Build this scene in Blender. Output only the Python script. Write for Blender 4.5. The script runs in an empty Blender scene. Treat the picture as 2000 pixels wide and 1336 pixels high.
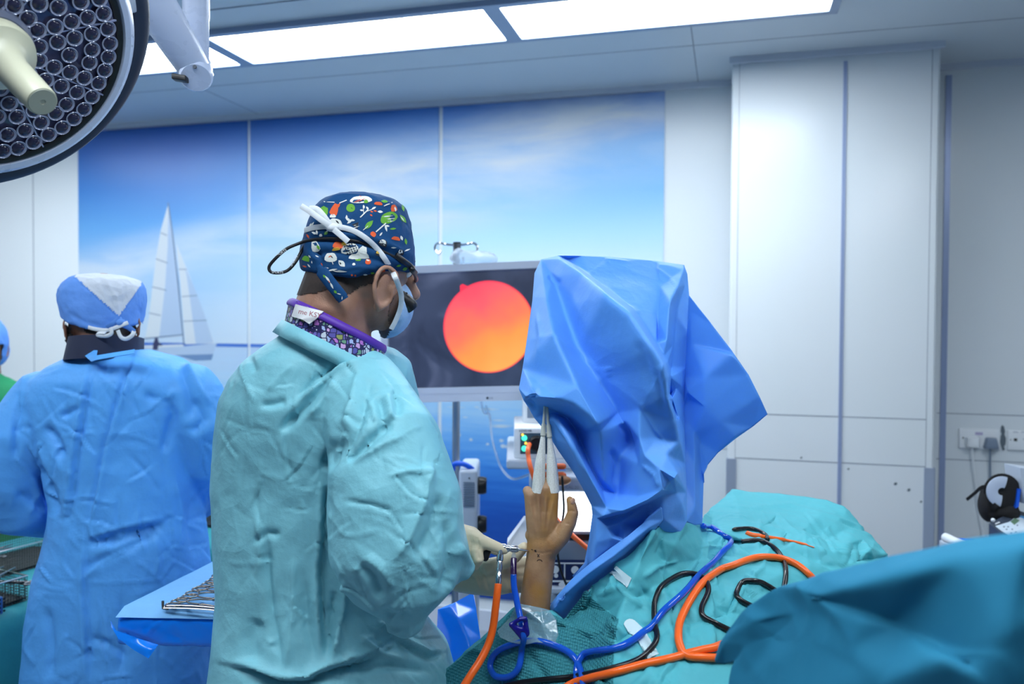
import bpy, bmesh, math, random
import numpy as np
from math import sin, cos, pi, radians, tan
from mathutils import Vector, Matrix, noise
from mathutils.bvhtree import BVHTree
from mathutils.geometry import delaunay_2d_cdt

SC = bpy.context.scene
COL = SC.collection
rnd = random.Random(7)

# ------------------------------------------------------------------ camera
FPX = 1556.0                       # focal length in pixels of the 2000x1336 frame (28 mm)
CAMP = Vector((0.0, 0.0, 1.5))
_t, _p, _r = radians(15.28), radians(1.215), radians(0.35)
_f0, _r0, _u0 = Vector((-sin(_t), cos(_t), 0)), Vector((cos(_t), sin(_t), 0)), Vector((0, 0, 1))
FW = (_f0*cos(_p) - _u0*sin(_p)).normalized()
_u1 = (_u0*cos(_p) + _f0*sin(_p)).normalized()
RT = (_r0*cos(_r) + _u1*sin(_r)).normalized()
UP = (_u1*cos(_r) - _r0*sin(_r)).normalized()
cam_d = bpy.data.cameras.new('camera')
cam = bpy.data.objects.new('camera', cam_d); COL.objects.link(cam)
m3 = Matrix((RT, UP, -FW)).transposed()
cam.matrix_world = Matrix.Translation(CAMP) @ m3.to_4x4()
cam_d.sensor_width = 36.0
cam_d.lens = FPX*36.0/2000.0
cam_d.clip_start = 0.02
cam_d.dof.use_dof = True
cam_d.dof.focus_distance = 1.5
cam_d.dof.aperture_fstop = 3.2
SC.camera = cam

# ------------------------------------------------------------------ world, exposure
w = bpy.data.worlds.new('world'); SC.world = w; w.use_nodes = True
w.node_tree.nodes['Background'].inputs[0].default_value = (0.80, 0.90, 1.0, 1)
w.node_tree.nodes['Background'].inputs[1].default_value = 0.3
SC.view_settings.view_transform = 'Standard'
SC.view_settings.look = 'None'
SC.view_settings.gamma = 1.0
SC.view_settings.use_curve_mapping = False
SC.view_settings.exposure = 1.2
PANEL_POWER = 8.0

# ------------------------------------------------------------------ pixel <-> place helpers
def P(px, py, Z):
    return CAMP + RT*((px-1000.0)/FPX*Z) + UP*((668.0-py)/FPX*Z) + FW*Z
def ray(px, py):
    return RT*((px-1000.0)/FPX) + UP*((668.0-py)/FPX) + FW
def on_y(px, py, Y):
    d = ray(px, py); return CAMP + d*((Y-CAMP.y)/d.y)
def on_z(px, py, z):
    d = ray(px, py); return CAMP + d*((z-CAMP.z)/d.z)
def on_plane(px, py, c, n):
    d = ray(px, py); return CAMP + d*((c-CAMP).dot(n)/d.dot(n))
_RT, _UP, _FW, _CP = (np.array(v) for v in (RT, UP, FW, CAMP))
def proj(v):
    q = np.asarray(v, float) - _CP
    Z = q@_FW
    return np.stack([1000+FPX*(q@_RT)/Z, 668-FPX*(q@_UP)/Z, Z], 1)
def px1(v):
    return proj([tuple(v)])[0]

# ------------------------------------------------------------------ materials
def C(r, g, b):
    f = lambda c: (c/255/12.92) if c/255 <= 0.04045 else ((c/255+0.055)/1.055)**2.4
    return (f(r), f(g), f(b), 1.0)
class NT:
    def __init__(s, name):
        s.m = bpy.data.materials.new(name); s.m.use_nodes = True
        s.t = s.m.node_tree; s.b = s.t.nodes['Principled BSDF']
    def n(s, kind, **kw):
        nd = s.t.nodes.new('ShaderNode'+kind)
        for k, v in kw.items():
            if k.startswith('i_'):
                k2 = k[2:]; nd.inputs[int(k2) if k2.isdigit() else k2.replace('_', ' ')].default_value = v
            else: setattr(nd, k, v)
        return nd
    def l(s, a, b): s.t.links.new(a, b)
    def math(s, op, a, b=None, clamp=False):
        nd = s.n('Math', operation=op, use_clamp=clamp)
        for i, x in enumerate((a, b)):
            if x is None: continue
            if hasattr(x, 'is_output'): s.l(x, nd.inputs[i])
            else: nd.inputs[i].default_value = x
        return nd.outputs[0]
    def mix(s, f, a, b):
        nd = s.n('Mix', data_type='RGBA')
        for i, x in ((0, f), (6, a), (7, b)):
            if hasattr(x, 'is_output'): s.l(x, nd.inputs[i])
            else: nd.inputs[i].default_value = x
        return nd.outputs[2]
    def ramp(s, fac, stops, interp='LINEAR'):
        nd = s.n('ValToRGB'); cr = nd.color_ramp; cr.interpolation = interp
        while len(cr.elements) < len(stops): cr.elements.new(0.5)
        for e, (p, c) in zip(cr.elements, stops): e.position = p; e.color = c
        s.l(fac, nd.inputs[0]); return nd.outputs[0]
    def set(s, **kw):
        for k, v in kw.items(): s.b.inputs[k.replace('_', ' ')].default_value = v
    def bump(s, h, strength=0.3, dist=0.01, prev=None):
        nd = s.n('Bump'); nd.inputs['Strength'].default_value = strength; nd.inputs['Distance'].default_value = dist
        s.l(h, nd.inputs['Height'])
        if prev is not None: s.l(prev, nd.inputs['Normal'])
        s.l(nd.outputs[0], s.b.inputs['Normal']); return nd.outputs[0]
def mat(name, c, rough=0.5, metal=0.0, spec=0.5, noise_amt=0.0, noise_scale=30, **kw):
    t = NT(name); t.set(Base_Color=c, Roughness=rough, Metallic=metal)
    t.b.inputs['Specular IOR Level'].default_value = spec
    tc = t.n('TexCoord'); nz = t.n('TexNoise', i_Scale=noise_scale, i_Detail=3.0); t.l(tc.outputs['Object'], nz.inputs['Vector'])
    if noise_amt:
        d = tuple(x*(1-noise_amt) for x in c[:3])+(1,)
        t.l(t.mix(nz.outputs[0], d, c), t.b.inputs['Base Color'])
    else:
        mr = t.n('MapRange', i_3=max(0, rough-0.04), i_4=min(1, rough+0.04)); t.l(nz.outputs[0], mr.inputs[0]); t.l(mr.outputs[0], t.b.inputs['Roughness'])
    for k, v in kw.items(): t.b.inputs[k.replace('_', ' ')].default_value = v
    return t.m
def emit(name, c, s):
    t = NT(name); t.set(Base_Color=c, Roughness=0.4, Emission_Color=c, Emission_Strength=s); return t.m
def cloth(name, c, rough=0.55, crumple=0.5, scale=9.0, weave=0.1, spec=0.35, tint=0.12, trans=0.0, dimple=0.0):
    t = NT(name); t.set(Roughness=rough); t.b.inputs['Specular IOR Level'].default_value = spec
    tc = t.n('TexCoord'); ob = tc.outputs['Object']
    wz = t.n('TexNoise', i_Scale=3.5, i_Detail=2.0); t.l(ob, wz.inputs['Vector'])
    mx = t.n('Mix', data_type='RGBA', blend_type='ADD'); mx.inputs[0].default_value = 0.22
    t.l(ob, mx.inputs[6]); t.l(wz.outputs['Color'], mx.inputs[7])
    v = t.n('TexVoronoi', feature='F1', i_Scale=scale); t.l(mx.outputs[2], v.inputs['Vector'])
    v2 = t.n('TexVoronoi', feature='F1', i_Scale=scale*2.7); t.l(mx.outputs[2], v2.inputs['Vector'])
    nz = t.n('TexNoise', i_Scale=scale*1.3, i_Detail=4.0, i_Roughness=0.6); t.l(ob, nz.inputs['Vector'])
    rm = t.n('TexNoise', noise_type='RIDGED_MULTIFRACTAL', i_Scale=scale*0.55, i_Detail=3.0, i_Roughness=0.5); t.l(mx.outputs[2], rm.inputs['Vector'])
    h = t.math('ADD', t.math('MULTIPLY', v.outputs['Distance'], 0.45), t.math('MULTIPLY', v2.outputs['Distance'], 0.25))
    h = t.math('ADD', h, t.math('MULTIPLY', nz.outputs[0], 0.5))
    h = t.math('ADD', h, t.math('MULTIPLY', rm.outputs[0], 0.22))
    b = t.bump(h, crumple, 0.018)
    fz = t.n('TexNoise', i_Scale=420.0, i_Detail=1.0); t.l(ob, fz.inputs['Vector'])
    if weave: b = t.bump(fz.outputs[0], weave, 0.002, b)
    if dimple:
        vd = t.n('TexVoronoi', feature='F1', i_Scale=230.0, i_Randomness=0.15); t.l(ob, vd.inputs['Vector'])
        t.bump(vd.outputs['Distance'], dimple, 0.004, b)
    c2 = tuple(x*(1-tint) for x in c[:3])+(1,)
    bz = t.n('TexNoise', i_Scale=60.0, i_Detail=5.0, i_Roughness=0.7); t.l(ob, bz.inputs['Vector'])
    cc = t.mix(bz.outputs[0], c2, c)
    if dimple:
        cc = t.mix(t.math('MULTIPLY', t.math('SUBTRACT', 0.62, vd.outputs['Distance'], clamp=True), 0.4), cc, tuple(min(1, x*2.0+0.05) for x in c[:3])+(1,))
    t.l(cc, t.b.inputs['Base Color'])
    if trans:
        tr = t.n('BsdfTranslucent'); t.l(cc, tr.inputs['Color'])
        ms = t.n('MixShader'); ms.inputs[0].default_value = trans
        t.l(t.b.outputs[0], ms.inputs[1]); t.l(tr.outputs[0], ms.inputs[2]); t.l(ms.outputs[0], t.t.nodes['Material Output'].inputs['Surface'])
    return t.m

# ------------------------------------------------------------------ mesh helpers
class M:
    """collects faces for ONE mesh object"""
    def __init__(s): s.v = []; s.f = []; s.mi = []; s.cur = 0; s.uv = None
    def add(s, vs, fs):
        o = len(s.v); s.v += [tuple(v) for v in vs]
        for f in fs: s.f.append(tuple(i+o for i in f)); s.mi.append(s.cur)
        return s
    def box(s, c, size, ax=None, bev=0.0):
        ax = ax or (Vector((1, 0, 0)), Vector((0, 1, 0)), Vector((0, 0, 1)))
        c = Vector(c); h = [x/2 for x in size]
        if bev <= 0:
            vs = [c+ax[0]*(h[0]*i)+ax[1]*(h[1]*j)+ax[2]*(h[2]*k) for i in (-1, 1) for j in (-1, 1) for k in (-1, 1)]
            return s.add(vs, [(0, 1, 3, 2), (4, 6, 7, 5), (0, 4, 5, 1), (2, 3, 7, 6), (0, 2, 6, 4), (1, 5, 7, 3)])
        b = bmesh.new(); bmesh.ops.create_cube(b, size=1.0)
        for v in b.verts: v.co = Vector((v.co.x*size[0], v.co.y*size[1], v.co.z*size[2]))
        bmesh.ops.bevel(b, geom=list(b.edges), offset=min(bev, min(size)*0.45), segments=3, profile=0.5, affect='EDGES')
        b.verts.ensure_lookup_table()
        s.add([c+ax[0]*v.co.x+ax[1]*v.co.y+ax[2]*v.co.z for v in b.verts], [[v.index for v in f.verts] for f in b.faces]); b.free(); return s
    def tube(s, pts, r, n=12, caps=True, up=None, flat=1.0, closed=False):
        pts = [Vector(p) for p in pts]; k = len(pts)
        rs = r if isinstance(r, (list, tuple)) else [r]*k
        if len(rs) != k and not isinstance(rs[0], (list, tuple)): rs = [float(x) for x in np.interp(np.linspace(0, 1, k), np.linspace(0, 1, len(rs)), rs)]
        o = len(s.v); prev = None
        for i, p in enumerate(pts):
            if closed: t = pts[(i+1) % k]-pts[i-1]
            else: t = (pts[min(i+1, k-1)]-pts[max(i-1, 0)])
            t = t.normalized() if t.length > 1e-9 else Vector((0, 0, 1))
            if prev is None:
                a = Vector(up) if up else (Vector((0, 0, 1)) if abs(t.z) < 0.9 else Vector((1, 0, 0)))
            else: a = prev
            a = (a - t*a.dot(t))
            a = a.normalized() if a.length > 1e-6 else t.orthogonal().normalized()
            prev = a; b = t.cross(a)
            ri = rs[i]; ra, rb = ri if isinstance(ri, (tuple, list)) else (ri*flat, ri)
            for j in range(n):
                an = 2*pi*j/n; s.v.append(tuple(p+a*(cos(an)*ra)+b*(sin(an)*rb)))
        rng = range(k) if closed else range(k-1)
        for i in rng:
            i2 = (i+1) % k
            for j in range(n):
                s.f.append((o+i*n+j, o+i*n+(j+1) % n, o+i2*n+(j+1) % n, o+i2*n+j)); s.mi.append(s.cur)
        if caps and not closed:
            s.f.append(tuple(o+j for j in range(n))[::-1]); s.mi.append(s.cur)
            s.f.append(tuple(o+(k-1)*n+j for j in range(n))); s.mi.append(s.cur)
        return s
    def lathe(s, c, axis, prof, n=32, up=None):
        """prof: (r, h) along axis; closes ends whose r is ~0"""
        c = Vector(c); axis = Vector(axis).normalized(); a = axis.orthogonal().normalized(); b = axis.cross(a); o = len(s.v)
        for r, h in prof:
            for j in range(n):
                an = 2*pi*j/n; s.v.append(tuple(c+axis*h+(a*cos(an)+b*sin(an))*max(r, 1e-5)))
        for i in range(len(prof)-1):
            for j in range(n):
                s.f.append((o+i*n+j, o+i*n+(j+1) % n, o+(i+1)*n+(j+1) % n, o+(i+1)*n+j)); s.mi.append(s.cur)
        return s
    def prism(s, pts, d):
        """polygon pts (3D, planar) extruded by vector d"""
        n = len(pts); d = Vector(d); v = [Vector(p) for p in pts]
        s.add(v+[p+d for p in v], [tuple(range(n))[::-1], tuple(range(n, 2*n))]+[(i, (i+1) % n, (i+1) % n+n, i+n) for i in range(n)]); return s
    def ellipsoid(s, c, r, ax=None, n=20, m=12):
        ax = ax or (Vector((1, 0, 0)), Vector((0, 1, 0)), Vector((0, 0, 1))); c = Vector(c); o = len(s.v)
        for i in range(m+1):
            th = pi*i/m
            for j in range(n):
                ph = 2*pi*j/n
                s.v.append(tuple(c+ax[0]*(r[0]*max(sin(th), 1e-4)*cos(ph))+ax[1]*(r[1]*max(sin(th), 1e-4)*sin(ph))+ax[2]*(r[2]*cos(th))))
        for i in range(m):
            for j in range(n): s.f.append((o+i*n+j, o+(i+1)*n+j, o+(i+1)*n+(j+1) % n, o+i*n+(j+1) % n)); s.mi.append(s.cur)
        return s
    def capsule(s, pts, rs, n=14, up=None):
        """tapered limb with rounded ends"""
        pts = [Vector(p) for p in pts]; rs = [r if isinstance(r, (tuple, list)) else (r, r) for r in rs]
        d0 = (pts[0]-pts[1]).normalized(); d1 = (pts[-1]-pts[-2]).normalized()
        A, R = [], []
        for a in (80, 55, 28):
            A.append(pts[0]+d0*(min(rs[0])*sin(radians(a)))); R.append(tuple(x*cos(radians(a)) for x in rs[0]))
        A += pts; R += rs
        for a in (28, 55, 80):
            A.append(pts[-1]+d1*(min(rs[-1])*sin(radians(a)))); R.append(tuple(x*cos(radians(a)) for x in rs[-1]))
        return s.tube(A, R, n, True, up)

ORG = {}
def link(name, me, parent=None, at=None):
    o = bpy.data.objects.new(name, me); COL.objects.link(o)
    if parent is not None:
        o.parent = parent; ORG[o.name] = ORG[parent.name]
    else:
        ORG[o.name] = Vector(at) if at is not None else Vector((0, 0, 0)); o.location = ORG[o.name]
    return o
def obj(name, m, mats, parent=None, smooth=35, at=None):
    """one mesh object; world coordinates are made local to its root"""
    vs = np.array([tuple(v) for v in m.v], float)
    if parent is not None: at = ORG[parent.name]
    elif at is None:
        at = Vector(((vs[:, 0].min()+vs[:, 0].max())/2, (vs[:, 1].min()+vs[:, 1].max())/2, vs[:, 2].min()))
    me = bpy.data.meshes.new(name)
    me.from_pydata((vs-np.array(at)).tolist(), [], [list(f) for f in m.f])
    mats = mats if isinstance(mats, (list, tuple)) else [mats]
    for x in mats: me.materials.append(x)
    me.polygons.foreach_set('material_index', m.mi)
    if m.uv is not None:
        uvl = me.uv_layers.new(name='UVMap')
        for lp in me.loops: uvl.data[lp.index].uv = m.uv[lp.vertex_index]
    b = bmesh.new(); b.from_mesh(me); bmesh.ops.remove_doubles(b, verts=b.verts, dist=1e-6)
    if m.uv is None: bmesh.ops.recalc_face_normals(b, faces=b.faces)
    b.to_mesh(me); b.free()
    if smooth is not None:
        me.polygons.foreach_set('use_smooth', [True]*len(me.polygons))
        if smooth < 180: me.set_sharp_from_angle(angle=radians(smooth))
    me.update()
    return link(name, me, parent, at)
def tag(o, label=None, cat=None, group=None, kind=None):
    for k, v in (('label', label), ('category', cat), ('group', group), ('kind', kind)):
        if v: o[k] = v
    return o
def root(name, loc, label, cat, group=None):
    o = bpy.data.objects.new(name, None); COL.objects.link(o); o.empty_display_size = 0.05
    o.location = loc; ORG[o.name] = Vector(loc); return tag(o, label, cat, group)
def struct(name, m, mats, smooth=35):
    return tag(obj(name, m, mats, None, smooth), kind='structure')

# --- organic surfaces -------------------------------------------------
def mesh_np(me):
    v = np.empty(len(me.vertices)*3); me.vertices.foreach_get('co', v)
    return v.reshape(-1, 3)
def remesh(m, voxel):
    me = bpy.data.meshes.new('tmp'); me.from_pydata([tuple(v) for v in m.v], [], [list(f) for f in m.f])
    o = bpy.data.objects.new('tmp', me); COL.objects.link(o)
    md = o.modifiers.new('r', 'REMESH'); md.mode = 'VOXEL'; md.voxel_size = voxel; md.adaptivity = 0
    dg = bpy.context.evaluated_depsgraph_get(); me2 = bpy.data.meshes.new_from_object(o.evaluated_get(dg))
    V = mesh_np(me2); Fq = [tuple(p.vertices) for p in me2.polygons]
    bpy.data.objects.remove(o); bpy.data.meshes.remove(me); bpy.data.meshes.remove(me2)
    return V, Fq
def edges_of(Fq):
    a = []
    for f in Fq:
        n = len(f)
        for i in range(n): a.append((f[i], f[(i+1) % n]))
    e = np.sort(np.array(a), 1); return np.unique(e, axis=0)
def smooth(V, Fq, it=5, lam=0.5, pin=None, E=None):
    E = edges_of(Fq) if E is None else E; V = V.copy(); n = len(V)
    deg = np.bincount(E.ravel(), minlength=n).astype(float)[:, None]; deg[deg == 0] = 1
    for _ in range(it):
        S = np.zeros_like(V)
        for k in range(3):
            S[:, k] = np.bincount(E[:, 0], V[E[:, 1], k], n)+np.bincount(E[:, 1], V[E[:, 0], k], n)
        D = (S/deg-V)*lam
        if pin is not None: D[pin] = 0
        V += D
    return V
def normals(V, Fq):
    N = np.zeros_like(V)
    for k in (3, 4):
        f = np.array([x for x in Fq if len(x) == k])
        if len(f) == 0: continue
        a = np.cross(V[f[:, 1]]-V[f[:, 0]], V[f[:, 2]]-V[f[:, 0]]) if k == 3 else np.cross(V[f[:, 2]]-V[f[:, 0]], V[f[:, 3]]-V[f[:, 1]])
        for i in range(k): np.add.at(N, f[:, i], a)
    return N/np.maximum(np.linalg.norm(N, axis=1, keepdims=True), 1e-12)
def poly_dist(q, pl):
    """distance, signed side, and position along polyline pl for 2D points q"""
    best = np.full(len(q), 1e9); side = np.zeros(len(q)); along = np.zeros(len(q)); L = 0
    for a, b in zip(pl[:-1], pl[1:]):
        a = np.array(a, float); b = np.array(b, float); d = b-a; l = np.hypot(*d)
        if l < 1e-6: continue
        t = np.clip(((q-a)@d)/l**2, 0, 1); c = a+t[:, None]*d; dd = np.hypot(*(q-c).T)
        s = d[0]*(q[:, 1]-a[1])-d[1]*(q[:, 0]-a[0])
        k = dd < best; best[k] = dd[k]; side[k] = np.sign(s[k]); along[k] = (L+t[k]*l); L += l
    return best, side, along/max(L, 1e-6)
def creases(V, Fq, lst, it=1, zmax=None):
    """fold lines given where they are seen: ('r'idge|'v'alley|'s'tep, amplitude m, width px, [(px,py)...])"""
    N = normals(V, Fq); pr = proj(V); q = pr[:, :2]
    toc = _CP-V; toc /= np.linalg.norm(toc, axis=1, keepdims=True)
    face = np.clip((N*toc).sum(1)*3.0, 0, 1)
    D = np.zeros(len(V))
    for kind, amp, wd, pl in lst:
        d, s, al = poly_dist(q, pl); x = d/wd
        ends = np.clip(np.minimum(al, 1-al)/0.18, 0.12, 1)
        if kind == 'r': g = np.exp(-x*1.5)
        elif kind == 'v': g = -np.exp(-x*x)
        elif kind == 'b': g = np.exp(-x*x)
        elif kind == 's': g = s*np.minimum(x*2.2, 1)*np.exp(-np.maximum(x-0.45, 0)*1.3)   # high on the right-hand side of the direction
        D += amp*ends*g*face
    return V+N*D[:, None]
def auto_creases(V, Fq, n, box, seed, amp=.0032, wd=4.2):
    """many small crisp creases in random places, mostly falling, some crossing"""
    r_ = random.Random(seed); L = []
    for k in range(n):
        x, y = r_.uniform(box[0], box[2]), r_.uniform(box[1], box[3]); a = r_.gauss(1.35, .55) if k % 3 else r_.gauss(.1, .5); l = r_.uniform(30, 130); b = r_.uniform(-.22, .22)
        p = [(x, y), (x+cos(a)*l*.5, y+sin(a)*l*.5), (x+cos(a+b)*l, y+sin(a+b)*l)]
        L.append((r_.choice('rssrv'), amp*r_.uniform(.4, 1.15)*r_.choice((1, -1) if k % 2 else (1,)), wd*r_.uniform(.7, 1.6), p))
    return creases(V, Fq, L)
def crumple(V, Fq, amp, scale, seed=0.0, stretch=(1, 1, 1)):
    N = normals(V, Fq); o = Vector((seed*7.3, seed*3.1, seed))
    d = np.array([1-abs(noise.noise(Vector((p[0]*scale*stretch[0], p[1]*scale*stretch[1], p[2]*scale*stretch[2]))+o))*2.2
                  + 0.45*(1-abs(noise.noise(Vector((p[0], p[1], p[2]))*scale*2.3+o))*2.2) for p in V])
    return V+N*(d*amp)[:, None]
def from_vf(V, Fq):
    m = M(); m.v = [tuple(x) for x in V]; m.f = list(Fq); m.mi = [0]*len(m.f); return m
def tri_sub(V, T):
    T = np.asarray(T); e = np.sort(np.concatenate([T[:, [0, 1]], T[:, [1, 2]], T[:, [2, 0]]]), 1)
    u, inv = np.unique(e, axis=0, return_inverse=True); inv = inv.ravel(); n = len(T)
    mid = (V[u[:, 0]]+V[u[:, 1]])/2; o = len(V); a, b, c = inv[:n]+o, inv[n:2*n]+o, inv[2*n:]+o
    T2 = np.concatenate([np.stack([T[:, 0], a, c], 1), np.stack([a, T[:, 1], b], 1), np.stack([c, b, T[:, 2]], 1), np.stack([a, b, c], 1)])
    return np.concatenate([V, mid]), T2
def boundary(T):
    T = np.asarray(T); e = np.sort(np.concatenate([T[:, [0, 1]], T[:, [1, 2]], T[:, [2, 0]]]), 1)
    u, c = np.unique(e, axis=0, return_counts=True); return u[c == 1]
def sheet(outline, folds=(), pts=(), sub=3, sm=(2, 2, 2), maxarea=None):
    """folded cloth: outline and fold lines carry (px, py, depth); flat facets between the folds, edges softened"""
    co, ed = [], []
    def addp(p): co.append(p); return len(co)-1
    ids = [addp(p) for p in outline]; n = len(ids); face = list(ids)
    for i in range(n): ed.append((ids[i], ids[(i+1) % n]))
    for fl in folds:
        k = [addp(p) for p in fl]
        ed += list(zip(k[:-1], k[1:]))
    for p in pts: addp(p)
    r = delaunay_2d_cdt([Vector((p[0], p[1])) for p in co], ed, [face], 1, 0.5)
    V, T = [], []
    for i, v in enumerate(r[0]):
        o = r[3][i]; z = [co[k][2] for k in o]
        if z: V.append(P(v.x, v.y, sum(z)/len(z)))
        else:
            w_ = [(1/(((c[0]-v.x)**2+(c[1]-v.y)**2)+1), c[2]) for c in co]; w_.sort(reverse=True); w_ = w_[:3]
            V.append(P(v.x, v.y, sum(a*b for a, b in w_)/sum(a for a, b in w_)))
    for f in r[2]:
        for i in range(1, len(f)-1): T.append((f[0], f[i], f[i+1]))
    V = np.array([tuple(v) for v in V]); T = np.array(T)
    for k in range(sub):
        V, T = tri_sub(V, T)
        if k < len(sm) and sm[k]:
            pin = np.unique(boundary(T)); V = smooth(V, [tuple(t) for t in T], sm[k], 0.5, pin)
    Q = proj(V)
    a = V[T[:, 1]]-V[T[:, 0]]; b = V[T[:, 2]]-V[T[:, 0]]; nn = np.cross(a, b)
    fl = (nn*(_CP-V[T[:, 0]])).sum(1) < 0; T[fl] = T[fl][:, ::-1]
    return V, T
def thick(V, T, d):
    """give a sheet a thickness d along -normals"""
    T = np.asarray(T); N = normals(V, [tuple(t) for t in T]); n = len(V)
    B = boundary(T); tri_e = {}
    for t in T:
        for i in range(3): tri_e[(t[i], t[(i+1) % 3])] = 1
    W = np.concatenate([V, V-N*d]); F_ = [tuple(t) for t in T]+[tuple(t[::-1]+n) for t in T]
    for a, b in B:
        if (a, b) not in tri_e: a, b = b, a
        F_.append((b, a, a+n, b+n))
    return W, F_
def spl(pts, k=8, closed=False):
    """Catmull-Rom through pts (any dimension)"""
    p = [np.array(tuple(x), float) for x in pts]; n = len(p); out = []
    rng = range(n) if closed else range(n-1)
    for i in rng:
        if closed: a, b, c, d = p[i-1], p[i], p[(i+1) % n], p[(i+2) % n]
        else: a, b, c, d = p[max(i-1, 0)], p[i], p[i+1], p[min(i+2, n-1)]
        for j in range(k):
            t = j/k; out.append(0.5*((2*b)+(c-a)*t+(2*a-5*b+4*c-d)*t*t+(3*b-a-3*c+d)*t**3))
    if not closed: out.append(p[-1])
    return out
def resamp(pl, n):
    p = np.array(pl, float); s = np.concatenate([[0], np.cumsum(np.hypot(*np.diff(p[:, :2], axis=0).T))]); t = np.linspace(0, s[-1], n)
    return np.stack([np.interp(t, s, p[:, k]) for k in range(p.shape[1])], 1)
def bvh(*vfs):
    V, F_ = [], []
    for v, f in vfs:
        o = len(V); V += [Vector(x) for x in v]; F_ += [tuple(int(i)+o for i in t) for t in f]
    return BVHTree.FromPolygons(V, F_)
def hit(tree, px, py, lift=0.0, default=None):
    d = ray(px, py).normalized(); loc, nrm, i, dist = tree.ray_cast(CAMP, d)
    if loc is None: return default
    if nrm.dot(d) > 0: nrm = -nrm
    return loc + nrm*lift
# ================================================================== SETTING
YW, YC, ZC = 3.72, 3.42, 2.60      # mural wall, pillar face, ceiling
XL, XR, YF = -5.6, 3.2, -3.2
m_wall = mat('white_wall_panel', C(222, 228, 232), 0.32, spec=0.4)
m_ceil = mat('white_ceiling_panel', C(205, 213, 220), 0.5)
m_floor = mat('grey_vinyl_floor', C(140, 150, 162), 0.3, noise_amt=0.12, noise_scale=60)
m_joint = mat('panel_joint', C(120, 130, 145), 0.6)
m_strip = mat('blue_grey_seam_strip', C(150, 165, 200), 0.35, 0.25)
m_trim = mat('pale_trim', C(205, 212, 225), 0.4)
m_steel = mat('brushed_steel', C(165, 172, 182), 0.32, 0.85)
m_chrome = mat('polished_steel', C(215, 218, 222), 0.14, 1.0)
m_white = mat('white_plastic', C(232, 236, 240), 0.3)
m_lgrey = mat('light_grey_plastic', C(188, 198, 212), 0.38)
m_grey = mat('grey_plastic', C(120, 135, 155), 0.42)
m_dgrey = mat('dark_grey_plastic', C(62, 72, 88), 0.42)
m_black = mat('black_plastic', C(16, 17, 20), 0.4)
m_blackf = mat('black_fabric', C(26, 25, 27), 0.85, noise_amt=0.3)
m_blue = mat('blue_plastic', C(20, 95, 225), 0.3)

struct('floor', M().box(((XL+XR)/2, (YF+YW)/2, -0.03), (XR-XL+.4, YW-YF+.4, 0.06)), m_floor)
struct('ceiling', M().box(((XL+XR)/2, (YF+YW)/2, ZC+0.03), (XR-XL+.4, YW-YF+.4, 0.06)), m_ceil)
struct('wall_back', M().box(((XL+XR)/2, YW+0.05, ZC/2), (XR-XL, 0.1, ZC)), m_wall)
m_wallb = mat('blue_grey_wall_panel', C(120, 138, 155), 0.4)  # for the unseen front wall, darkened to cut bounced fill light
struct('wall_front', M().box(((XL+XR)/2, YF-0.05, ZC/2), (XR-XL, 0.1, ZC)), m_wallb)
struct('wall_left', M().box((XL-0.05, (YF+YW)/2, ZC/2), (0.1, YW-YF, ZC)), m_wall)
struct('wall_right', M().box((XR+0.05, (YF+YW)/2, ZC/2), (0.1, YW-YF, ZC)), m_wall)
CX0, CX1 = -0.003, 0.774
struct('wall_pillar', M().box(((CX0+CX1)/2, (YC+YW)/2, ZC/2), (CX1-CX0, YW-YC, ZC), bev=0.012), m_wall)
# seams and strips
def trim(k, m, mt): return struct('trim_%d' % k, m, mt)
trim(1, M().box((0.431, YC-0.001, ZC/2-.02), (0.014, 0.008, ZC-.05)), m_strip)
trim(2, M().box((0.872, YW-0.003, ZC/2-.02), (0.022, 0.010, ZC-.05)), m_strip)
t3 = M()
for z in (1.141, 0.956): t3.box(((CX0+CX1)/2, YC, z), (CX1-CX0-.06, 0.002, 0.003))
for x in (CX0+0.03, CX1-0.03): t3.box((x, YC, ZC/2), (0.0016, 0.002, ZC-.04))
for z in (1.139, 0.945): t3.box((2.0, YW, z), (2.3, 0.002, 0.003))
for x in (-3.885, -4.95): t3.box((x, YW, ZC/2), (0.004, 0.002, ZC))
for z in (1.139, 0.945): t3.box((-0.14, YW, z), (0.27, 0.002, 0.003))
trim(3, t3, m_joint)
t4 = M()                                     # cornice strips
t4.box(((XL+CX0)/2, YW-0.012, ZC-0.012), (CX0-XL, 0.024, 0.024)); t4.box(((XR+CX1)/2, YW-0.012, ZC-0.012), (XR-CX1, 0.024, 0.024))
t4.box(((CX0+CX1)/2, YC-0.010, ZC-0.012), (CX1-CX0+.02, 0.022, 0.024))
trim(4, t4, m_trim)
t5 = M()                                     # metal corner guards
for x, s in ((CX0, 1), (CX1, -1)):
    t5.box((x+s*0.017, YC-0.002, 0.476), (0.036, 0.005, 0.952)); t5.box((x-s*0.002, YC+0.02, 0.476), (0.005, 0.045, 0.952))
trim(5, t5, mat('corner_guard_aluminium', C(158, 170, 190), .4, .3))
t6 = M()                                     # paint chips on the pillar
for px, py, r in ((1749, 945, 3), (1775, 957, 3), (1657, 916, 2), (1565, 894, 2), (1799, 980, 2)):
    c = on_y(px, py, YC-.0008); q = r/FPX*3.2
    t6.prism([c+Vector((cos(a)*q*(1+.3*sin(a*2)), 0, sin(a)*q)) for a in np.linspace(0, 2*pi, 9)[:-1]], (0, -.0006, 0))
c = [on_y(a, b, YW-.0006) for a, b in ((1957, 830), (1961, 833), (1963, 842), (1962, 849), (1965, 856), (1964, 868), (1961, 872), (1963, 878), (1958, 881), (1955, 872), (1953, 864), (1954, 852), (1956, 848), (1954, 842), (1955, 834))]
t6.prism(c, (0, -.0006, 0))
trim(6, t6, mat('bare_plaster_grey', C(96, 108, 118), 0.8))
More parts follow.
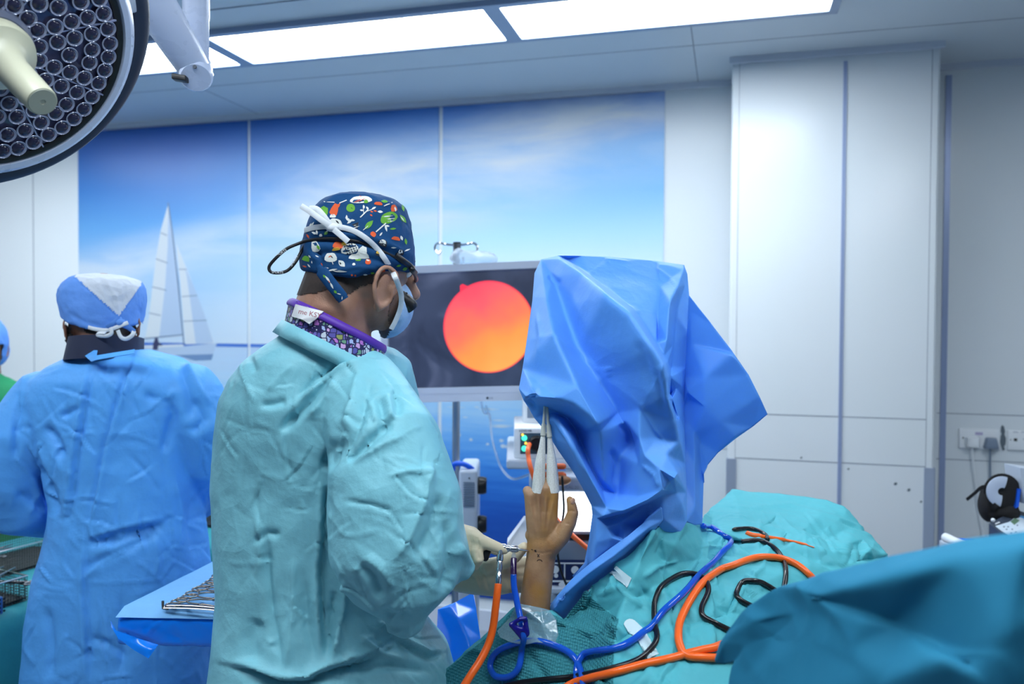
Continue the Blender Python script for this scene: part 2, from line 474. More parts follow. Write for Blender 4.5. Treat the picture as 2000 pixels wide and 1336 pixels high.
bs = M(); bs.box(((XL+CX0)/2, YW-.006, .05), (CX0-XL, .012, .1)); struct('baseboard_back', bs, m_trim)
# ceiling seams and the light strip frame
t7 = M()
for y in (3.22,): t7.box((-1.2, y, ZC), (8.6, 0.003, 0.002))
for x in (-4.4, -2.4, -0.15, 1.85): t7.box((x, 3.30, ZC), (0.003, 0.8, 0.002))
for y in (2.44,): t7.box((-1.2, y, ZC), (8.6, 0.006, 0.003))
trim(7, t7, m_joint)
# ceiling light panels: bright diffusers in a metal frame; only the far strip is in view, the others are added
m_lit = emit('lit_diffuser', (0.86, 0.94, 1.0, 1), PANEL_POWER)
m_frame = mat('light_frame_grey', C(150, 165, 190), 0.4, 0.2)
def light_panel(x0, x1, y0, y1, label):
    g = 0.03
    r = root('ceiling_light', ((x0+x1)/2, (y0+y1)/2, ZC-0.02), label, 'ceiling light', 'flat light panels in the ceiling')
    f = M()
    f.box(((x0+x1)/2, y0+g/2, ZC-.010), (x1-x0, g, .02)); f.box(((x0+x1)/2, y1-g/2, ZC-.010), (x1-x0, g, .02))
    f.box((x0+g/2, (y0+y1)/2, ZC-.010), (g, y1-y0-2*g, .02)); f.box((x1-g/2, (y0+y1)/2, ZC-.010), (g, y1-y0-2*g, .02))
    obj('frame', f, m_frame, r)
    obj('diffuser', M().box(((x0+x1)/2, (y0+y1)/2, ZC-.007), (x1-x0-2*g, y1-y0-2*g, .008)), m_lit, r)
Y0, Y1 = 2.60, 2.965
light_panel(-1.955, -0.80, Y0, Y1, 'bright ceiling panel above the patterned cap, in the middle of the strip')
light_panel(-0.80, 0.345, Y0, Y1, 'bright ceiling panel at the right end of the visible strip')
light_panel(-3.11, -1.955, Y0, Y1, 'bright ceiling panel behind the white lamp arm')
light_panel(-4.2, -3.11, Y0, Y1, 'bright ceiling panel hidden behind the round surgical lamp')
for k, x in enumerate((-2.7, -1.55, -0.4)):  # unseen panels from here on, added to light the room
    light_panel(x, x+1.15, 0.35, 0.72, 'added unseen light panel over the middle of the room, %s' % ('left of three', 'centre of three', 'right of three')[k])
light_panel(0.98, 1.345, 1.1, 2.25, 'added unseen light panel on the right side of the room')
light_panel(-4.2, -3.83, 1.1, 2.25, 'added unseen light panel on the left side of the room')

# ------------------------------------------------------------------ mural panels (one printed sea view over three boards)
def mural_material():
    t = NT('printed_sea_view'); t.set(Roughness=0.35)
    uv = t.n('UVMap'); sp = t.n('SeparateXYZ'); t.l(uv.outputs[0], sp.inputs[0]); x, z = sp.outputs[0], sp.outputs[1]
    zr = t.n('MapRange', i_1=0.0, i_2=2.6); t.l(z, zr.inputs[0])
    skyL = t.ramp(zr.outputs[0], [(0.535, C(180, 200, 220)), (0.62, C(160, 192, 220)), (0.70, C(134, 180, 222)), (0.78, C(98, 160, 218)), (0.86, C(64, 130, 205)), (0.94, C(46, 108, 192)), (1.0, C(42, 98, 184))])
    skyR = t.ramp(zr.outputs[0], [(0.535, C(226, 233, 238)), (0.66, C(212, 230, 240)), (0.74, C(172, 212, 240)), (0.82, C(124, 184, 232)), (0.90, C(108, 174, 230)), (0.955, C(84, 150, 222)), (1.0, C(60, 118, 202))])
    xr = t.n('MapRange', i_1=-2.9, i_2=-1.2); t.l(x, xr.inputs[0])
    sky = t.mix(xr.outputs[0], skyL, skyR)
    # streaky clouds rising to the right
    mp = t.n('Mapping'); mp.inputs['Rotation'].default_value = (0, 0, radians(-14)); mp.inputs['Scale'].default_value = (0.9, 3.4, 1); t.l(uv.outputs[0], mp.inputs[0])
    nz = t.n('TexNoise', i_Scale=1.7, i_Detail=7.0, i_Roughness=0.55, i_Distortion=0.4); t.l(mp.outputs[0], nz.inputs[0])
    cl = t.ramp(nz.outputs[0], [(0.36, (0, 0, 0, 1)), (0.64, (1, 1, 1, 1))])
    # broad bank: centre line z = 2.12 + .27*(x+1.9)
    line = t.math('ADD', t.math('MULTIPLY', t.math('ADD', x, 1.9), 0.24), 2.10)
    dist = t.math('ABSOLUTE', t.math('SUBTRACT', z, line))
    bank = t.n('MapRange', interpolation_type='SMOOTHSTEP', i_1=0.42, i_2=0.04); t.l(dist, bank.inputs[0])
    fx = t.n('MapRange', interpolation_type='SMOOTHSTEP', i_1=-2.7, i_2=-1.9); t.l(x, fx.inputs[0])
    fx2 = t.n('MapRange', interpolation_type='SMOOTHSTEP', i_1=-0.3, i_2=-1.4); t.l(x, fx2.inputs[0])
    b1 = t.math('MULTIPLY', bank.outputs[0], fx.outputs[0])
    b1 = t.math('MULTIPLY', b1, t.math('ADD', t.math('MULTIPLY', fx2.outputs[0], 0.55), 0.40))
    line2 = t.math('ADD', t.math('MULTIPLY', t.math('ADD', x, 3.0), 0.17), 1.86)
    d2 = t.math('ABSOLUTE', t.math('SUBTRACT', z, line2))
    bank2 = t.n('MapRange', interpolation_type='SMOOTHSTEP', i_1=0.22, i_2=0.02); t.l(d2, bank2.inputs[0])
    fx3 = t.n('MapRange', interpolation_type='SMOOTHSTEP', i_1=-1.9, i_2=-2.8); t.l(x, fx3.inputs[0])
    b2 = t.math('MULTIPLY', t.math('MULTIPLY', bank2.outputs[0], fx3.outputs[0]), 0.6)
    line3 = t.math('ADD', t.math('MULTIPLY', t.math('ADD', x, 0.8), 0.16), 2.45)
    d3 = t.math('ABSOLUTE', t.math('SUBTRACT', z, line3))
    bank3 = t.n('MapRange', interpolation_type='SMOOTHSTEP', i_1=0.17, i_2=0.0); t.l(d3, bank3.inputs[0])
    b3 = t.math('MULTIPLY', t.math('MULTIPLY', bank3.outputs[0], 0.5), t.math('SUBTRACT', 1.0, fx2.outputs[0]))
    tot = t.math('ADD', t.math('ADD', b1, b2), b3, clamp=True)
    soft = t.math('ADD', t.math('MULTIPLY', cl, 0.75), 0.42)
    f = t.math('MULTIPLY', tot, soft, clamp=True)
    lowc = t.n('MapRange', interpolation_type='SMOOTHSTEP', i_1=1.95, i_2=1.5); t.l(z, lowc.inputs[0])
    f = t.math('ADD', f, t.math('MULTIPLY', t.math('MULTIPLY', lowc.outputs[0], cl), 0.25), clamp=True)
    sky = t.mix(f, sky, C(205, 214, 224))
    # sea
    mq = t.n('Mapping'); mq.inputs['Scale'].default_value = (1.1, 16, 1); t.l(uv.outputs[0], mq.inputs[0])
    nw = t.n('TexNoise', i_Scale=2.2, i_Detail=5.0, i_Roughness=0.6); t.l(mq.outputs[0], nw.inputs[0])
    zs = t.math('ADD', zr.outputs[0], t.math('MULTIPLY', t.math('SUBTRACT', nw.outputs[0], 0.5), 0.10))
    sea = t.ramp(zs, [(0.0, C(14, 50, 130)), (0.22, C(30, 84, 178)), (0.27, C(44, 110, 200)), (0.32, C(70, 142, 222)), (0.37, C(112, 172, 230)), (0.417, C(152, 196, 232)), (0.47, C(170, 200, 228)), (0.535, C(172, 194, 220))])
    hz = t.n('Math', operation='GREATER_THAN', i_1=1.392); t.l(z, hz.inputs[0])
    lo = t.n('Math', operation='GREATER_THAN', i_1=1.374); t.l(z, lo.inputs[0])
    col = t.mix(lo.outputs[0], sea, C(64, 108, 190)); col = t.mix(hz.outputs[0], col, sky)
    t.l(col, t.b.inputs['Base Color']); return t.m
m_mural = mural_material()
mm = []
for (x0, x1, lab) in ((-3.562, -2.472, 'wall mural board with sailboat under blue sky, behind the blue-capped person'),
                      (-2.455, -1.395, 'wall mural board with white cloud bank, behind the patterned cap'),
                      (-1.375, -0.298, 'wall mural board with clear blue sky, above the large monitor')):
    m = M(); y = YW-0.007; z0, z1 = 0.16, 2.572
    m.add([(x0, y, z0), (x1, y, z0), (x1, y, z1), (x0, y, z1), (x0, YW-.0005, z0), (x1, YW-.0005, z0), (x1, YW-.0005, z1), (x0, YW-.0005, z1)],
          [(0, 1, 2, 3), (4, 7, 6, 5), (0, 4, 5, 1), (2, 6, 7, 3), (0, 3, 7, 4), (1, 5, 6, 2)])
    m.uv = [(v[0], v[2]) for v in m.v]
    o = obj('mural_panel', m, m_mural, None, None); tag(o, lab, 'mural'); mm.append(o)
# printed sailboat, flat ink on the left board
sb = M()
def ink(pts, mi, lift):
    sb.cur = mi; Yp = YW-0.0072-lift
    sb.prism([on_y(250+x/3.93, 380+y/3.93, Yp) for x, y in pts], (0, 0.0002, 0))
ink([(305, 85), (345, 300), (385, 680), (425, 1085), (130, 1108), (160, 950), (190, 680), (215, 480), (250, 280)], 0, .0002)
ink([(310, 95), (345, 300), (388, 700), (422, 1080), (240, 1092), (285, 700), (305, 400)], 1, .0005)
for a, b in (((250, 290), (300, 310)), ((215, 490), (303, 522)), ((185, 705), (296, 732)), ((160, 905), (250, 925))):
    ink([a, b, (b[0], b[1]+7), (a[0], a[1]+7)], 3, .0008)
ink([(370, 372), (402, 450), (480, 640), (560, 850), (662, 1142), (440, 1150), (402, 700)], 0, .0002)
ink([(440, 560), (500, 690), (580, 900), (655, 1135), (520, 1148), (470, 760)], 1, .0005)
for a, b in (((390, 570), (450, 572)), ((412, 780), (530, 772)), ((425, 970), (605, 962))):
    ink([a, b, (b[0], b[1]+6), (a[0], a[1]+6)], 3, .0008)
ink([(40, 1165), (200, 1180), (430, 1165), (682, 1140), (640, 1268), (515, 1272), (330, 1225), (40, 1205)], 1, .0005)
ink([(360, 1232), (655, 1225), (640, 1270), (515, 1275)], 2, .0008)
ink([(303, 62), (311, 62), (345, 290), (390, 690), (434, 1152), (424, 1152), (380, 690), (336, 290)], 3, .0011)
ink([(120, 1102), (422, 1072), (424, 1080), (122, 1112)], 3, .0011)
ink([(208, 1100), (228, 1100), (236, 1135), (262, 1150), (262, 1160), (232, 1160), (228, 1192), (190, 1192), (192, 1150)], 4, .0014)
ink([(60, 1160), (420, 1150), (430, 1166), (200, 1178), (60, 1170)], 0, .0011)
obj('printed_sailboat', sb, [mat('ink_sail_white', C(198, 206, 214), .4), mat('ink_sail_shade', C(166, 186, 212), .4), mat('ink_hull_shade', C(104, 134, 176), .4), mat('ink_line_grey', C(110, 128, 158), .4), mat('ink_sailor', C(52, 56, 92), .4)], mm[0], None)
# pale glints printed on the water of the right board
gl = M()
for k in range(16):
    x = rnd.uniform(-1.3, -0.55); z = 0.93+rnd.uniform(-.025, .03); q = rnd.uniform(.006, .02)
    gl.prism([(x+cos(a)*q*rnd.uniform(.7, 1.2), YW-.0076, z+sin(a)*q*rnd.uniform(.5, .9)) for a in np.linspace(0, 2*pi, 9)[:-1]], (0, .0002, 0))
for k in range(26):
    x = rnd.uniform(-1.37, -0.45); z = rnd.uniform(1.0, 1.28); l = rnd.uniform(.03, .16)
    gl.prism([(x, YW-.0076, z), (x+l*.5, YW-.0076, z-.0035), (x+l, YW-.0076, z), (x+l*.5, YW-.0076, z+.004)], (0, .0002, 0))
obj('printed_water_glint', gl, mat('ink_glint', C(196, 210, 222), .4), mm[2], None)['kind'] = 'stuff'

# ------------------------------------------------------------------ sockets and cables on the right wall
r = root('wall_socket', on_y(1911, 857, YW), 'white double wall socket with one white and one grey plug', 'socket')
a, b = on_y(1872, 836, YW), on_y(1951, 878, YW)
obj('faceplate', M().box(((a.x+b.x)/2, YW-.006, (a.z+b.z)/2), (abs(b.x-a.x), .012, abs(a.z-b.z)), bev=.004), m_white, r)
for px, py in ((1881, 855), (1945, 857)): obj('screw', M().lathe(on_y(px, py, YW-.012), (0, -1, 0), [(.003, 0), (.003, .001), (0, .001)], 10), m_black, r)
obj('label', M().box(on_y(1912, 847, YW-.0122), (.028, .0006, .012)), mat('faded_pink_label', C(178, 172, 205), .6), r)
jk = root('data_socket', on_y(2000, 860, YW), 'white data wall plate with a small dark jack, at the right edge', 'socket')
a, b = on_y(1967, 840, YW), on_y(2052, 882, YW)
obj('faceplate', M().box(((a.x+b.x)/2, YW-.006, (a.z+b.z)/2), (abs(b.x-a.x), .012, abs(a.z-b.z)), bev=.004), m_white, jk)
jm = M(); jm.box(on_y(1983.5, 859, YW-.0122), (.0125, .001, .0115)); jm.lathe(on_y(1974, 859, YW-.012), (0, -1, 0), [(.0025, 0), (.0025, .001), (0, .001)], 10)
obj('jack', jm, m_black, jk)
m_gp = mat('grey_print', C(150, 160, 178), .6)
for px, py, l in ((1984, 844, .02), (1998, 844, .015), (2003, 858, .02)): obj('print', M().box(on_y(px, py, YW-.0123), (l, .0006, .003)), m_gp, jk)
def plug(name, px, py, w, h, mt, label, cable_pts, cr, top=0.8):
    c = on_y(px, py, YW-.013)
    r = root(name, c, label, 'plug')
    m = M(); pr = []
    for k, (sc, dy) in enumerate(((1, 0), (1.0, -.022), (.86, -.032), (.6, -.034))):
        pr.append([(c.x+x*w*sc, c.y+dy, c.z+z*h*sc) for x, z in ((-.5, -.42), (-.42, -.5), (.42, -.5), (.5, -.42), (.42*top+.05, .42), (.34*top, .5), (-.34*top, .5), (-.42*top-.05, .42))])
    o = 0; vs = sum(pr, []); fs = [tuple(range(8))[::-1], tuple(range(24, 32))]
    for k in range(3):
        for j in range(8): fs.append((k*8+j, k*8+(j+1) % 8, k*8+8+(j+1) % 8, k*8+8+j))
    m.add(vs, fs); obj('body', m, mt, r, 40)
    obj('cable', M().tube([Vector(p) for p in spl([tuple(on_y(x, y, YW-d)) for x, y, d in cable_pts], 6)], cr, 8), mt, r)
plug('plug', 1897, 863, .047, .043, m_white, 'white plug in the left outlet with a white cable hanging down', [(1898, 873, .028), (1902, 915, .02), (1908, 960, .02), (1915, 1010, .02), (1921, 1050, .02), (1925, 1150, .02), (1926, 1330, .02)], .0042, 1)
plug('plug', 1934, 865, .055, .046, m_grey, 'grey plug in the right outlet with a grey cable', [(1934, 875, .028), (1934, 905, .02), (1934, 950, .02), (1936, 1010, .03), (1940, 1150, .02), (1940, 1330, .02)], .0045, .7)

# ------------------------------------------------------------------ surgical lamp
LZ = 1.2
LC = P(-22, 88.6, LZ); LN = (RT*1.8138 - UP*1.5883 - FW).normalized()
LA = (UP - LN*UP.dot(LN)).normalized(); LB = LN.cross(LA)
lamp = root('surgical_lamp', LC, 'round surgical lamp with many small lenses, pale handle and white support arm', 'surgical lamp')
def disc(m, prof, n=96):   # profile (r, h along normal)
    o = len(m.v)
    for r_, h in prof:
        for j in range(n):
            an = 2*pi*j/n; m.v.append(tuple(LC+LN*h+(LA*cos(an)+LB*sin(an))*max(r_, 1e-4)))
    for i in range(len(prof)-1):
        for j in range(n): m.f.append((o+i*n+j, o+i*n+(j+1) % n, o+(i+1)*n+(j+1) % n, o+(i+1)*n+j)); m.mi.append(m.cur)
    return m
def mat_lens():
    t = NT('dark_lens_cover'); t.set(Base_Color=C(52, 52, 78), Roughness=0.22); t.b.inputs['Coat Weight'].default_value = 0.6
    t.b.inputs['Coat Roughness'].default_value = 0.06
    tc = t.n('TexCoord'); v = t.n('TexNoise', i_Scale=16.0, i_Detail=4.0); t.l(tc.outputs['Object'], v.inputs[0])
    t.l(t.ramp(v.outputs[0], [(0.35, C(44, 44, 70)), (0.6, C(76, 78, 110)), (0.75, C(108, 116, 152))]), t.b.inputs['Base Color']); return t.m
m_navy = mat('navy_rubber', C(40, 50, 70), 0.5)
m_lampw = mat('lamp_white_paint', C(196, 208, 232), 0.28)
obj('lens_cover', disc(M(), [(0, -.001), (.0, 0), (.19, 0), (.196, -.003)]), mat_lens(), lamp)
obj('gasket', disc(M(), [(.193, .0005), (.197, .003), (.203, .003), (.2045, -.004)]), m_black, lamp)
obj('rim', disc(M(), [(.2035, -.004), (.207, .004), (.216, .004), (.226, -.004), (.231, -.02), (.228, -.05), (.19, -.085), (.1, -.10), (.0, -.10)]), m_lampw, lamp)
# grip rail: outer dark ring, round most of the rim
RB = .078
def ringpt(a, r_, h): return LC+LN*h+(LA*cos(a)+LB*sin(a))*r_
def pang(px, py):
    q = on_plane(px, py, LC, LN)-LC; return math.atan2(q.dot(LB), q.dot(LA)), q.length
obj('grip_rail', M().tube([ringpt(a, .2645, -.062) for a in np.linspace(0, 2*pi, 97)[:-1]], [(.018, .016)]*96, 12, closed=True, up=tuple(LA)), m_navy, lamp)
for k in range(3):
    br = M(); a0 = pang(262, 40)[0]+k*2*pi/3
    br.box(ringpt(a0, .245, -.06), (.06, .03, .022), ((LA*cos(a0)+LB*sin(a0)), (LB*cos(a0)-LA*sin(a0)), LN), bev=.004)
    obj('rail_bracket', br, m_lgrey, lamp)
# sectors
a1, a2, a3 = (pang(*p)[0] for p in ((228, 38), (188, 174), (79, 285)))
def dang(a, b): return (a-b+pi) % (2*pi)-pi
SECT = dang(a2, a1); NS = max(4, round(2*pi/abs(SECT))); STEP = 2*pi/NS*(1 if SECT > 0 else -1)
rd = M()
for k in range(NS):
    a = a1+k*STEP; e = LA*cos(a)+LB*sin(a); f = LN.cross(e)
    rd.box(LC+e*.122+LN*.0015, (.145, .0022, .004), (e, f, LN))
obj('lens_rib', rd, mat('rib_clear', C(150, 160, 195), .2), lamp)
m_ring = mat('lens_ring_clear', C(172, 180, 208), 0.08, 0.1); m_pupil = mat('lens_pupil', C(40, 40, 66), 0.05)
led = [(74, 89), (110, 80), (143, 72), (177, 64), (208, 54), (73, 116), (103, 129), (134, 139), (162, 150), (190, 160), (133, 105), (177, 95), (172, 120), (209, 109), (202, 135), (212, 83)]
refl = M(); n0 = 22
def lens_mesh(c):
    m = M(); m.cur = 0
    pr = [(.0095, 0), (.0122, .003), (.0135, .0052), (.0128, .0060), (.0114, .0045), (.0102, .0040)]
    m.lathe(c, LN, pr, 20); m.cur = 1; m.lathe(c, LN, [(.0102, .0040), (.0084, .0062), (.005, .0078), (0, .0084)], 20); m.cur = 0
    return m
first = None; rest = M()
for k in range(NS):
    for px, py in led:
        a, r_ = pang(px, py); a += k*STEP; c = ringpt(a, r_, 0.0)
        q = px1(c)
        if q[0] > -30 and q[1] > -20:
            if first is None:
                first = obj('lens', lens_mesh(c), [m_ring, m_pupil], lamp, 50); fc = c
            else:
                o = first.copy(); COL.objects.link(o); o.parent = lamp; o.location = c-fc; ORG[o.name] = ORG[lamp.name]
        else: t_ = lens_mesh(c); base = len(rest.v); rest.v += t_.v; rest.f += [tuple(i+base for i in f) for f in t_.f]; rest.mi += t_.mi
o = obj('hidden_lens', rest, [m_ring, m_pupil], lamp, 50); o.name = 'outer_lens'; o['kind'] = 'stuff'
# handle
m_hand = mat('pale_handle', C(196, 196, 172), 0.35); m_hub = mat('handle_hub', C(92, 100, 122), 0.4)
hl = (P(84, 199, 1.03)-LC).dot(LN)
obj('hub', disc(M(), [(.062, 0), (.060, .012), (.054, .018), (0, .018)], 48), m_hub, lamp)
hd = obj('handle', disc(M(), [(.052, .018), (.053, .034), (.050, .042), (.036, .048), (.028, .056), (.0235, .075), (.0225, .13), (.0215, .168), (.0205, .172), (.0, .172)], 48), m_hand, lamp)
obj('handle_cap', disc(M(), [(.0195, .1725), (.019, .1735), (.004, .1735), (.0035, .1728), (0, .1728)], 40), mat('handle_end', C(160, 164, 148), .45), hd)
# support: ceiling post, hinge and spring arm
pz = 1.75
hp = P(383, 128, pz)
topp = Vector((hp.x, hp.y, ZC))
obj('post', M().lathe((hp.x, hp.y, 0), (0, 0, 1), [(.0, hp.z-.004), (.025, hp.z-.004), (.027, hp.z), (.0272, hp.z+.10), (.0285, hp.z+.105), (.0285, ZC-.03), (.09, ZC-.025), (.09, ZC)], 32), m_lampw, lamp)
e1 = P(190, -190, 1.50)
ax = (e1-hp).normalized(); side = ax.cross(FW).normalized(); dep = ax.cross(side)
arm = M(); h0 = P(383, 140, pz-.035)
pts = [h0-ax*.02+ax*t*((e1-hp).length+.05) for t in np.linspace(0, 1, 9)]
arm.tube(pts, [(.03, .026), (.036, .030), (.040, .032)]+[(.042, .034)]*6, 20, True, tuple(side))
arm.lathe(h0-dep*.03, dep, [(0, 0), (.030, .0), (.034, .006), (.034, .054), (.03, .06), (0, .06)], 28)
obj('spring_arm', arm, m_lampw, lamp, 50)
obj('hinge_cheek', M().box(P(396, 132, pz+.005), (.018, .05, .062), (RT, FW, UP), bev=.008), mat('hinge_white', C(205, 215, 235), .3), lamp)
obj('hinge_slot', M().box(P(352, 153, pz-.065), (.030, .02, .012), ((RT-UP*.15).normalized(), FW, UP), bev=.002), m_black, lamp)
obj('hinge_screw', M().lathe(P(381, 131, pz-.072), -FW, [(0.004, 0), (.004, .003), (0, .003)], 10), m_dgrey, lamp)
# yoke from the arm down to the lamp head (runs out of the picture at the top)
yk = M(); tp = P(150, -330, 1.42)
yk.tube([Vector(p) for p in spl([e1+ax*.0, tp, LC-LN*.2+UP*.12, LC-LN*.11], 8)], .022, 14)
obj('yoke', yk, m_lampw, lamp, 60)
# ================================================================== BACKGROUND EQUIPMENT
AX = (_r0.copy(), _f0.copy(), Vector((0, 0, 1)))
def hb(m, x0, y0, x1, y1, Z, dep, bev=0.0):
    c = P((x0+x1)/2, (y0+y1)/2, Z)+_f0*dep/2
    return m.box(c, ((x1-x0)/FPX*Z, dep, (y1-y0)/FPX*Z), AX, bev)
def text(name, s, org, size, xa, ya, mt, parent, ext=0.0004, align='LEFT'):
    cu = bpy.data.curves.new('t', 'FONT'); cu.body = s; cu.size = size; cu.extrude = ext; cu.align_x = align; cu.resolution_u = 2
    o = bpy.data.objects.new('t', cu); COL.objects.link(o)
    dg = bpy.context.evaluated_depsgraph_get(); me = bpy.data.meshes.new_from_object(o.evaluated_get(dg))
    V = mesh_np(me); F_ = [tuple(p.vertices) for p in me.polygons]; bpy.data.objects.remove(o); bpy.data.curves.remove(cu); bpy.data.meshes.remove(me)
    xa, ya = Vector(xa).normalized(), Vector(ya).normalized(); za = xa.cross(ya)
    m = M(); m.add([Vector(org)+xa*v[0]+ya*v[1]+za*v[2] for v in V], F_)
    return obj(name, m, mt, parent, None)

# ---- monitor
o0 = P(757, 537, 2.70); xa = (P(1152, 519.5, 2.60)-o0); SW = xa.length; xa.normalize()
ya = P(765, 759, 2.68)-o0; ya = (ya-xa*ya.dot(xa)); SH = ya.length; ya.normalize(); za = xa.cross(ya); za = za if za.dot(FW) > 0 else -za
def mp(u, v, d=0.0): return o0+xa*u+ya*v+za*d          # u right, v down, d away from the viewer
mon = root('monitor', mp(SW/2, SH), 'large white-framed monitor showing a round orange endoscope picture', 'monitor')
B, BB = .024, .048
fr = M(); axm = (xa, ya, za)
fr.box(mp(SW/2, -B/2, .004), (SW+2*B, B, .03), axm); fr.box(mp(SW/2, SH+BB/2, .004), (SW+2*B, BB, .03), axm)
fr.box(mp(-B/2, SH/2, .004), (B, SH, .03), axm); fr.box(mp(SW+B/2, SH/2, .004), (B, SH, .03), axm)
fr.box(mp(SW/2, (SH+BB-B)/2, .030), (SW+2*B, SH+B+BB, .03), axm, .006)
fr.box(mp(SW/2, SH+.020, -.0118), (SW+2*B, .0025, .002), axm)
obj('frame', fr, mat('monitor_white', C(205, 212, 228), .35), mon)
def screen_mat():
    t = NT('dark_screen'); t.set(Base_Color=C(18, 20, 26), Roughness=0.3); tc = t.n('TexCoord')
    nz = t.n('TexNoise', i_Scale=5.0, i_Detail=3.0, i_Distortion=1.2); t.l(tc.outputs['Object'], nz.inputs[0])
    t.l(t.ramp(nz.outputs[0], [(.35, C(36, 46, 72)), (.55, C(54, 66, 96)), (.7, C(86, 98, 130))]), t.b.inputs['Emission Color']); t.b.inputs['Emission Strength'].default_value = .48; return t.m  # cloudy patches stand for reflections, painted into the screen's glow
obj('screen', M().box(mp(SW/2, SH/2, .006), (SW, SH, .006), axm), screen_mat(), mon)
cq = on_plane(954, 638, mp(0, 0, .0025), za); cu, cv = (cq-o0).dot(xa), (cq-o0).dot(ya); RD = .1535
im = M(); im.uv = []
ring = [(cos(a), sin(a)) for a in np.linspace(0, 2*pi, 97)[:-1]]
ring = [(x*(1.0), y) if not (-2.16 < math.atan2(y, x) < -2.06) else (x*1.10, y*1.10) for x, y in ring]
im.add([mp(cu, cv, .0025)]+[mp(cu+x*RD, cv+y*RD, .0025) for x, y in ring], [(0, i+1, (i+1) % 96+1) for i in range(96)])
im.uv = [(0.0, 0.0)]+[(x, -y) for x, y in ring]
def image_mat():
    t = NT('endoscope_picture'); uv = t.n('UVMap'); sp = t.n('SeparateXYZ'); t.l(uv.outputs[0], sp.inputs[0])
    nz = t.n('TexNoise', i_Scale=1.1, i_Detail=2.0); t.l(uv.outputs[0], nz.inputs[0])
    g = t.math('ADD', t.math('MULTIPLY', sp.outputs[0], .30), t.math('MULTIPLY', sp.outputs[1], -.62))
    g = t.math('ADD', t.math('MULTIPLY', g, .5), .5); g = t.math('ADD', g, t.math('MULTIPLY', t.math('SUBTRACT', nz.outputs[0], .5), .35))
    c = t.ramp(g, [(.08, C(255, 62, 100)), (.3, C(255, 96, 108)), (.48, C(255, 128, 92)), (.66, C(255, 160, 78)), (.9, C(255, 184, 92))])
    ln = t.n('VectorMath', operation='LENGTH'); t.l(uv.outputs[0], ln.inputs[0])
    e = t.n('MapRange', i_1=.95, i_2=1.0); t.l(ln.outputs['Value'], e.inputs[0]); c = t.mix(e.outputs[0], c, C(255, 50, 84))
    t.set(Base_Color=C(10, 8, 8), Roughness=.3); t.l(c, t.b.inputs['Emission Color']); t.b.inputs['Emission Strength'].default_value = .46; return t.m
o = obj('screen_image', im, image_mat(), mon, None)
lp = on_plane(952, 777.5, mp(0, 0, -.0115), za)
lg = M(); lg.lathe(lp, -za, [(.0042, 0), (.0042, .0006), (0, .0006)], 16)
lo = obj('maker_mark', lg, m_dgrey, mon)
text('maker_letters', 'LG', lp+xa*.007-za*.0002+ya*.003, .009, xa, -ya, m_grey, mon)
am = M(); cm = mp(SW*.55, SH*.5, .045)
am.box(cm, (.11, .11, .03), axm, .006)
cpost = P(1122, 700, 2.86)
am.tube([cm, cm+za*.05, Vector((cpost.x, cpost.y, cm.z))], .02, 12)
obj('mount_arm', am, m_lgrey, mon)

# ---- equipment cart behind the hand
cart = root('equipment_cart', Vector((cpost.x, cpost.y, 0)), 'grey wheeled equipment cart with shelves behind the raised hand', 'cart')
def shelf(nm, x0, y0, x1, y1, Z, dep): obj(nm, hb(M(), x0, y0, x1, y1, Z, dep, .008), m_lgrey, cart)
shelf('shelf', 989, 898, 1245, 918, 2.28, .48)
shelf('shelf', 1014, 1163, 1262, 1180, 2.22, .54)
obj('post', M().lathe((cpost.x, cpost.y, 0), (0, 0, 1), [(0, .09), (.028, .09), (.028, cm.z+.1), (0, cm.z+.1)], 20), m_lgrey, cart)
bz = on_z(1130, 1450, 0); bc = Vector((cpost.x, cpost.y, .08))-_f0*.22
obj('base', M().box(bc, (.46, .56, .04), AX, .012), m_lgrey, cart)
for i in (-1, 1):
    for j in (-1, 1):
        cc = bc+_r0*(.2*i)+_f0*(.24*j); obj('caster', M().lathe(Vector((cc.x, cc.y, .035))-_r0*.015, _r0, [(0, 0), (.035, 0), (.035, .03), (0, .03)], 20), m_black, cart)
# light source on the shelf
ls = root('light_source', P(1100, 898, 2.3), 'small white light source with two round green buttons and an orange cable', 'light source')
Zl = 2.30
obj('case', hb(M(), 1004, 836, 1222, 897.5, Zl, .30, .006), m_white, ls)
obj('front_panel', hb(M(), 1016, 846, 1072, 887, Zl-.002, .004, .0015), mat('panel_slate', C(58, 82, 98), .4), ls)
m_grn = emit('green_button_light', C(70, 235, 190), .5); m_yel = emit('yellow_button_light', C(255, 205, 80), .5)
for px, py in ((1024, 855.5), (1024, 876)): obj('button', M().lathe(P(px, py, Zl-.002), -_f0, [(.0085, 0), (.0085, .002), (.006, .003), (0, .003)], 24), m_grn, ls)
for px, py in ((1020.5, 849), (1027, 865.5)): obj('indicator_light', M().lathe(P(px, py, Zl-.002), -_f0, [(.004, 0), (.004, .0036), (0, .004)], 16), m_yel, ls)
sk = M(); sk.lathe(P(1048, 866, Zl-.002), -_f0, [(.023, 0), (.023, .008), (.017, .012), (.015, .006), (0, .006)], 32)
obj('socket', sk, m_black, ls); text('front_letters', 'LOVIS MR', P(1014, 843.4, Zl-.0015), .0085, _r0, (0, 0, 1), m_dgrey, ls)
tag(obj('orange_light_cable', M().tube([Vector(p) for p in spl([tuple(P(*q)) for q in ((1034, 868, 2.27), (1031, 878, 2.23), (1032, 893, 2.22), (1036, 912, 2.2), (1044, 936, 2.2), (1062, 975, 2.2), (1092, 1020, 2.19), (1118, 1046, 2.17), (1145, 1069, 2.16), (1170, 1090, 2.15), (1200, 1150, 2.15))], 8)], .0066, 12), mat('orange_cable_plain', C(255, 112, 52), .4), None, 180), 'orange cable hanging from the small white light source', 'cable')
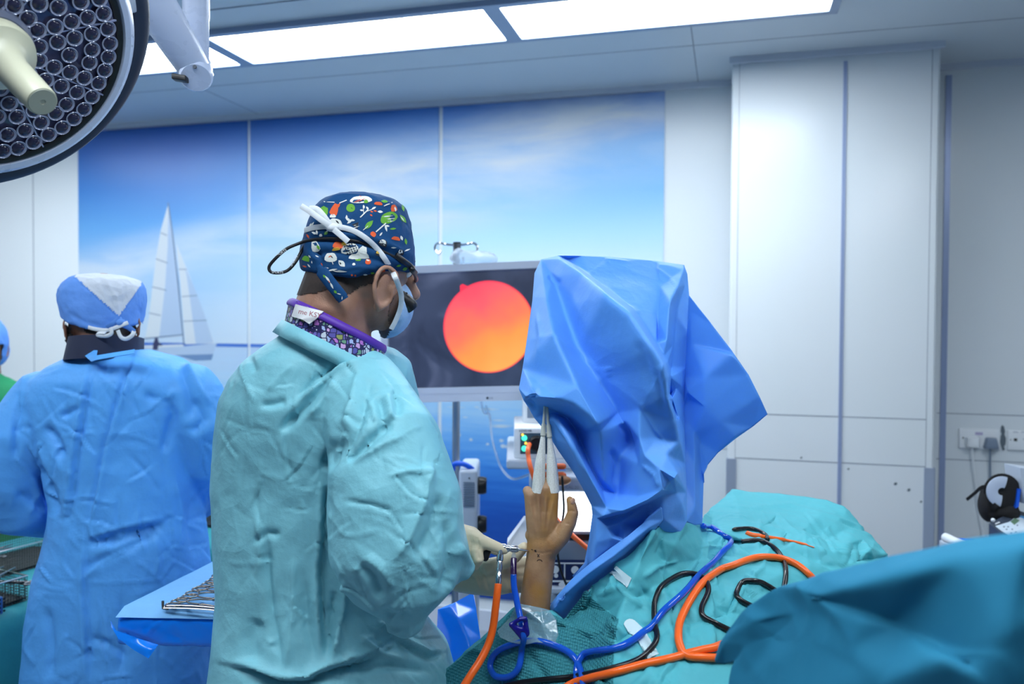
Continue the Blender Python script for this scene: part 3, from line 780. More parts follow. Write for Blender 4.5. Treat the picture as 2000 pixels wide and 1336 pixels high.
# box above the light source
cu_ = root('camera_unit', P(1100, 816, 2.42), 'pale camera unit above the light source, mostly behind the blue drape', 'camera unit')
obj('case', hb(M(), 1021, 752, 1230, 835.5, 2.42, .16, .006), m_white, cu_); obj('front_panel', hb(M(), 1030, 760, 1220, 817, 2.417, .004), m_grey, cu_)
# console with bright screen
con = root('console', P(1130, 1163, 2.2), 'grey console with bright white screen and navy button panel behind the raised hand', 'console')
obj('case', hb(M(), 1074, 1055, 1262, 1162.5, 2.2, .42, .008), m_grey, con)
obj('screen_head', hb(M(), 1034, 930, 1240, 1056, 2.2, .10, .012), mat('console_head_grey', C(150, 162, 182), .4), con)
obj('screen', hb(M(), 1089, 961, 1232, 1038, 2.198, .004), emit('lit_white_screen', (.93, .97, 1, 1), 1.6), con)
obj('label_strip', hb(M(), 1074, 942, 1230, 956, 2.197, .004), mat('label_strip_grey', C(160, 172, 198), .4), con)
text('label_letters', 'CAL 20', P(1104, 954.5, 2.194), .012, _r0, (0, 0, 1), m_grey, con)
obj('drive_slot', hb(M(), 1112, 1044, 1180, 1054, 2.197, .006), m_black, con)
obj('button_panel', hb(M(), 1070, 1094, 1258, 1149, 2.197, .005), mat('navy_panel', C(24, 42, 92), .35), con)
ln = M()
hb(ln, 1072, 1099.5, 1256, 1102, 2.194, .003); hb(ln, 1072, 1134.5, 1256, 1137.5, 2.194, .003); hb(ln, 1101.5, 1102, 1104, 1134, 2.194, .003); hb(ln, 1146, 1102, 1148.5, 1134, 2.194, .003)
obj('panel_line', ln, m_white, con)
for px, py, r_, q in ((1084, 1112, 7.5, 1), (1086, 1124, 4, 1), (1123, 1113, 7.5, 1), (1168, 1113, 7.5, 1), (1100, 1141.5, 9, .55)):
    c = P(px, py, 2.194); rr = r_/FPX*2.2
    obj('button', M().prism([c+_r0*(cos(a)*rr)+Vector((0, 0, sin(a)*rr*q)) for a in np.linspace(0, 2*pi, 25)[:-1]], -_f0*.003), m_white, con)
obj('lip', hb(M(), 1070, 1150, 1262, 1161, 2.17, .03, .004), m_lgrey, con)
wing = M(); wing.prism([P(1024, 1016, 2.24), P(991, 1061, 2.14), P(990, 1080, 2.14), P(1076, 1085, 2.18), P(1076, 1016, 2.24)], _f0*.05)
obj('side_wing', wing, m_white, con)
cb = root('cable_bundle', P(1080, 928, 2.16), 'rolled orange and brown cable bundle just behind the finger traps', 'cable')
cb_m = M(); 
for dy in (-13, 4): cb_m.capsule([P(1052, 924+dy, 2.15), P(1100, 924+dy, 2.15)], [.0085, .0085])
obj('orange_loop', cb_m, mat('orange_cable_dull', C(205, 92, 46), .45), cb, 180); obj('brown_wrap', M().ellipsoid(P(1094, 938, 2.14), (.03, .02, .014), AX), mat('brown_wrap', C(140, 92, 58), .6), cb, 180)
tag(obj('thin_black_cable', M().tube([Vector(p) for p in spl([tuple(P(*q)) for q in ((1098, 930, 2.12), (1100, 965, 2.12), (1101, 1000, 2.12), (1094, 1040, 2.12), (1089, 1075, 2.12), (1093, 1105, 2.12), (1101, 1130, 2.12), (1112, 1152, 2.12), (1130, 1180, 2.14))], 8)], .0033, 8), m_black, None, 180), 'thin black cable hanging in front of the bright console screen', 'cable')

# ---- drip stand with hooks and bag
dpz = 2.80; dp = P(891.5, 700, dpz); ds = root('drip_stand', Vector((dp.x, dp.y, 0)), 'grey drip stand pole with chrome hooks rising behind the monitor', 'drip stand')
zt = P(891, 476, dpz).z
obj('pole', M().lathe((dp.x, dp.y, 0), (0, 0, 1), [(0, .07), (.0135, .07), (.0135, zt), (0, zt)], 20), m_steel, ds)
obj('clamp', M().lathe((dp.x, dp.y, 0), (0, 0, 1), [(0, zt-.028), (.011, zt-.028), (.0135, zt-.02), (.0135, zt+.004), (0, zt+.006)], 20), m_black, ds)
for s in (-1, 1):
    hk = [P(891+s*4, 479, dpz), P(891+s*22, 477, dpz), P(891+s*33, 475, dpz-.02), P(891+s*40, 479, dpz-.02), P(891+s*41, 488, dpz-.02), P(891+s*34, 496, dpz-.02), P(891+s*30, 490, dpz-.02)]
    obj('hook', M().tube([Vector(p) for p in spl([tuple(q) for q in hk], 6)], .004, 10), m_chrome, ds)
for k in range(5):
    a = 2*pi*k/5; e = Vector((cos(a), sin(a), 0)); bx_ = Vector((dp.x, dp.y, 0))
    lg_ = obj('leg', M().tube([bx_+Vector((0, 0, .085)), bx_+e*.10+Vector((0, 0, .07)), bx_+e*.17+Vector((0, 0, .055))], .012, 10), m_steel, ds)
    obj('caster', M().lathe(bx_+e*.17+Vector((0, 0, .028))-Vector((-sin(a), cos(a), 0))*.01, (-sin(a), cos(a), 0), [(0, 0), (.028, 0), (.028, .02), (0, .02)], 16), m_black, lg_)
tclear = NT('clear_plastic'); tclear.set(Base_Color=C(225, 236, 246), Roughness=.12); tclear.b.inputs['Transmission Weight'].default_value = .75; tclear.b.inputs['IOR'].default_value = 1.15
m_clear = tclear.m
bg = M(); bg.ellipsoid(P(925, 506, 2.74), (.078, .03, .026), AX, 28, 14); bg.ellipsoid(P(897, 500, 2.74), (.022, .02, .02), AX)
V, Fq = remesh(bg, .004); V = crumple(V, Fq, .006, 26, 2)
bgo = obj('drip_bag', from_vf(V, Fq), m_clear, None, 60); tag(bgo, 'crumpled clear drip bag lying on top of the monitor', 'drip bag')
tag(obj('drip_tube', M().tube([Vector(p) for p in spl([tuple(P(*q)) for q in ((905, 503, 2.745), (926, 640, 2.80), (941, 792, 2.76), (956, 810, 2.75), (960, 850, 2.72), (968, 885, 2.7), (980, 915, 2.68), (1000, 935, 2.6), (1026, 930, 2.5), (1060, 915, 2.45), (1090, 912, 2.44))], 8)], .0042, 10), m_clear, None, 180), 'thin clear drip tube looping below the monitor', 'tube')
tag(obj('drip_tube', M().tube([Vector(p) for p in spl([tuple(P(*q)) for q in ((949, 792, 2.77), (957, 820, 2.77), (962, 860, 2.76), (966, 880, 2.75))], 8)], .0035, 10), m_clear, None, 180), 'short second clear tube beside the looping drip tube', 'tube')

# ---- suction unit beside the pole
su = root('suction_unit', P(905, 1040, 2.7), 'tall pale vented unit with blue handle and black knobs beside the drip stand', 'suction unit')
floor_z = lambda m: m
b0 = P(914, 918, 2.66); hgt = b0.z-.05
body = M(); body.box(b0+_f0*.12-Vector((0, 0, hgt/2)), (.062, .24, hgt), AX, .012)
obj('body', body, m_lgrey, su)
vt = M()
for k in range(11): hb(vt, 905, 942+k*4.6, 927, 944.2+k*4.6, 2.657, .006)
vo = obj('vent_grille', vt, m_grey, su)
obj('rivet', M().lathe(P(916.5, 934, 2.66), -_f0, [(.003, -.003), (.003, .002), (0, .002)], 10), m_dgrey, su)
obj('carry_handle', M().tube([Vector(p) for p in spl([tuple(P(*q)) for q in ((884, 918, 2.70), (888, 907, 2.69), (902, 906, 2.68), (915, 911, 2.68), (923, 917, 2.69))], 6)], .009, 12), m_blue, su)
for py in (948, 1024):
    c = P(931, py, 2.72); obj('knob', M().lathe(c, _r0, [(0, 0), (.024, 0), (.03, .008), (.03, .022), (.026, .034), (0, .034)], 24), m_black, su)
obj('foot', M().box(Vector((b0.x, b0.y, .025))+_f0*.12, (.16, .30, .05), AX, .01), m_dgrey, su)

# ---- equipment on a trolley at the right
ZT = 0.795
t0 = on_z(1990, 1110, ZT)
trl = root('trolley', Vector((t0.x, t0.y, 0)), 'grey trolley under the infusion device, behind the large near drape', 'trolley')
tc_ = P(2075, 1000, 2.42); tc_.z = ZT-.015
obj('top', M().box(tc_, (.50, .46, .03), AX, .006), m_lgrey, trl)
for i in (-1, 1):
    for j in (-1, 1): q = tc_+_r0*(.22*i)+_f0*(.2*j); obj('leg', M().lathe((q.x, q.y, 0), (0, 0, 1), [(0, 0), (.014, 0), (.014, ZT-.03), (0, ZT-.03)], 12), m_steel, trl)
dev = root('infusion_device', P(1990, 1060, 2.25), 'dark grey device with small green display and white key panel at the right edge', 'device')
TL, TR, BR, BL = P(1932, 1023, 2.36), P(1984, 995, 2.50), P(2075, 1018, 2.44), P(2010, 1085, 2.20)
nrm = (TR-TL).cross(BL-TL).normalized(); nrm = nrm if nrm.z > 0 else -nrm
BR = BR-nrm*((BR-TL).dot(nrm))
cs = M(); dz = Vector((0, 0, 1)); bot = [Vector((q.x, q.y, ZT)) for q in (TL, TR, BR, BL)]
cs.add([TL, TR, BR, BL]+bot, [(0, 1, 2, 3), (7, 6, 5, 4), (0, 4, 5, 1), (1, 5, 6, 2), (2, 6, 7, 3), (3, 7, 4, 0)])
obj('case', cs, m_dgrey, dev)
def dv(px, py, h=.001): return on_plane(px, py, TL+nrm*h, nrm)
def plate(nm, pts, mt, h=.0012): return obj(nm, M().prism([dv(px, py, .0002) for px, py in pts], nrm*h), mt, dev)
plate('key_panel', [(1944, 1028), (1971, 1020), (1988, 1007), (2020, 1014), (2026, 1030), (1990, 1062)], mat('key_panel_white', C(212, 226, 238), .4))
plate('display', [(1973, 1019.5), (1982, 1013), (1991, 1017.5), (1981, 1026)], emit('green_display', C(62, 88, 72), .5), .002)
plate('blue_strip', [(1985, 1009), (1989, 1006.5), (2020, 1013), (2016, 1020)], mat('sky_blue_print', C(90, 170, 230), .4), .0018)
plate('button', [(1943, 1023), (1951, 1020), (1953, 1021.5), (1945, 1025)], m_white, .002)
plate('logo', [(1981.5, 999.5), (1984, 998), (1986, 999.5), (1983.5, 1001.5)], m_white, .0018)
kp = M()
for px, py in ((1961, 1029), (1966, 1034), (1969, 1029), (1977, 1034), (1987, 1026), (1984, 1040), (1975, 1042)): kp.prism([dv(px+a, py+b, .0014) for a, b in ((-2.2, 0), (0, -1.6), (2.2, 0), (0, 1.6))], nrm*.0006)
obj('key_print', kp, m_grey, dev)
obj('knob', M().ellipsoid(P(1939.5, 1016, 2.37), (.006, .006, .006)), m_white, dev, 180)
# black padded bag with rolled pale band
bag = root('equipment_bag', P(1950, 1020, 2.5), 'open black fabric bag with hanging strap beside the wall socket cables', 'bag')
ol = [(1913, 957), (1924, 948), (1936, 941), (1952, 940), (1966, 941), (1985, 951), (1991, 968), (1989, 990), (1978, 1006), (1955, 1017), (1939, 1020), (1926, 1020), (1919, 1003), (1915, 982)]
bm_ = M(); fr_ = [P(x, y, 2.45) for x, y in ol]; bk_ = [P(x, y, 2.60) for x, y in ol]
bm_.add(fr_+bk_, [tuple(range(14)), tuple(range(14, 28))[::-1]]+[(i, i+14, (i+1) % 14+14, (i+1) % 14) for i in range(14)])
bm_.ellipsoid(P(1930, 985, 2.45), (.03, .03, .055), AX); bm_.ellipsoid(P(1962, 1000, 2.46), (.045, .04, .03), AX)
V, Fq = remesh(bm_, .006); V = smooth(V, Fq, 4)
V = creases(V, Fq, [('v', .012, 4, [(1937, 955), (1936, 985), (1938, 1012)]), ('r', .006, 3, [(1942, 995), (1955, 985), (1978, 982)]), ('v', .008, 3, [(1944, 1008), (1952, 992), (1965, 988)])])
obj('body', from_vf(V, Fq), m_blackf, bag, 180)
rl = M(); cxy = (1957, 960)
rl.tube([P(cxy[0]+18*cos(a), cxy[1]+17*sin(a), 2.44) for a in np.linspace(0, 2*pi, 33)[:-1]], (.010, .012) and [(.006, .03)]*32, 10, closed=True, up=tuple(_f0))
obj('rolled_pad', rl, m_blackf, bag, 60)
pb = M(); pb.tube([P(cxy[0]+19.5*cos(a), cxy[1]+18.5*sin(a), 2.425) for a in np.linspace(radians(95), radians(292), 24)], [(.004, .018)]*24, 10, up=tuple(_f0))
obj('pale_band', pb, mat('pale_band_cloth', C(190, 202, 222), .6), bag, 60)
obj('inner_pad', M().ellipsoid(P(1955, 962, 2.47), (.022, .03, .02), AX), mat('brown_black_cloth', C(44, 38, 38), .8), bag, 180)
obj('strap', M().tube([Vector(p) for p in spl([tuple(P(*q)) for q in ((1926, 950, 2.44), (1915, 953, 2.43), (1903, 964, 2.43), (1888, 976, 2.43))], 6)], [(.0018, .006)]*19, 8, up=tuple(_f0)), m_blackf, bag, 60)
tp_ = M(); tp_.ellipsoid(P(1980, 938, 2.52), (.028, .022, .018), AX); tp_.ellipsoid(P(1992, 946, 2.5), (.022, .02, .014), AX); tp_.ellipsoid(P(1985, 950, 2.46), (.012, .01, .012), AX)
V, Fq = remesh(tp_, .003); V = crumple(V, Fq, .004, 45, 3)
tag(obj('crumpled_wipe', from_vf(V, Fq), mat('cream_paper', C(222, 220, 208), .7), None, 60), 'crumpled cream paper wipe on top of the black bag', 'wipe')
hd_ = root('grey_holder', P(1998, 950, 2.42), 'grey plastic holder with blue strap at the right edge above the device', 'holder')
hm = M(); hm.prism([P(1993, 914, 2.42), P(2040, 920, 2.42), P(2040, 985, 2.42), P(2003, 985, 2.42), P(1998, 955, 2.42)], _f0*.08); obj('body', hm, m_lgrey, hd_)
hs = M(); hs.prism([P(1988, 955, 2.43), P(1994, 955, 2.43), P(1990, 990, 2.43), P(1983, 993, 2.43)], _f0*.01); obj('strap', hs, m_blue, hd_)
hm = M(); hm.box(Vector((P(2020, 985, 2.46).x, P(2020, 985, 2.46).y, (P(2020, 985, 2.46).z+ZT)/2)), (.03, .03, P(2020, 985, 2.46).z-ZT), AX); obj('stand', hm, m_grey, hd_)
rp = M(); a_, b_ = P(1847, 1050, 2.40), P(1868, 1060, 2.34); rp.tube([a_, a_+(b_-a_)*3], .014, 16)
ro = obj('paper_roll', rp, m_white, None, 40); tag(ro, 'end of a white roll just above the near teal drape', 'roll')
sh_ = M(); sh_.prism([P(1852, 1049, 2.42), P(1905, 1054, 2.42), P(1960, 1090, 2.30), P(1880, 1085, 2.30)], (0, 0, -.004))
tag(obj('blue_wrap', sh_, m_blue, None), 'corner of a flat blue wrap just above the near teal drape', 'wrap')

# ================================================================== LEFT INSTRUMENT TABLES
ZL = 0.70
E0, E1, E2 = (on_z(*p, ZL) for p in ((0, 1203), (70, 1177), (430, 1062)))
du = (E2-E0).normalized(); dn = Vector((-du.y, du.x, 0)); dn = dn if dn.dot(_f0) > 0 else -dn
tq = E0-du*.35
def tp3(u, v, z=0.0): return tq+du*u+dn*v+Vector((0, 0, z))
ltab = root('back_table', tp3(.9, .35, -ZL), 'long instrument table under a teal cover, behind the blue-gowned person', 'table')
m_tealdk = cloth('teal_cover', C(40, 138, 150), .7, .35, 7, tint=.15)
L_ = 1.95; W_ = .75
cv_ = M(); nu, nv = 60, 18
prof = [(0.0, -.62), (0.0, -.40), (0.0, -.2), (.0, -.06), (.004, -.02), (.02, -.002), (.06, 0), (.2, 0), (.45, 0), (.69, 0), (.735, -.003), (.748, -.03), (.75, -.3), (.75, -.62)]
for i in range(nu+1):
    u = L_*i/nu
    for j, (v, z) in enumerate(prof):
        wv = .018*sin(u*17+1.2*sin(u*5))*min(1, max(0, -z)/.3) if j < 5 else 0
        cv_.v.append(tuple(tp3(u, v-wv, z)))
k_ = len(prof)
for i in range(nu):
    for j in range(k_-1): cv_.f.append((i*k_+j, (i+1)*k_+j, (i+1)*k_+j+1, i*k_+j+1)); cv_.mi.append(0)
cv_.f.append(tuple(range(k_))); cv_.mi.append(0); cv_.f.append(tuple(range(nu*k_, nu*k_+k_))); cv_.mi.append(0)
obj('table_cover', cv_, m_tealdk, ltab, 50)
for u in (.1, L_-.1):
    for v in (.08, .67): obj('leg', M().lathe(tp3(u, v, -ZL), (0, 0, 1), [(0, 0), (.018, 0), (.018, ZL-.02), (0, ZL-.02)], 12), m_steel, ltab)
# wire baskets
m_mesh = mat('dark_steel_mesh', C(62, 66, 68), .45, .8); m_plate = mat('dark_filler_metal', C(38, 42, 46), .5, .6); m_tool = mat('tool_steel', C(128, 130, 134), .25, .95)
def basket(u0, v0, u1, v1, h, label, zb=0.0, pitch=.008, rod=.0010, rim=.0028):
    r = root('wire_basket', tp3((u0+u1)/2, (v0+v1)/2, zb), label, 'basket', 'wire instrument baskets')
    cs_ = [(u0, v0), (u1, v0), (u1, v1), (u0, v1)]
    obj('rim', M().tube([tp3(u, v, zb+h) for u, v in cs_ for _ in (0,)], rim, 8, closed=True, up=(0, 0, 1)), m_chrome, r, 60)
    g = M()
    def rod_(a, b): g.tube([a, b], rod, 4, False)
    for (a, b) in zip(cs_, cs_[1:]+cs_[:1]):
        l = math.hypot(b[0]-a[0], b[1]-a[1]); n = max(2, int(l/pitch))
        for i in range(n+1):
            t = i/n; q = (a[0]+(b[0]-a[0])*t, a[1]+(b[1]-a[1])*t); rod_(tp3(*q, zb+.001), tp3(*q, zb+h))
        for k in range(int(h/pitch)): rod_(tp3(*a, zb+k*pitch+.001), tp3(*b, zb+k*pitch+.001))
    for i in range(int((u1-u0)/.014)): rod_(tp3(u0+i*.014, v0, zb+.001), tp3(u0+i*.014, v1, zb+.001))
    for i in range(int((v1-v0)/.014)): rod_(tp3(u0, v0+i*.014, zb+.001), tp3(u1, v0+i*.014, zb+.001))
    obj('mesh', g, m_mesh, r, None)
    obj('dark_filler_plate', M().box(tp3((u0+u1)/2, (v0+v1)/2, zb+.006), (u1-u0-.004, v1-v0-.004, .003), (du, dn, Vector((0, 0, 1)))), m_plate, r)  # plate added to make the basket's inside darker
def UV_of(px, py, z=ZL):
    q = on_z(px, py, z)-tq; return q.dot(du), q.dot(dn)
ua, va = UV_of(0, 1185); ub, vb = UV_of(58, 1178); 
basket(.06, .05, UV_of(76, 1178, ZL)[0], .29, .07, 'dark wire basket nearest the table edge, at the left edge', 0.002)
basket(.0, .32, UV_of(105, 1098, ZL)[0]+.08, .54, .08, 'wire basket with bright white rim, left of the blue gown', 0.002)
basket(.0, .57, .62, .72, .06, 'wire basket at the far side of the table, under the blue sleeve', 0.002)
basket(1.3, .10, 1.72, .45, .05, 'wire basket at the far end of the table, between the two gowns', 0.002)
# perforated box at the near edge
pt = root('perforated_tray', tp3(.1, .03, .0), 'small blue-sided perforated tray in the lower left corner of the table', 'tray')
u2 = UV_of(18, 1195)[0]
obj('body', M().box(tp3(u2/2-.01, .0+.022, .026), (u2-.02, .040, .048), (du, dn, Vector((0, 0, 1))), .003), mat('blue_anodised', C(70, 110, 165), .3, .5), pt)
dots = M()
for i in range(12):
    for k in range(4): dots.lathe(tp3(u2-.018-i*.012, .0015, .010+k*.011), -dn, [(.0035, 0), (.0035, .0004), (0, .0004)], 8)
obj('perforation', dots, m_black, pt, None)
# loose instruments in the baskets: each one its own thing
def bar_tool(u, v, z, ang, ln_, label, kind='instrument', r_=.0035):
    e = du*cos(ang)+dn*sin(ang); c = tp3(u, v, z); m = M()
    m.capsule([c-e*ln_/2, c-e*ln_*.1, c+e*ln_*.2, c+e*ln_/2], [r_*1.5, r_*1.5, r_*.8, r_*.6], 10)
    rr = ln_*.07; e2 = Vector((-e.y, e.x, 0))
    for s in (-1, 1): m.tube([c-e*(ln_/2+rr*.6)+e2*(s*rr*1.1)+e*(cos(a)*rr)+e2*(sin(a)*rr) for a in np.linspace(0, 2*pi, 17)[:-1]], r_*.7, 6, closed=True, up=(0, 0, 1))
    return tag(obj('surgical_instrument', m, m_tool, None, 180), label, 'instrument', 'instruments in the wire baskets')
kk = 0
for (u0, u1, v0, v1, z0, n, wh) in ((.1, UV_of(70, 1178, ZL)[0], .08, .26, .055, 34, 'the dark basket nearest the table edge'), (.05, .6, .35, .51, .05, 26, 'the white-rimmed basket'), (.1, .55, .60, .70, .03, 8, 'the far-side basket'), (1.34, 1.66, .14, .40, .03, 16, 'the basket at the far end of the table')):
    for i in range(n):
        bar_tool(rnd.uniform(u0, u1), rnd.uniform(v0, v1), z0+.006*(i % 5), rnd.uniform(-.5, .5)+(pi/2 if i % 5 == 0 else 0), rnd.uniform(.10, .17), 'steel instrument lying loose in %s' % wh)
bw = M(); ubw, vbw = UV_of(52, 1075, ZL+.02); bc_ = tp3(.36, .59, .06)
bw.lathe(bc_, (0, 0, 1), [(0, 0), (.05, .0), (.068, .03), (.078, .072), (.083, .075), (.079, .07), (.066, .03), (.048, .004), (0, .004)], 36)
tag(obj('steel_bowl', bw, m_chrome, None, 50), 'round steel bowl half hidden under the blue sleeve', 'bowl')
gz = M(); gz.ellipsoid(tp3(.16, .40, .085), (.05, .03, .03)); V, Fq = remesh(gz, .004); V = crumple(V, Fq, .006, 30, 5)
tag(obj('gauze_pad', from_vf(V, Fq), mat('white_gauze', C(222, 226, 232), .8), None, 60), 'white gauze heap in the white-rimmed basket', 'gauze')
jg = M(); jg.lathe(tp3(1.50, .55, .0), (0, 0, 1), [(0, 0), (.05, 0), (.055, .03), (.05, .10), (.056, .115), (.052, .11), (.046, .03), (0, .006)], 28)
tag(obj('steel_jug', jg, m_tool, None, 50), 'steel jug at the far end of the table between the two gowns', 'jug')
bl_ = M(); bl_.ellipsoid(tp3(1.72, .60, .08), (.13, .1, .08), AX); V, Fq = remesh(bl_, .008); V = crumple(V, Fq, .012, 12, 1)
tag(obj('blue_wrap', from_vf(V, Fq), cloth('navy_wrap', C(42, 74, 170), .7), None, 60), 'dark blue wrap bundle at the far end of the table', 'wrap')

# ---- small instrument stand in front, wrapped in shiny blue film
ZB = 0.90
A_, Bq, Cq = on_z(225, 1197, ZB), on_z(430, 1093, ZB), on_z(445, 1201, ZB)
ex = (Cq-A_).normalized(); ey = (Bq-A_); ey = (ey-ex*ey.dot(ex)*.0).normalized()
st = root('instrument_stand', Vector((A_.x+.22, A_.y+.25, 0)), 'instrument stand wrapped in shiny bright blue film, left of the teal gown', 'instrument stand')
LX, LY = .285, .62
def sp3(x, y, z=0.0): return A_+ex*x+ey*y+Vector((0, 0, z))
m_film = mat('shiny_blue_film', C(10, 134, 255), .25, spec=.5, Coat_Weight=.2)
m_filmtop = cloth('pale_blue_liner', C(128, 190, 245), .6, .25, 8)
tb = M(); tb.prism([sp3(.0, 0, -.068), sp3(LX, 0, -.068), sp3(LX, LY, -.068), sp3(0, LY, -.068)], (0, 0, .061))
V, Fq = remesh(tb, .006); V = smooth(V, Fq, 5); V = crumple(V, Fq, .0025, 14, 3)
V = creases(V, Fq, [('r', .004, 3, [(317, 1210), (275, 1247)]), ('v', .006, 5, [(224, 1232), (262, 1246), (308, 1260)]), ('v', .003, 5, [(340, 1240), (366, 1262)])])
obj('film_cover', from_vf(V, Fq), m_film, st, 60)
lt = M(); n_ = 30
for i in range(n_+1):
    for j in range(n_+1):
        x, y = .004+(LX-.008)*i/n_, .002+(LY-.006)*j/n_
        lt.v.append(tuple(sp3(x, y-.007*(j == 0), .0065+.0012*sin(x*60)*sin(y*40)-(.014 if j == 0 else 0))))
for i in range(n_):
    for j in range(n_): lt.f.append((i*(n_+1)+j, (i+1)*(n_+1)+j, (i+1)*(n_+1)+j+1, i*(n_+1)+j+1)); lt.mi.append(0)
V = np.array(lt.v); V, F_ = V, lt.f
obj('table_liner', from_vf(V, F_), m_filmtop, st, 180)
V, T = sheet([(216, 1213, 1.645), (218, 1226, 1.635), (231, 1247, 1.62), (262, 1270, 1.60), (290, 1286, 1.59), (303, 1268, 1.60), (309, 1259, 1.61), (262, 1245, 1.61), (226, 1231, 1.63)], [[(231, 1247, 1.62), (290, 1268, 1.585)]], (), 3)
V, F_ = thick(V, T, .002); obj('film_flap', from_vf(V, F_), m_film, st, 60)
obj('pole', M().lathe(sp3(.14, .3, 0)-Vector((0, 0, ZB)), (0, 0, 1), [(0, .04), (.016, .04), (.016, ZB-.05), (0, ZB-.05)], 16), m_steel, st)
obj('base', M().box(sp3(.14, .3, 0)-Vector((0, 0, ZB-.02)), (.26, .3, .04), (ex, Vector((-ex.y, ex.x, 0)), Vector((0, 0, 1))), .01), m_steel, st)
# ring-handled clamps in a row, pointing right
m_goldsteel = mat('warm_steel', C(150, 142, 134), .24, .95)
def clampt(r1, r2, tip, label, z=.0095):
    a, b, t = (on_z(*p, ZB+.005+z) for p in (r1, r2, tip))
    m = M(); mid = (a+b)/2; e = (t-mid).normalized(); s = (b-a); s = (s-e*s.dot(e)); s.normalize()
    rr = .0125
    for c, sg in ((a, -1), (b, 1)):
        e1 = (e*.9+s*sg*.3).normalized(); e2 = Vector((-e1.y, e1.x, 0))
        m.tube([c+e1*(cos(q)*rr*1.25)+e2*(sin(q)*rr)+Vector((0, 0, .001*sg)) for q in np.linspace(0, 2*pi, 25)[:-1]], .0019, 8, closed=True, up=(0, 0, 1))
        jt = mid+e*((t-mid).length*.62)
        m.tube([Vector(p) for p in spl([tuple(c+e1*rr*1.25), tuple(mid+e*(t-mid).length*.3+s*(sg*.006)), tuple(jt+s*(sg*.001)+Vector((0, 0, .001*sg))), tuple(t-s*(sg*.0015))], 6)], [.0019]*12+[.0026, .0026, .0024, .002, .0016, .0014, .0012], 8)
    m.lathe(mid+e*((t-mid).length*.62)-Vector((0, 0, .003)), (0, 0, 1), [(0, 0), (.0048, 0), (.0048, .006), (0, .006)], 12)
    return tag(obj('artery_clamp', m, m_goldsteel, None, 180), label, 'clamp', 'ring-handled clamps in a row on the blue liner')
clampt((337, 1181), (350, 1175), (424, 1184), 'ring-handled clamp nearest the front edge of the blue liner, its curved tips free')
clampt((358, 1170), (371, 1165), (452, 1172), 'second ring-handled clamp counted from the front edge of the blue liner')
clampt((376, 1158), (390, 1151), (470, 1158), 'third ring-handled clamp counted from the front edge of the blue liner')
clampt((396, 1147), (408, 1142), (490, 1146), 'fourth ring-handled clamp counted from the front edge of the blue liner')
clampt((414, 1136), (424, 1131), (505, 1136), 'fifth ring-handled clamp counted from the front edge of the blue liner')
clampt((427, 1124), (436, 1120), (515, 1124), 'farthest visible ring-handled clamp on the blue liner')
rt = root('retractor', on_z(380, 1190, ZB+.004), 'long flat steel retractor pair lying along the front edge of the blue liner', 'retractor')
for k, (a, b) in enumerate((((319, 1184), (440, 1191)), ((321, 1187), (444, 1194)), ((325, 1182), (436, 1188)))):
    a, b = on_z(*a, ZB+.011+.002*k), on_z(*b, ZB+.011+.002*k); obj('blade', M().tube([Vector(p) for p in spl([tuple(a), tuple((a*2+b)/3+Vector((0, 0, .002))), tuple((a+2*b)/3+Vector((0, 0, .002))), tuple(b)], 5)], [(.0014, .0034)]*16, 8, up=(0, 0, 1)), m_goldsteel, rt)
a = on_z(318, 1185, ZB+.013); obj('hook', M().tube([a+Vector((0, 0, .012)), a+Vector((0, 0, .006)), a-Vector((0, 0, .003)), a+ex*.012-Vector((0, 0, .004))], .0028, 8), m_goldsteel, rt)
a = on_z(437, 1192, ZB+.013); obj('joint', M().lathe(a-Vector((0, 0, .005)), (0, 0, 1), [(0, 0), (.006, 0), (.007, .004), (.006, .010), (0, .010)], 14), m_goldsteel, rt)
# ================================================================== PEOPLE
def loft(m, rows, n=40, p=2.3, ax=None):
    """rows: (py, x_left, x_right, depth of centre, half thickness) -> closed solid of rounded rings"""
    xa_, ya_ = ax or (RT, _f0); o = len(m.v)
    for py, xl, xr, Zc, b in rows:
        c = P((xl+xr)/2, py, Zc); a = abs(xr-xl)/2/FPX*Zc
        for j in range(n):
            t = 2*pi*j/n; cs, sn = cos(t), sin(t)
            m.v.append(tuple(c+xa_*(a*math.copysign(abs(cs)**(2/p), cs))+ya_*(b*math.copysign(abs(sn)**(2/p), sn))))
    k = len(rows)
    for i in range(k-1):
        for j in range(n): m.f.append((o+i*n+j, o+(i+1)*n+j, o+(i+1)*n+(j+1) % n, o+i*n+(j+1) % n)); m.mi.append(m.cur)
    m.f.append(tuple(o+j for j in range(n))); m.mi.append(m.cur); m.f.append(tuple(o+(k-1)*n+j for j in range(n))[::-1]); m.mi.append(m.cur)
    return m
def limb(m, pts, n=18, up=None):
    """pts: (px, py, depth, radius | (r_side, r_depth))"""
    return m.capsule([P(*q[:3]) for q in pts], [q[3] for q in pts], n, up or tuple(RT))
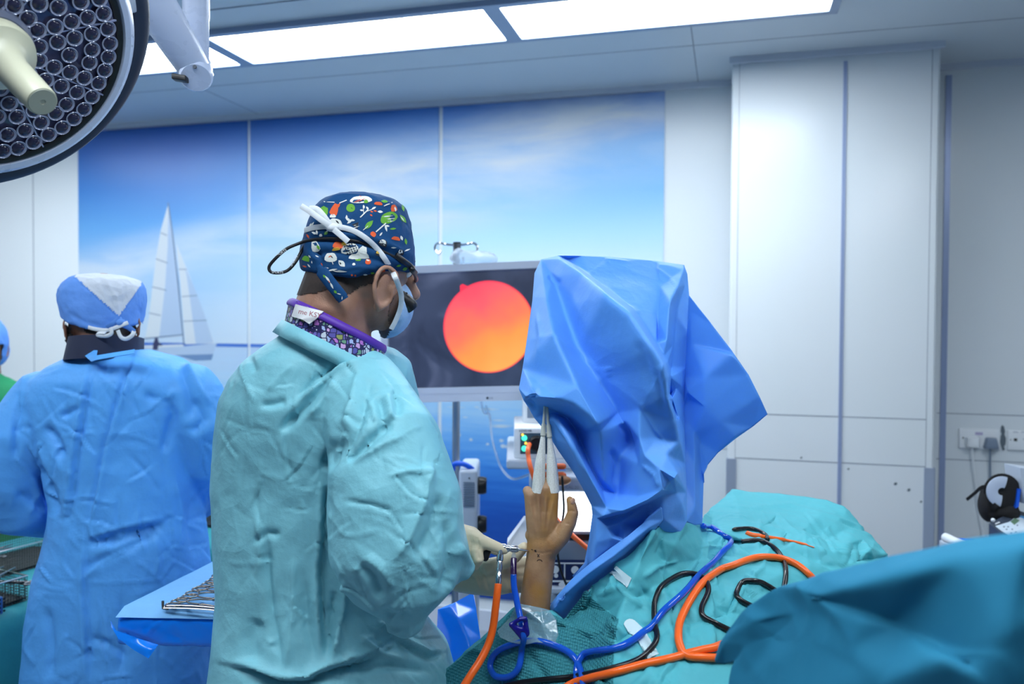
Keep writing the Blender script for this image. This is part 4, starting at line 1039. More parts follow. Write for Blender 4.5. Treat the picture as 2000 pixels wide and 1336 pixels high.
def skin_mat(name, c, dark, stain=None, scale=22):
    t = NT(name); t.set(Roughness=.5); t.b.inputs['Subsurface Weight'].default_value = .08; t.b.inputs['Subsurface Scale'].default_value = .01; t.b.inputs['Subsurface Radius'].default_value = (1, .4, .2)
    tc = t.n('TexCoord'); nz = t.n('TexNoise', i_Scale=scale, i_Detail=5.0); t.l(tc.outputs['Object'], nz.inputs[0])
    col = t.ramp(nz.outputs[0], [(.36, dark), (.62, c)])
    if stain:
        n2 = t.n('TexNoise', i_Scale=13.0, i_Detail=3.0); mp_ = t.n('Mapping'); mp_.inputs['Location'].default_value = (3, 1, 4); t.l(tc.outputs['Object'], mp_.inputs[0]); t.l(mp_.outputs[0], n2.inputs[0])
        col = t.mix(t.ramp(n2.outputs[0], [(.50, (0, 0, 0, 1)), (.66, (.8, .8, .8, 1))]), col, stain)
    t.l(col, t.b.inputs['Base Color'])
    fn = t.n('TexVoronoi', i_Scale=420.0); t.l(tc.outputs['Object'], fn.inputs[0]); t.bump(fn.outputs['Distance'], .12, .002)
    return t.m
m_skin = skin_mat('skin', C(176, 134, 112), C(158, 116, 94))
m_skin2 = skin_mat('skin_dark', C(140, 98, 80), C(122, 84, 68))
m_hair = mat('black_hair', C(30, 25, 24), .6, noise_amt=.4, noise_scale=160)
m_hair2 = mat('short_hair', C(62, 50, 46), .7, noise_amt=.5, noise_scale=240)
m_glove = cloth('latex_glove', C(226, 212, 180), .42, .12, 20, .0, .4, .06)
m_maskw = cloth('mask_white', C(226, 232, 238), .7, .2, 20)
m_maskb = cloth('mask_blue', C(165, 200, 238), .7, .25, 20)
m_shoe = mat('white_clog', C(205, 210, 214), .5)
def head_shape(m, c, h, u, sz=1.0, jaw=True):
    """skull, jaw, brow, nose, ears round centre c, facing h, up u"""
    s = h.cross(u).normalized()      # the person's right
    A = (h, s, u)
    m.ellipsoid(c, (.098*sz, .077*sz, .108*sz), A, 28, 18)
    m.ellipsoid(c+h*.035*sz-u*.060*sz, (.058*sz, .060*sz, .072*sz), A, 24, 14)
    m.ellipsoid(c+h*.062*sz-u*.104*sz, (.026*sz, .030*sz, .022*sz), A)
    m.ellipsoid(c+h*.086*sz-u*.000*sz, (.016*sz, .050*sz, .014*sz), A)
    m.capsule([c+h*.096*sz+u*.0*sz, c+h*.110*sz-u*.032*sz, c+h*.118*sz-u*.044*sz], [.008*sz, .011*sz, .013*sz])
    m.ellipsoid(c+h*.098*sz-u*.078*sz, (.010*sz, .024*sz, .007*sz), A); m.ellipsoid(c+h*.097*sz-u*.090*sz, (.010*sz, .021*sz, .007*sz), A)
    return A
def ear_shape(m, c, h, u, s, sz=1.0):
    """outer ear: curled rim, bowl and lobe on the side s of the head"""
    pts = [(-.002, -.030), (.008, -.020), (.012, -.004), (.008, .002), (.014, .012), (.010, .026), (-.004, .034), (-.019, .028), (-.025, .010), (-.021, -.010), (-.011, -.026)]
    rim = [c+h*(x*sz)+u*(z*sz)+s*((.004-.55*min(x, .0))*sz) for x, z in pts]
    m.tube([Vector(p) for p in spl([tuple(p) for p in rim], 4, True)], .0042*sz, 8, closed=True)
    m.ellipsoid(c+h*(-.004*sz)+s*(.003*sz), (.016*sz, .004*sz, .026*sz), (h*.93+s*-.36, s, u))
    m.ellipsoid(c+h*(-.006*sz)+u*(-.028*sz)+s*.004*sz, (.008*sz, .005*sz, .010*sz), (h, s, u))
def face_bits(r, c, h, u, s, sz=1.0):
    for k in (-1, 1):
        e = obj('eye', M().ellipsoid(c+h*.084*sz+s*(k*.032*sz)-u*.012*sz, (.011*sz, .012*sz, .010*sz), (h, s, u)), mat('eye_white', C(230, 230, 228), .2), r, 180)
        obj('iris', M().ellipsoid(c+h*.0935*sz+s*(k*.032*sz)-u*.013*sz, (.0025*sz, .0055*sz, .0055*sz), (h, s, u)), m_black, e, 180)
        obj('eyebrow', M().capsule([c+h*.098*sz+s*(k*.016*sz)+u*.008*sz, c+h*.094*sz+s*(k*.034*sz)+u*.012*sz, c+h*.082*sz+s*(k*.052*sz)+u*.006*sz], [.003, .0035, .002]), m_hair, r, 180)
def legs(m, cx, Z, zhip, zlo=.0, sep=.11, s=None, r0=.075):
    s = s or RT; c = P(cx, 1000, Z)
    for k in (-1, 1):
        b = Vector((c.x, c.y, 0))+s*(k*sep)
        m.capsule([b+Vector((0, 0, zhip)), b+Vector((0, 0, .48)), b+Vector((0, 0, .10))], [r0, .055, .042])
    return [Vector((c.x, c.y, 0))+s*(k*sep) for k in (-1, 1)]
def shoes(r, spots, h):
    for b in spots:
        m = M(); m.ellipsoid(b+h*.05+Vector((0, 0, .045)), (.135, .05, .05), (h, h.cross(Vector((0, 0, 1))), Vector((0, 0, 1)))); V, Fq = remesh(m, .006)
        V[:, 2] = np.maximum(V[:, 2], 0.0005); obj('shoe', from_vf(V, Fq), m_shoe, r, 60)
def curve_tube(pts, r, k=8, n=8, **kw): return M().tube([Vector(p) for p in spl([tuple(P(*q)) for q in pts], k)], r, n, **kw)

# ------------------------------------------------------------------ the operating surgeon
SZ = 1.50
sur = root('person', Vector((P(640, 1000, SZ).x, P(640, 1000, SZ).y, 0)), 'person in teal gown and blue patterned cap holding an instrument to the raised wrist', 'person')
sh = (RT*.86+_f0*.48-Vector((0, 0, 1))*.20).normalized(); su_ = (Vector((0, 0, 1))+sh*.20); su_ = (su_-sh*su_.dot(sh)).normalized()
ss = sh.cross(su_).normalized()
hc = P(703, 502, SZ)
bd = M(); head_shape(bd, hc, sh, su_, 1.02)
bd.capsule([hc-su_*.03-sh*.028, hc-su_*.10-sh*.035, P(655, 660, SZ), P(628, 720, SZ+.01)], [.060, .066, .070, .085], 20)
bd.capsule([P(610, 740, SZ+.02), P(610, 1000, SZ+.03), P(630, 1200, SZ+.03)], [.09, .10, .11], 20)
spots = legs(bd, 640, SZ+.03, .80, s=ss)
eu = (P(765,525,SZ)-P(746,601,SZ)).normalized(); eh = (eu.cross(FW)*-1).normalized(); eh = eh if eh.dot(RT) > 0 else -eh; eh = (eh*.9+_f0*.42).normalized(); es = ss
ear_c = P(753, 566, SZ-.054)
ear_shape(bd, ear_c, eh, eu, es, 1.16); ear_shape(bd, hc+sh*.012-su_*.03-ss*.074, sh, su_, -ss, 1.08)
V, Fq = remesh(bd, .0031); V = smooth(V, Fq, 3, .5)
body = obj('body', from_vf(V, Fq), m_skin, sur, 180)
face_bits(sur, hc, sh, su_, ss)
# close-cropped hair: patches of the scalp mesh lifted off the skin
def scalp(V, Fq, poly, lift, back, r, name, mt, c, h):
    q = proj(V); N = normals(V, Fq); Fk = []
    from mathutils.geometry import intersect_point_tri_2d
    def inside(x, y):
        c_ = False; j = len(poly)-1
        for i in range(len(poly)):
            (xi, yi), (xj, yj) = poly[i], poly[j]
            if (yi > y) != (yj > y) and x < (xj-xi)*(y-yi)/(yj-yi)+xi: c_ = not c_
            j = i
        return c_
    ok = np.array([inside(a[0], a[1]) for a in q]) & (np.linalg.norm(V-np.array(c), axis=1) < .2)
    if back is not None: ok &= ((V-np.array(c))@np.array(h) < back)
    Fk = [f for f in Fq if all(ok[i] for i in f)]
    if not Fk: return None
    ids = sorted({i for f in Fk for i in f}); mp_ = {a: b for b, a in enumerate(ids)}
    Vn = V[ids]+N[ids]*lift; return obj(name, from_vf(Vn, [tuple(mp_[i] for i in f) for f in Fk]), mt, r, 180)
scalp(V, Fq, [(570, 500), (738, 500), (733, 545), (726, 556), (705, 560), (690, 572), (672, 580), (640, 566), (615, 575), (575, 578)], .0016, .05, sur, 'hair', m_hair2, hc, sh)
scalp(V, Fq, [(762, 590), (778, 560), (783, 600), (770, 630), (758, 636), (756, 615)], .0010, None, sur, 'beard', mat('stubble', C(128, 98, 84), .8, noise_amt=.4, noise_scale=300), hc, sh)

# gown
m_gown = cloth('teal_gown', C(132, 200, 214), .5, .6, 7.5, .12, .3, .10)
gm = M()
loft(gm, [(634, 572, 664, SZ, .055), (655, 552, 716, SZ, .075), (676, 520, 738, SZ, .095), (700, 490, 748, SZ, .115), (735, 460, 768, SZ+.01, .135), (780, 440, 800, SZ+.01, .15), (850, 431, 812, SZ+.02, .155),
          (950, 425, 790, SZ+.03, .155), (1050, 430, 770, SZ+.03, .155), (1150, 436, 790, SZ+.03, .16), (1230, 430, 838, SZ+.02, .17), (1270, 425, 872, SZ+.02, .18), (1336, 417, 893, SZ+.02, .19), (1500, 405, 905, SZ+.02, .20), (1800, 398, 915, SZ+.02, .21)], 48, 2.4)
limb(gm, [(705, 765, 1.45, .080), (752, 870, 1.37, .098), (772, 985, 1.33, (.112, .095)), (778, 1080, 1.32, (.112, .095)), (790, 1150, 1.325, (.088, .085)), (792, 1198, 1.33, (.036, .05))], 24)
limb(gm, [(800, 1050, 1.33, (.10, .095)), (838, 1082, 1.36, (.080, .075)), (874, 1098, 1.40, (.046, .052)), (899, 1106, 1.415, (.018, .040))], 24, tuple(UP))
limb(gm, [(740, 745, 1.60, .075), (790, 815, 1.64, .040), (818, 930, 1.66, .05), (868, 1080, 1.62, .045), (915, 1122, 1.585, .036)], 20)
V, Fq = remesh(gm, .0040); V = smooth(V, Fq, 12, .5)
V = auto_creases(V, Fq, 170, (430, 690, 890, 1336), 4, .0023, 3.6)
V = creases(V, Fq, [('s', -.012, 12, [(740, 700), (713, 699), (660, 718), (624, 742), (575, 785)]), ('v', .016, 9, [(648, 725), (615, 771), (575, 815), (543, 848)]), ('r', .008, 12, [(662, 735), (640, 775), (600, 815)]),
    ('v', .008, 8, [(505, 792), (530, 790), (560, 782)]), ('r', .007, 9, [(470, 700), (478, 740), (500, 790)]), ('v', .006, 7, [(485, 690), (500, 730)]), ('r', .006, 8, [(520, 770), (548, 735), (575, 710)]),
    ('r', .012, 13, [(700, 722), (692, 780), (676, 830), (648, 880)]), ('v', .012, 11, [(722, 735), (712, 790), (690, 850), (662, 900)]), ('v', .016, 12, [(676, 822), (662, 860), (648, 890), (632, 925)]),
    ('s', .016, 10, [(632, 935), (629, 1045), (622, 1123), (631, 1268)]), ('r', .014, 11, [(676, 1128), (668, 1190), (648, 1300)]), ('v', .012, 10, [(655, 1150), (648, 1220), (636, 1290)]),
    ('r', .015, 16, [(842, 900), (825, 979), (798, 1051), (772, 1096)]), ('v', .010, 12, [(862, 960), (845, 1030), (815, 1090)]), ('v', .012, 10, [(660, 908), (700, 882), (740, 845), (776, 815)]), ('r', .008, 8, [(690, 905), (735, 875), (790, 850)]),
    ('v', .009, 8, [(737, 773), (745, 800), (748, 830)]), ('r', .008, 7, [(752, 770), (762, 795), (764, 820)]), ('v', .009, 8, [(770, 760), (778, 790), (776, 815)]), ('r', .007, 8, [(715, 760), (722, 800)]),
    ('v', .010, 9, [(700, 1100), (730, 1130), (745, 1170)]), ('r', .009, 9, [(710, 1085), (745, 1110), (770, 1150)]), ('r', .008, 8, [(735, 1215), (760, 1228), (790, 1230)]), ('v', .008, 9, [(740, 1190), (770, 1205), (810, 1200)]),
    ('s', -.016, 12, [(440, 1296), (492, 1305), (544, 1326), (593, 1329), (648, 1303), (712, 1285), (752, 1268)]), ('v', .012, 18, [(505, 1205), (490, 1250), (492, 1300)]), ('v', .009, 8, [(520, 1040), (523, 1120), (532, 1200), (552, 1310)]),
    ('v', .007, 7, [(495, 1062), (520, 1042), (550, 1045)]), ('r', .007, 8, [(500, 1000), (510, 1060), (505, 1130)]), ('r', .008, 10, [(575, 1080), (572, 1200), (560, 1310)]), ('v', .007, 9, [(595, 1130), (600, 1220), (615, 1300)]),
    ('s', -.010, 8, [(770, 1246), (810, 1266), (836, 1280), (865, 1274)]), ('r', .008, 9, [(700, 1240), (740, 1275), (790, 1290)]), ('v', .008, 9, [(690, 1310), (760, 1300), (850, 1310)]),
    ('v', .012, 11, [(866, 1010), (880, 1060), (880, 1110), (862, 1160)]), ('r', .010, 10, [(893, 1060), (918, 1105), (900, 1140)]), ('r', .007, 8, [(760, 930), (800, 920), (850, 925)]), ('v', .005, 5, [(672, 978), (720, 985), (770, 1000)])])
V = crumple(V, Fq, .0012, 10, 1)
gown_o = obj('gown', from_vf(V, Fq), m_gown, sur, 180)
GOWN_T = (V, Fq)
# stand-up neckline of the gown
def ring3(c0, va, vb, top, bot, n=56, th=.003, wav=0.0, rng=None, r2=1.0):
    """tilted band round the neck: centre c0, half axes va, vb; raised by top, lowered by bot"""
    m = M(); ts = np.linspace(*(rng or (0, 2*pi)), n+1)
    for t in ts:
        o = va*cos(t)+vb*sin(t); d = o.normalized(); w_ = wav*sin(t*9)
        for q in (c0+o+top+d*w_, c0+o*r2+bot+d*w_, c0+o*r2+bot-d*(th-w_), c0+o+top-d*(th-w_)): m.v.append(tuple(q))
    for i in range(n):
        for j in range(4): m.f.append((i*4+j, i*4+(j+1) % 4, i*4+4+(j+1) % 4, i*4+4+j)); m.mi.append(0)
    return m
nc = P(660, 632, SZ); ca = (P(751, 676, SZ-.005)-P(571, 586, SZ+.005))/2; cb = (-_f0*.098+Vector((0, 0, 1))*.014)
def mosaic():
    t = NT('mosaic_collar_cloth'); t.set(Roughness=.5); tc = t.n('TexCoord')
    v = t.n('TexVoronoi', feature='F1', distance='CHEBYCHEV', i_Scale=105.0, i_Randomness=.75); t.l(tc.outputs['Object'], v.inputs[0])
    wn = t.n('TexWhiteNoise', noise_dimensions='3D'); t.l(v.outputs['Color'], wn.inputs['Vector'])
    col = t.ramp(wn.outputs['Value'], [(0, C(92, 88, 170)), (.15, C(170, 190, 232)), (.3, C(206, 214, 226)), (.44, C(110, 160, 130)), (.56, C(196, 122, 206)), (.68, C(120, 110, 190)), (.8, C(150, 160, 90)), (.9, C(214, 170, 222))], 'CONSTANT')
    v2 = t.n('TexVoronoi', feature='F2', distance='CHEBYCHEV', i_Scale=105.0, i_Randomness=.75); t.l(tc.outputs['Object'], v2.inputs[0])
    e = t.math('SUBTRACT', v2.outputs['Distance'], v.outputs['Distance']); k = t.math('LESS_THAN', e, .15)
    t.l(t.mix(k, col, C(34, 30, 82)), t.b.inputs['Base Color']); return t.m
up_ = Vector((0, 0, 1)); coldn = -up_*.047-RT*.004
col_o = obj('thyroid_collar', ring3(nc, ca, cb, up_*.0, coldn, 72, .006, .0012, None, 1.06), mosaic(), sur, 40); col_o['label'] = 'mosaic-patterned lead collar'
m_purple = mat('purple_binding', C(88, 42, 165), .5)
obj('collar_binding', M().tube([nc+ca*(cos(t)*.99)+cb*(sin(t)*.99)-up_*.004 for t in np.linspace(0, 2*pi, 73)[:-1]], [(.0085, .0045)]*72, 10, closed=True, up=(0, 0, 1)), m_purple, col_o, 180)
obj('hanging_loop', curve_tube([(628, 590, SZ-.03), (640, 592, SZ-.045), (652, 600, SZ-.06), (655, 608, SZ-.07), (650, 612, SZ-.08)], .003), m_purple, col_o, 180)
fl = sheet([(569, 618, SZ-.075), (577, 594, SZ-.080), (600, 600, SZ-.094), (632, 608, SZ-.100), (618, 622, SZ-.104), (604, 633, SZ-.104), (590, 624, SZ-.100)], [[(577, 600, SZ-.084), (622, 612, SZ-.106)]], (), 3)
V, F_ = thick(*fl, .002); tg = obj('collar_label', from_vf(V, F_), mat('white_label_cloth', C(232, 234, 236), .6), col_o, 60)
text('label_writing', 'me KSY', P(582, 612, SZ-.110), .0125, (RT-UP*.22), (UP+RT*.22), mat('red_grey_ink', C(170, 96, 104), .6), tg)
gc = P(655, 668, SZ); ga = ca*1.10; gb = cb*1.22-up_*.012
obj('gown_neckband', ring3(nc-up_*.049-RT*.004, ca*1.10, cb*1.16, up_*.006, -up_*.022-RT*.008, 64, .003, .002, None, 1.10), m_gown, sur, 180)

# mask on the far side of the face, its strap over the cap
mk = M(); mk.ellipsoid(hc+sh*.070-su_*.082, (.052, .056, .060), (sh, ss, su_), 28, 18)
V, Fq = remesh(mk, .004); k_ = ((V-np.array(hc))@np.array(sh)) > .074; 
Fk = [f for f in Fq if all(k_[i] for i in f)]
V = creases(V, Fq, [('v', .004, 4, [(742, 645), (765, 632), (782, 612)]), ('v', .004, 4, [(748, 660), (770, 645), (784, 625)])])
V2, F2 = V, Fk
obj('face_mask', from_vf(V2, F2), m_maskb, sur, 180)

# cap
capm = M(); n = 64
rows_c = [(381.5, 676, 728, .030), (384, 655, 748, .055), (392, 632, 772, .078), (408, 615, 792, .094), (432, 604, 799, .101), (462, 596, 803, .104), (492, 591, 806, .104), (518, 588, 808, .102), (545, 590, 806, .098)]
rb = [(588, 527), (620, 534), (660, 545), (700, 548), (730, 541), (752, 524), (775, 522), (808, 530)]
for i, (py, xl, xr, b) in enumerate(rows_c):
    for j in range(n):
        t = 2*pi*j/n; cs, sn = cos(t), sin(t); x = (xl+xr)/2+(xr-xl)/2*math.copysign(abs(cs)**.92, cs)
        yb = np.interp(x, [p[0] for p in rb], [p[1] for p in rb]) if sn < .3 else 532
        y = 381.5+(py-381.5)*(yb-381.5)/(545-381.5) if py > 470 else py+(yb-545)*max(0, (py-440)/60)*.5
        q = P(x, y, SZ)+_f0*(b*math.copysign(abs(sn)**.92, sn)+.008); capm.v.append(tuple(q))
for i in range(len(rows_c)-1):
    for j in range(n): capm.f.append((i*n+j, (i+1)*n+j, (i+1)*n+(j+1) % n, i*n+(j+1) % n)); capm.mi.append(0)
capm.f.append(tuple(range(n))); capm.mi.append(0); capm.f.append(tuple(range((len(rows_c)-1)*n, len(rows_c)*n))[::-1]); capm.mi.append(0)
V, Fq = remesh(capm, .0035); V = smooth(V, Fq, 5)
V = creases(V, Fq, [('v', .005, 6, [(592, 470), (640, 470), (700, 474), (760, 492), (805, 512)]), ('r', .005, 6, [(594, 455), (650, 458), (720, 462), (780, 486), (806, 500)]), ('v', .003, 5, [(592, 500), (650, 492), (720, 505), (800, 524)]), ('v', .004, 5, [(780, 400), (790, 425), (800, 445)]),
    ('r', .004, 5, [(600, 490), (618, 505), (640, 530)]), ('v', .005, 5, [(606, 478), (622, 498), (632, 530)]), ('r', .004, 6, [(640, 530), (700, 520), (740, 525)]), ('r', .003, 6, [(660, 400), (720, 392), (775, 402)])])
V = crumple(V, Fq, .0016, 22, 4)
cap_t = bvh((V, Fq)); capm = from_vf(V, Fq)
# printed motifs, set into the cap's own mesh
MC = {'w': 1, 'g': 2, 'o': 3, 'y': 4, 'k': 5}
def motif(px, py, pts, c, sc=1.0, rot=0.0, lift=.0007):
    ids = []; cr, sr = cos(rot), sin(rot); o = len(capm.v); n_ = len(pts); vs = []
    ce = hit(cap_t, px, py, lift)
    if ce is None: return
    for x, y in pts:
        q = hit(cap_t, px+(x*cr-y*sr)*sc, py+(x*sr+y*cr)*sc, lift)
        if q is None: return
        vs.append(q)
    capm.v += [tuple(ce)]+[tuple(v) for v in vs]
    for i in range(n_): capm.f.append((o, o+1+i, o+1+(i+1) % n_)); capm.mi.append(MC[c])
def leafp(l, w_): return [(l*(-.5+i/6), -w_*.5*sin(pi*i/6)) for i in range(6)]+[(l*(.5-i/6), w_*.5*sin(pi*i/6)) for i in range(6)]
def blobp(r_, n_=12, j=.15, ky=1.0, sd=0): return [(r_*cos(a)*(1+j*sin(3*a+sd)), r_*ky*sin(a)*(1+j*cos(2*a+sd))) for a in np.linspace(0, 2*pi, n_+1)[:-1]]
def stem(x0, y0, x1, y1, w_=1.6, c='w', lift=.0009):
    l = math.hypot(x1-x0, y1-y0); n_ = max(3, int(l/6))
    top = [(l*(-.5+i/n_), -w_/2) for i in range(n_+1)]; motif((x0+x1)/2, (y0+y1)/2, top+[(x, -y) for x, y in top[::-1]], c, 1, math.atan2(y1-y0, x1-x0), lift)
def X(x, y): return 500+x/3.61, 350+y/3.61     # positions read off an enlarged crop
for (x, y, p_, c, rot) in [
    (740, 145, blobp(21, 16, .12, .36), 'w', -.05), (735, 148, leafp(26, 3), 'o', -.3), (760, 135, leafp(22, 3), 'o', .5), (775, 158, blobp(4), 'g', 0),
    (480, 222, blobp(9, 12, .3, 1.2), 'g', .5), (555, 215, blobp(7, 12, .25, 2.2), 'o', .35), (580, 190, leafp(14, 5), 'o', -.9), (543, 260, blobp(6, 10, .2, .7), 'w', 0), (668, 203, blobp(8.5, 14, .05), 'g', 0), (672, 203, leafp(9, 1.2), 'k', .6),
    (560, 312, blobp(14, 14, .12, .75), 'w', .2), (545, 318, blobp(3.5), 'o', 0), (575, 302, leafp(10, 3), 'k', .8), (650, 285, leafp(14, 5), 'w', .6), (662, 298, leafp(14, 5), 'w', -.7), (640, 270, leafp(10, 4), 'w', 1.5), (680, 290, leafp(10, 4), 'w', .1), (705, 325, blobp(8, 3, 0), 'k', 1.2), (706, 324, leafp(11, 1.4), 'w', -.3), (708, 338, leafp(14, 1.4), 'w', -.3),
    (795, 322, leafp(24, 10), 'g', -.8), (935, 272, blobp(17, 16, .08, .68), 'g', -.35), (925, 262, leafp(24, 2.4), 'w', -.1), (940, 280, leafp(24, 2.4), 'w', -.1), (950, 296, leafp(16, 2.2), 'w', -.1), (905, 290, leafp(12, 2.2), 'w', .7),
    (826, 388, blobp(6, 8, .1, .9), 'o', .6), (880, 388, leafp(9, 3.4), 'w', 2.2), (875, 230, leafp(11, 5), 'w', .1), (760, 195, leafp(8, 4), 'w', 1.3), (785, 205, leafp(8, 4), 'w', .9), (830, 205, leafp(10, 4), 'w', -.5), (745, 220, leafp(7, 3.5), 'w', .2), (815, 230, leafp(6, 3), 'o', .4), (840, 225, leafp(7, 3), 'o', .2), (812, 255, leafp(6, 3), 'o', .6), (862, 172, blobp(8, 10, .2, .5), 'o', .1), (905, 158, leafp(14, 5), 'g', .1), (920, 180, leafp(13, 2), 'w', -.4), (970, 205, blobp(6, 10, .2, 1.4), 'o', -.2), (980, 212, leafp(10, 4), 'w', 1.4),
    (1035, 280, leafp(20, 8), 'g', .9), (1030, 280, leafp(14, 2), 'w', .9), (1035, 205, leafp(14, 5), 'g', 1.3), (1050, 190, blobp(3.5), 'o', 0), (965, 350, leafp(13, 4), 'g', -.1), (985, 418, blobp(8, 10, .3, .6), 'o', .2), (1025, 415, leafp(10, 5), 'w', 1.2), (1055, 440, leafp(13, 5), 'g', 1.4), (1020, 515, blobp(6, 8, .3, 1.3), 'k', .1), (1018, 510, blobp(4.2, 8, .3, 1.3), 'w', .1), (1065, 500, leafp(13, 3), 'w', -.4), (915, 345, leafp(15, 4), 'w', 1.3), (925, 330, leafp(9, 4), 'w', .2),
    (580, 465, blobp(10, 12, .2, .8), 'o', .1), (565, 492, blobp(8, 10, .25, .5), 'y', -.2), (620, 455, blobp(5, 8, .2), 'y', 0), (660, 490, blobp(17, 14, .1, .62), 'w', -.2), (528, 552, blobp(12, 14, .12, .85), 'w', 0), (535, 548, leafp(8, 2), 'k', .8), (522, 545, leafp(8, 2), 'o', -.5), (745, 535, blobp(13, 12, .3, .8), 'w', 0), (755, 500, blobp(8, 12, .3, 1.2), 'w', .4), (700, 545, blobp(12, 12, .25, .6), 'w', 0), (720, 560, blobp(6, 8, .2), 'g', 0), (790, 582, blobp(5.5, 12, .1, 1.1), 'o', 0), (788, 572, leafp(8, 3), 'w', .3), (605, 595, leafp(18, 11), 'w', .8), (605, 595, leafp(14, 7), 'k', .8),
    (420, 475, blobp(8, 12, .2, 1.7), 'w', -.3), (440, 480, leafp(10, 5), 'g', 1.0), (355, 560, blobp(7, 10, .3), 'g', .3), (380, 545, leafp(7, 3), 'w', .9), (345, 615, leafp(9, 3), 'o', .3), (375, 610, leafp(9, 3), 'w', .9), (430, 545, leafp(8, 2), 'w', .4), (395, 585, leafp(6, 2), 'w', 1.4), (690, 672, blobp(13, 14, .15, .45), 'w', .05), (676, 676, blobp(2), 'o', 0), (700, 678, blobp(2), 'o', 0), (825, 665, leafp(11, 6), 'g', .5), (885, 640, blobp(7, 10, .2, .9), 'o', 0), (590, 648, leafp(30, 4), 'w', .08), (540, 640, leafp(20, 3), 'w', -.2), (770, 672, leafp(9, 3), 'w', 0),
    (410, 380, leafp(10, 4), 'w', .4), (430, 375, leafp(9, 4), 'w', 1.4), (368, 402, leafp(10, 4), 'o', 1.0), (458, 395, blobp(3), 'w', 0), (495, 380, leafp(10, 6), 'g', -.6), (500, 372, leafp(10, 3), 'w', -.9), (400, 318, leafp(11, 3), 'w', -1.0), (385, 325, leafp(9, 3), 'w', -1.1), (870, 520, blobp(8, 10, .2, .9), 'k', 0), (865, 515, blobp(5, 10, .2, .7), 'y', 0), (895, 450, blobp(9, 10, .2, .9), 'k', .5), (895, 445, blobp(6.5, 10, .2, .9), 'w', .5), (895, 450, leafp(9, 1.5), 'k', .8), (970, 482, leafp(11, 3), 'w', 0), (1005, 610, leafp(10, 4), 'g', -.2), (1050, 632, leafp(10, 6), 'g', -.4), (690, 600, blobp(3), 'w', 0), (500, 625, leafp(9, 2.2), 'w', .2), (465, 600, leafp(7, 2.2), 'o', 1.0)]:
    q = X(x, y); motif(q[0], q[1], p_, c, 1.0, rot)
for a, b, c, d, w_ in ((735, 270, 790, 215, 2.2), (760, 245, 755, 195, 1.2), (775, 230, 830, 210, 1.2), (845, 372, 915, 310, 2.4), (755, 360, 790, 330, 1.2), (535, 570, 545, 600, 1.5), (480, 160, 555, 165, 1.4), (590, 170, 640, 150, 1.6), (900, 190, 960, 165, 1.6), (500, 700, 545, 730, 1.4)):
    stem(*X(a, b), *X(c, d), w_)
for i in range(5):
    for j in range(4): motif(*X(625+i*17+j*7, 478+j*15-i*6), blobp(1.5, 6), 'k', 1, 0, .0011)
rr_ = random.Random(3)
for k in range(70):                      # the print goes on round the unseen side
    d = Vector((rr_.uniform(-1, 1), rr_.uniform(.05, 1), rr_.uniform(-.25, 1))).normalized(); d = RT*d.x+_f0*d.y+up_*d.z
    o_ = P(698, 470, SZ)+d*.4; loc, nr, i_, _ = cap_t.ray_cast(o_, -d)
    if loc is None: continue
    a_ = nr.orthogonal().normalized(); b_ = nr.cross(a_); p_ = rr_.choice([leafp(16, 6), blobp(8, 12, .2), leafp(12, 4), blobp(5)]); cc = rr_.choice('wwggo'); an = rr_.uniform(0, 6)
    o2 = len(capm.v); capm.v += [tuple(loc+nr*.0007)]
    for x, y in p_: x, y = (x*cos(an)-y*sin(an))/1037, (x*sin(an)+y*cos(an))/1037; l2, n2, _, _ = cap_t.ray_cast(loc+nr*.05+a_*x+b_*y, -nr); capm.v.append(tuple((l2 or loc)+nr*.0007))
    for i in range(len(p_)): capm.f.append((o2, o2+1+i, o2+1+(i+1) % len(p_))); capm.mi.append(MC[cc])
m_cap = cloth('cap_blue_cotton', C(22, 74, 124), .75, .25, 16, .1, .2, .15)
cap_mats = [m_cap, mat('print_white', C(228, 232, 226), .75), mat('print_green', C(104, 172, 52), .75), mat('print_orange', C(226, 92, 42), .75), mat('print_yellow', C(228, 184, 60), .75), mat('print_black', C(28, 34, 44), .75)]
cap_o = obj('surgical_cap', capm, cap_mats, sur, 180); cap_o['label'] = 'blue cap printed with leaves, trees and berries'
tl = M(); tl.tube([Vector(p) for p in spl([tuple(P(*q)) for q in ((622, 520, SZ-.104), (632, 535, SZ-.106), (648, 556, SZ-.104), (664, 576, SZ-.100), (671, 586, SZ-.098))], 6)], [(.006, .004)]*4+[(.011, .004)]*17+[(.010, .0035)]*4, 12, up=tuple(RT+UP))
tl2 = len(tl.v)
cap_ttree = bvh((np.array(tl.v), tl.f))
tie = obj('cap_tie', tl, cap_mats, cap_o, 60)
tm = M()
for px, py, l, w_, c, ro in ((640, 545, 16, 4, 1, .9), (648, 558, 14, 3.5, 1, 1.1), (634, 540, 9, 4, 2, .8), (655, 570, 8, 5, 2, .9), (662, 574, 9, 2, 1, .3), (668, 582, 7, 2, 1, 1.6), (643, 550, 6, 2.5, 3, .9)):
    vs = []
    for x, y in leafp(l, w_):
        q = hit(cap_ttree, px+x*cos(ro)-y*sin(ro), py+x*sin(ro)+y*cos(ro), .0006)
        if q is not None: vs.append(q)
    if len(vs) > 3: tm.cur = c; tm.add(vs, [tuple(range(len(vs)))])
if tm.v: obj('tie_print', tm, cap_mats, tie, None)
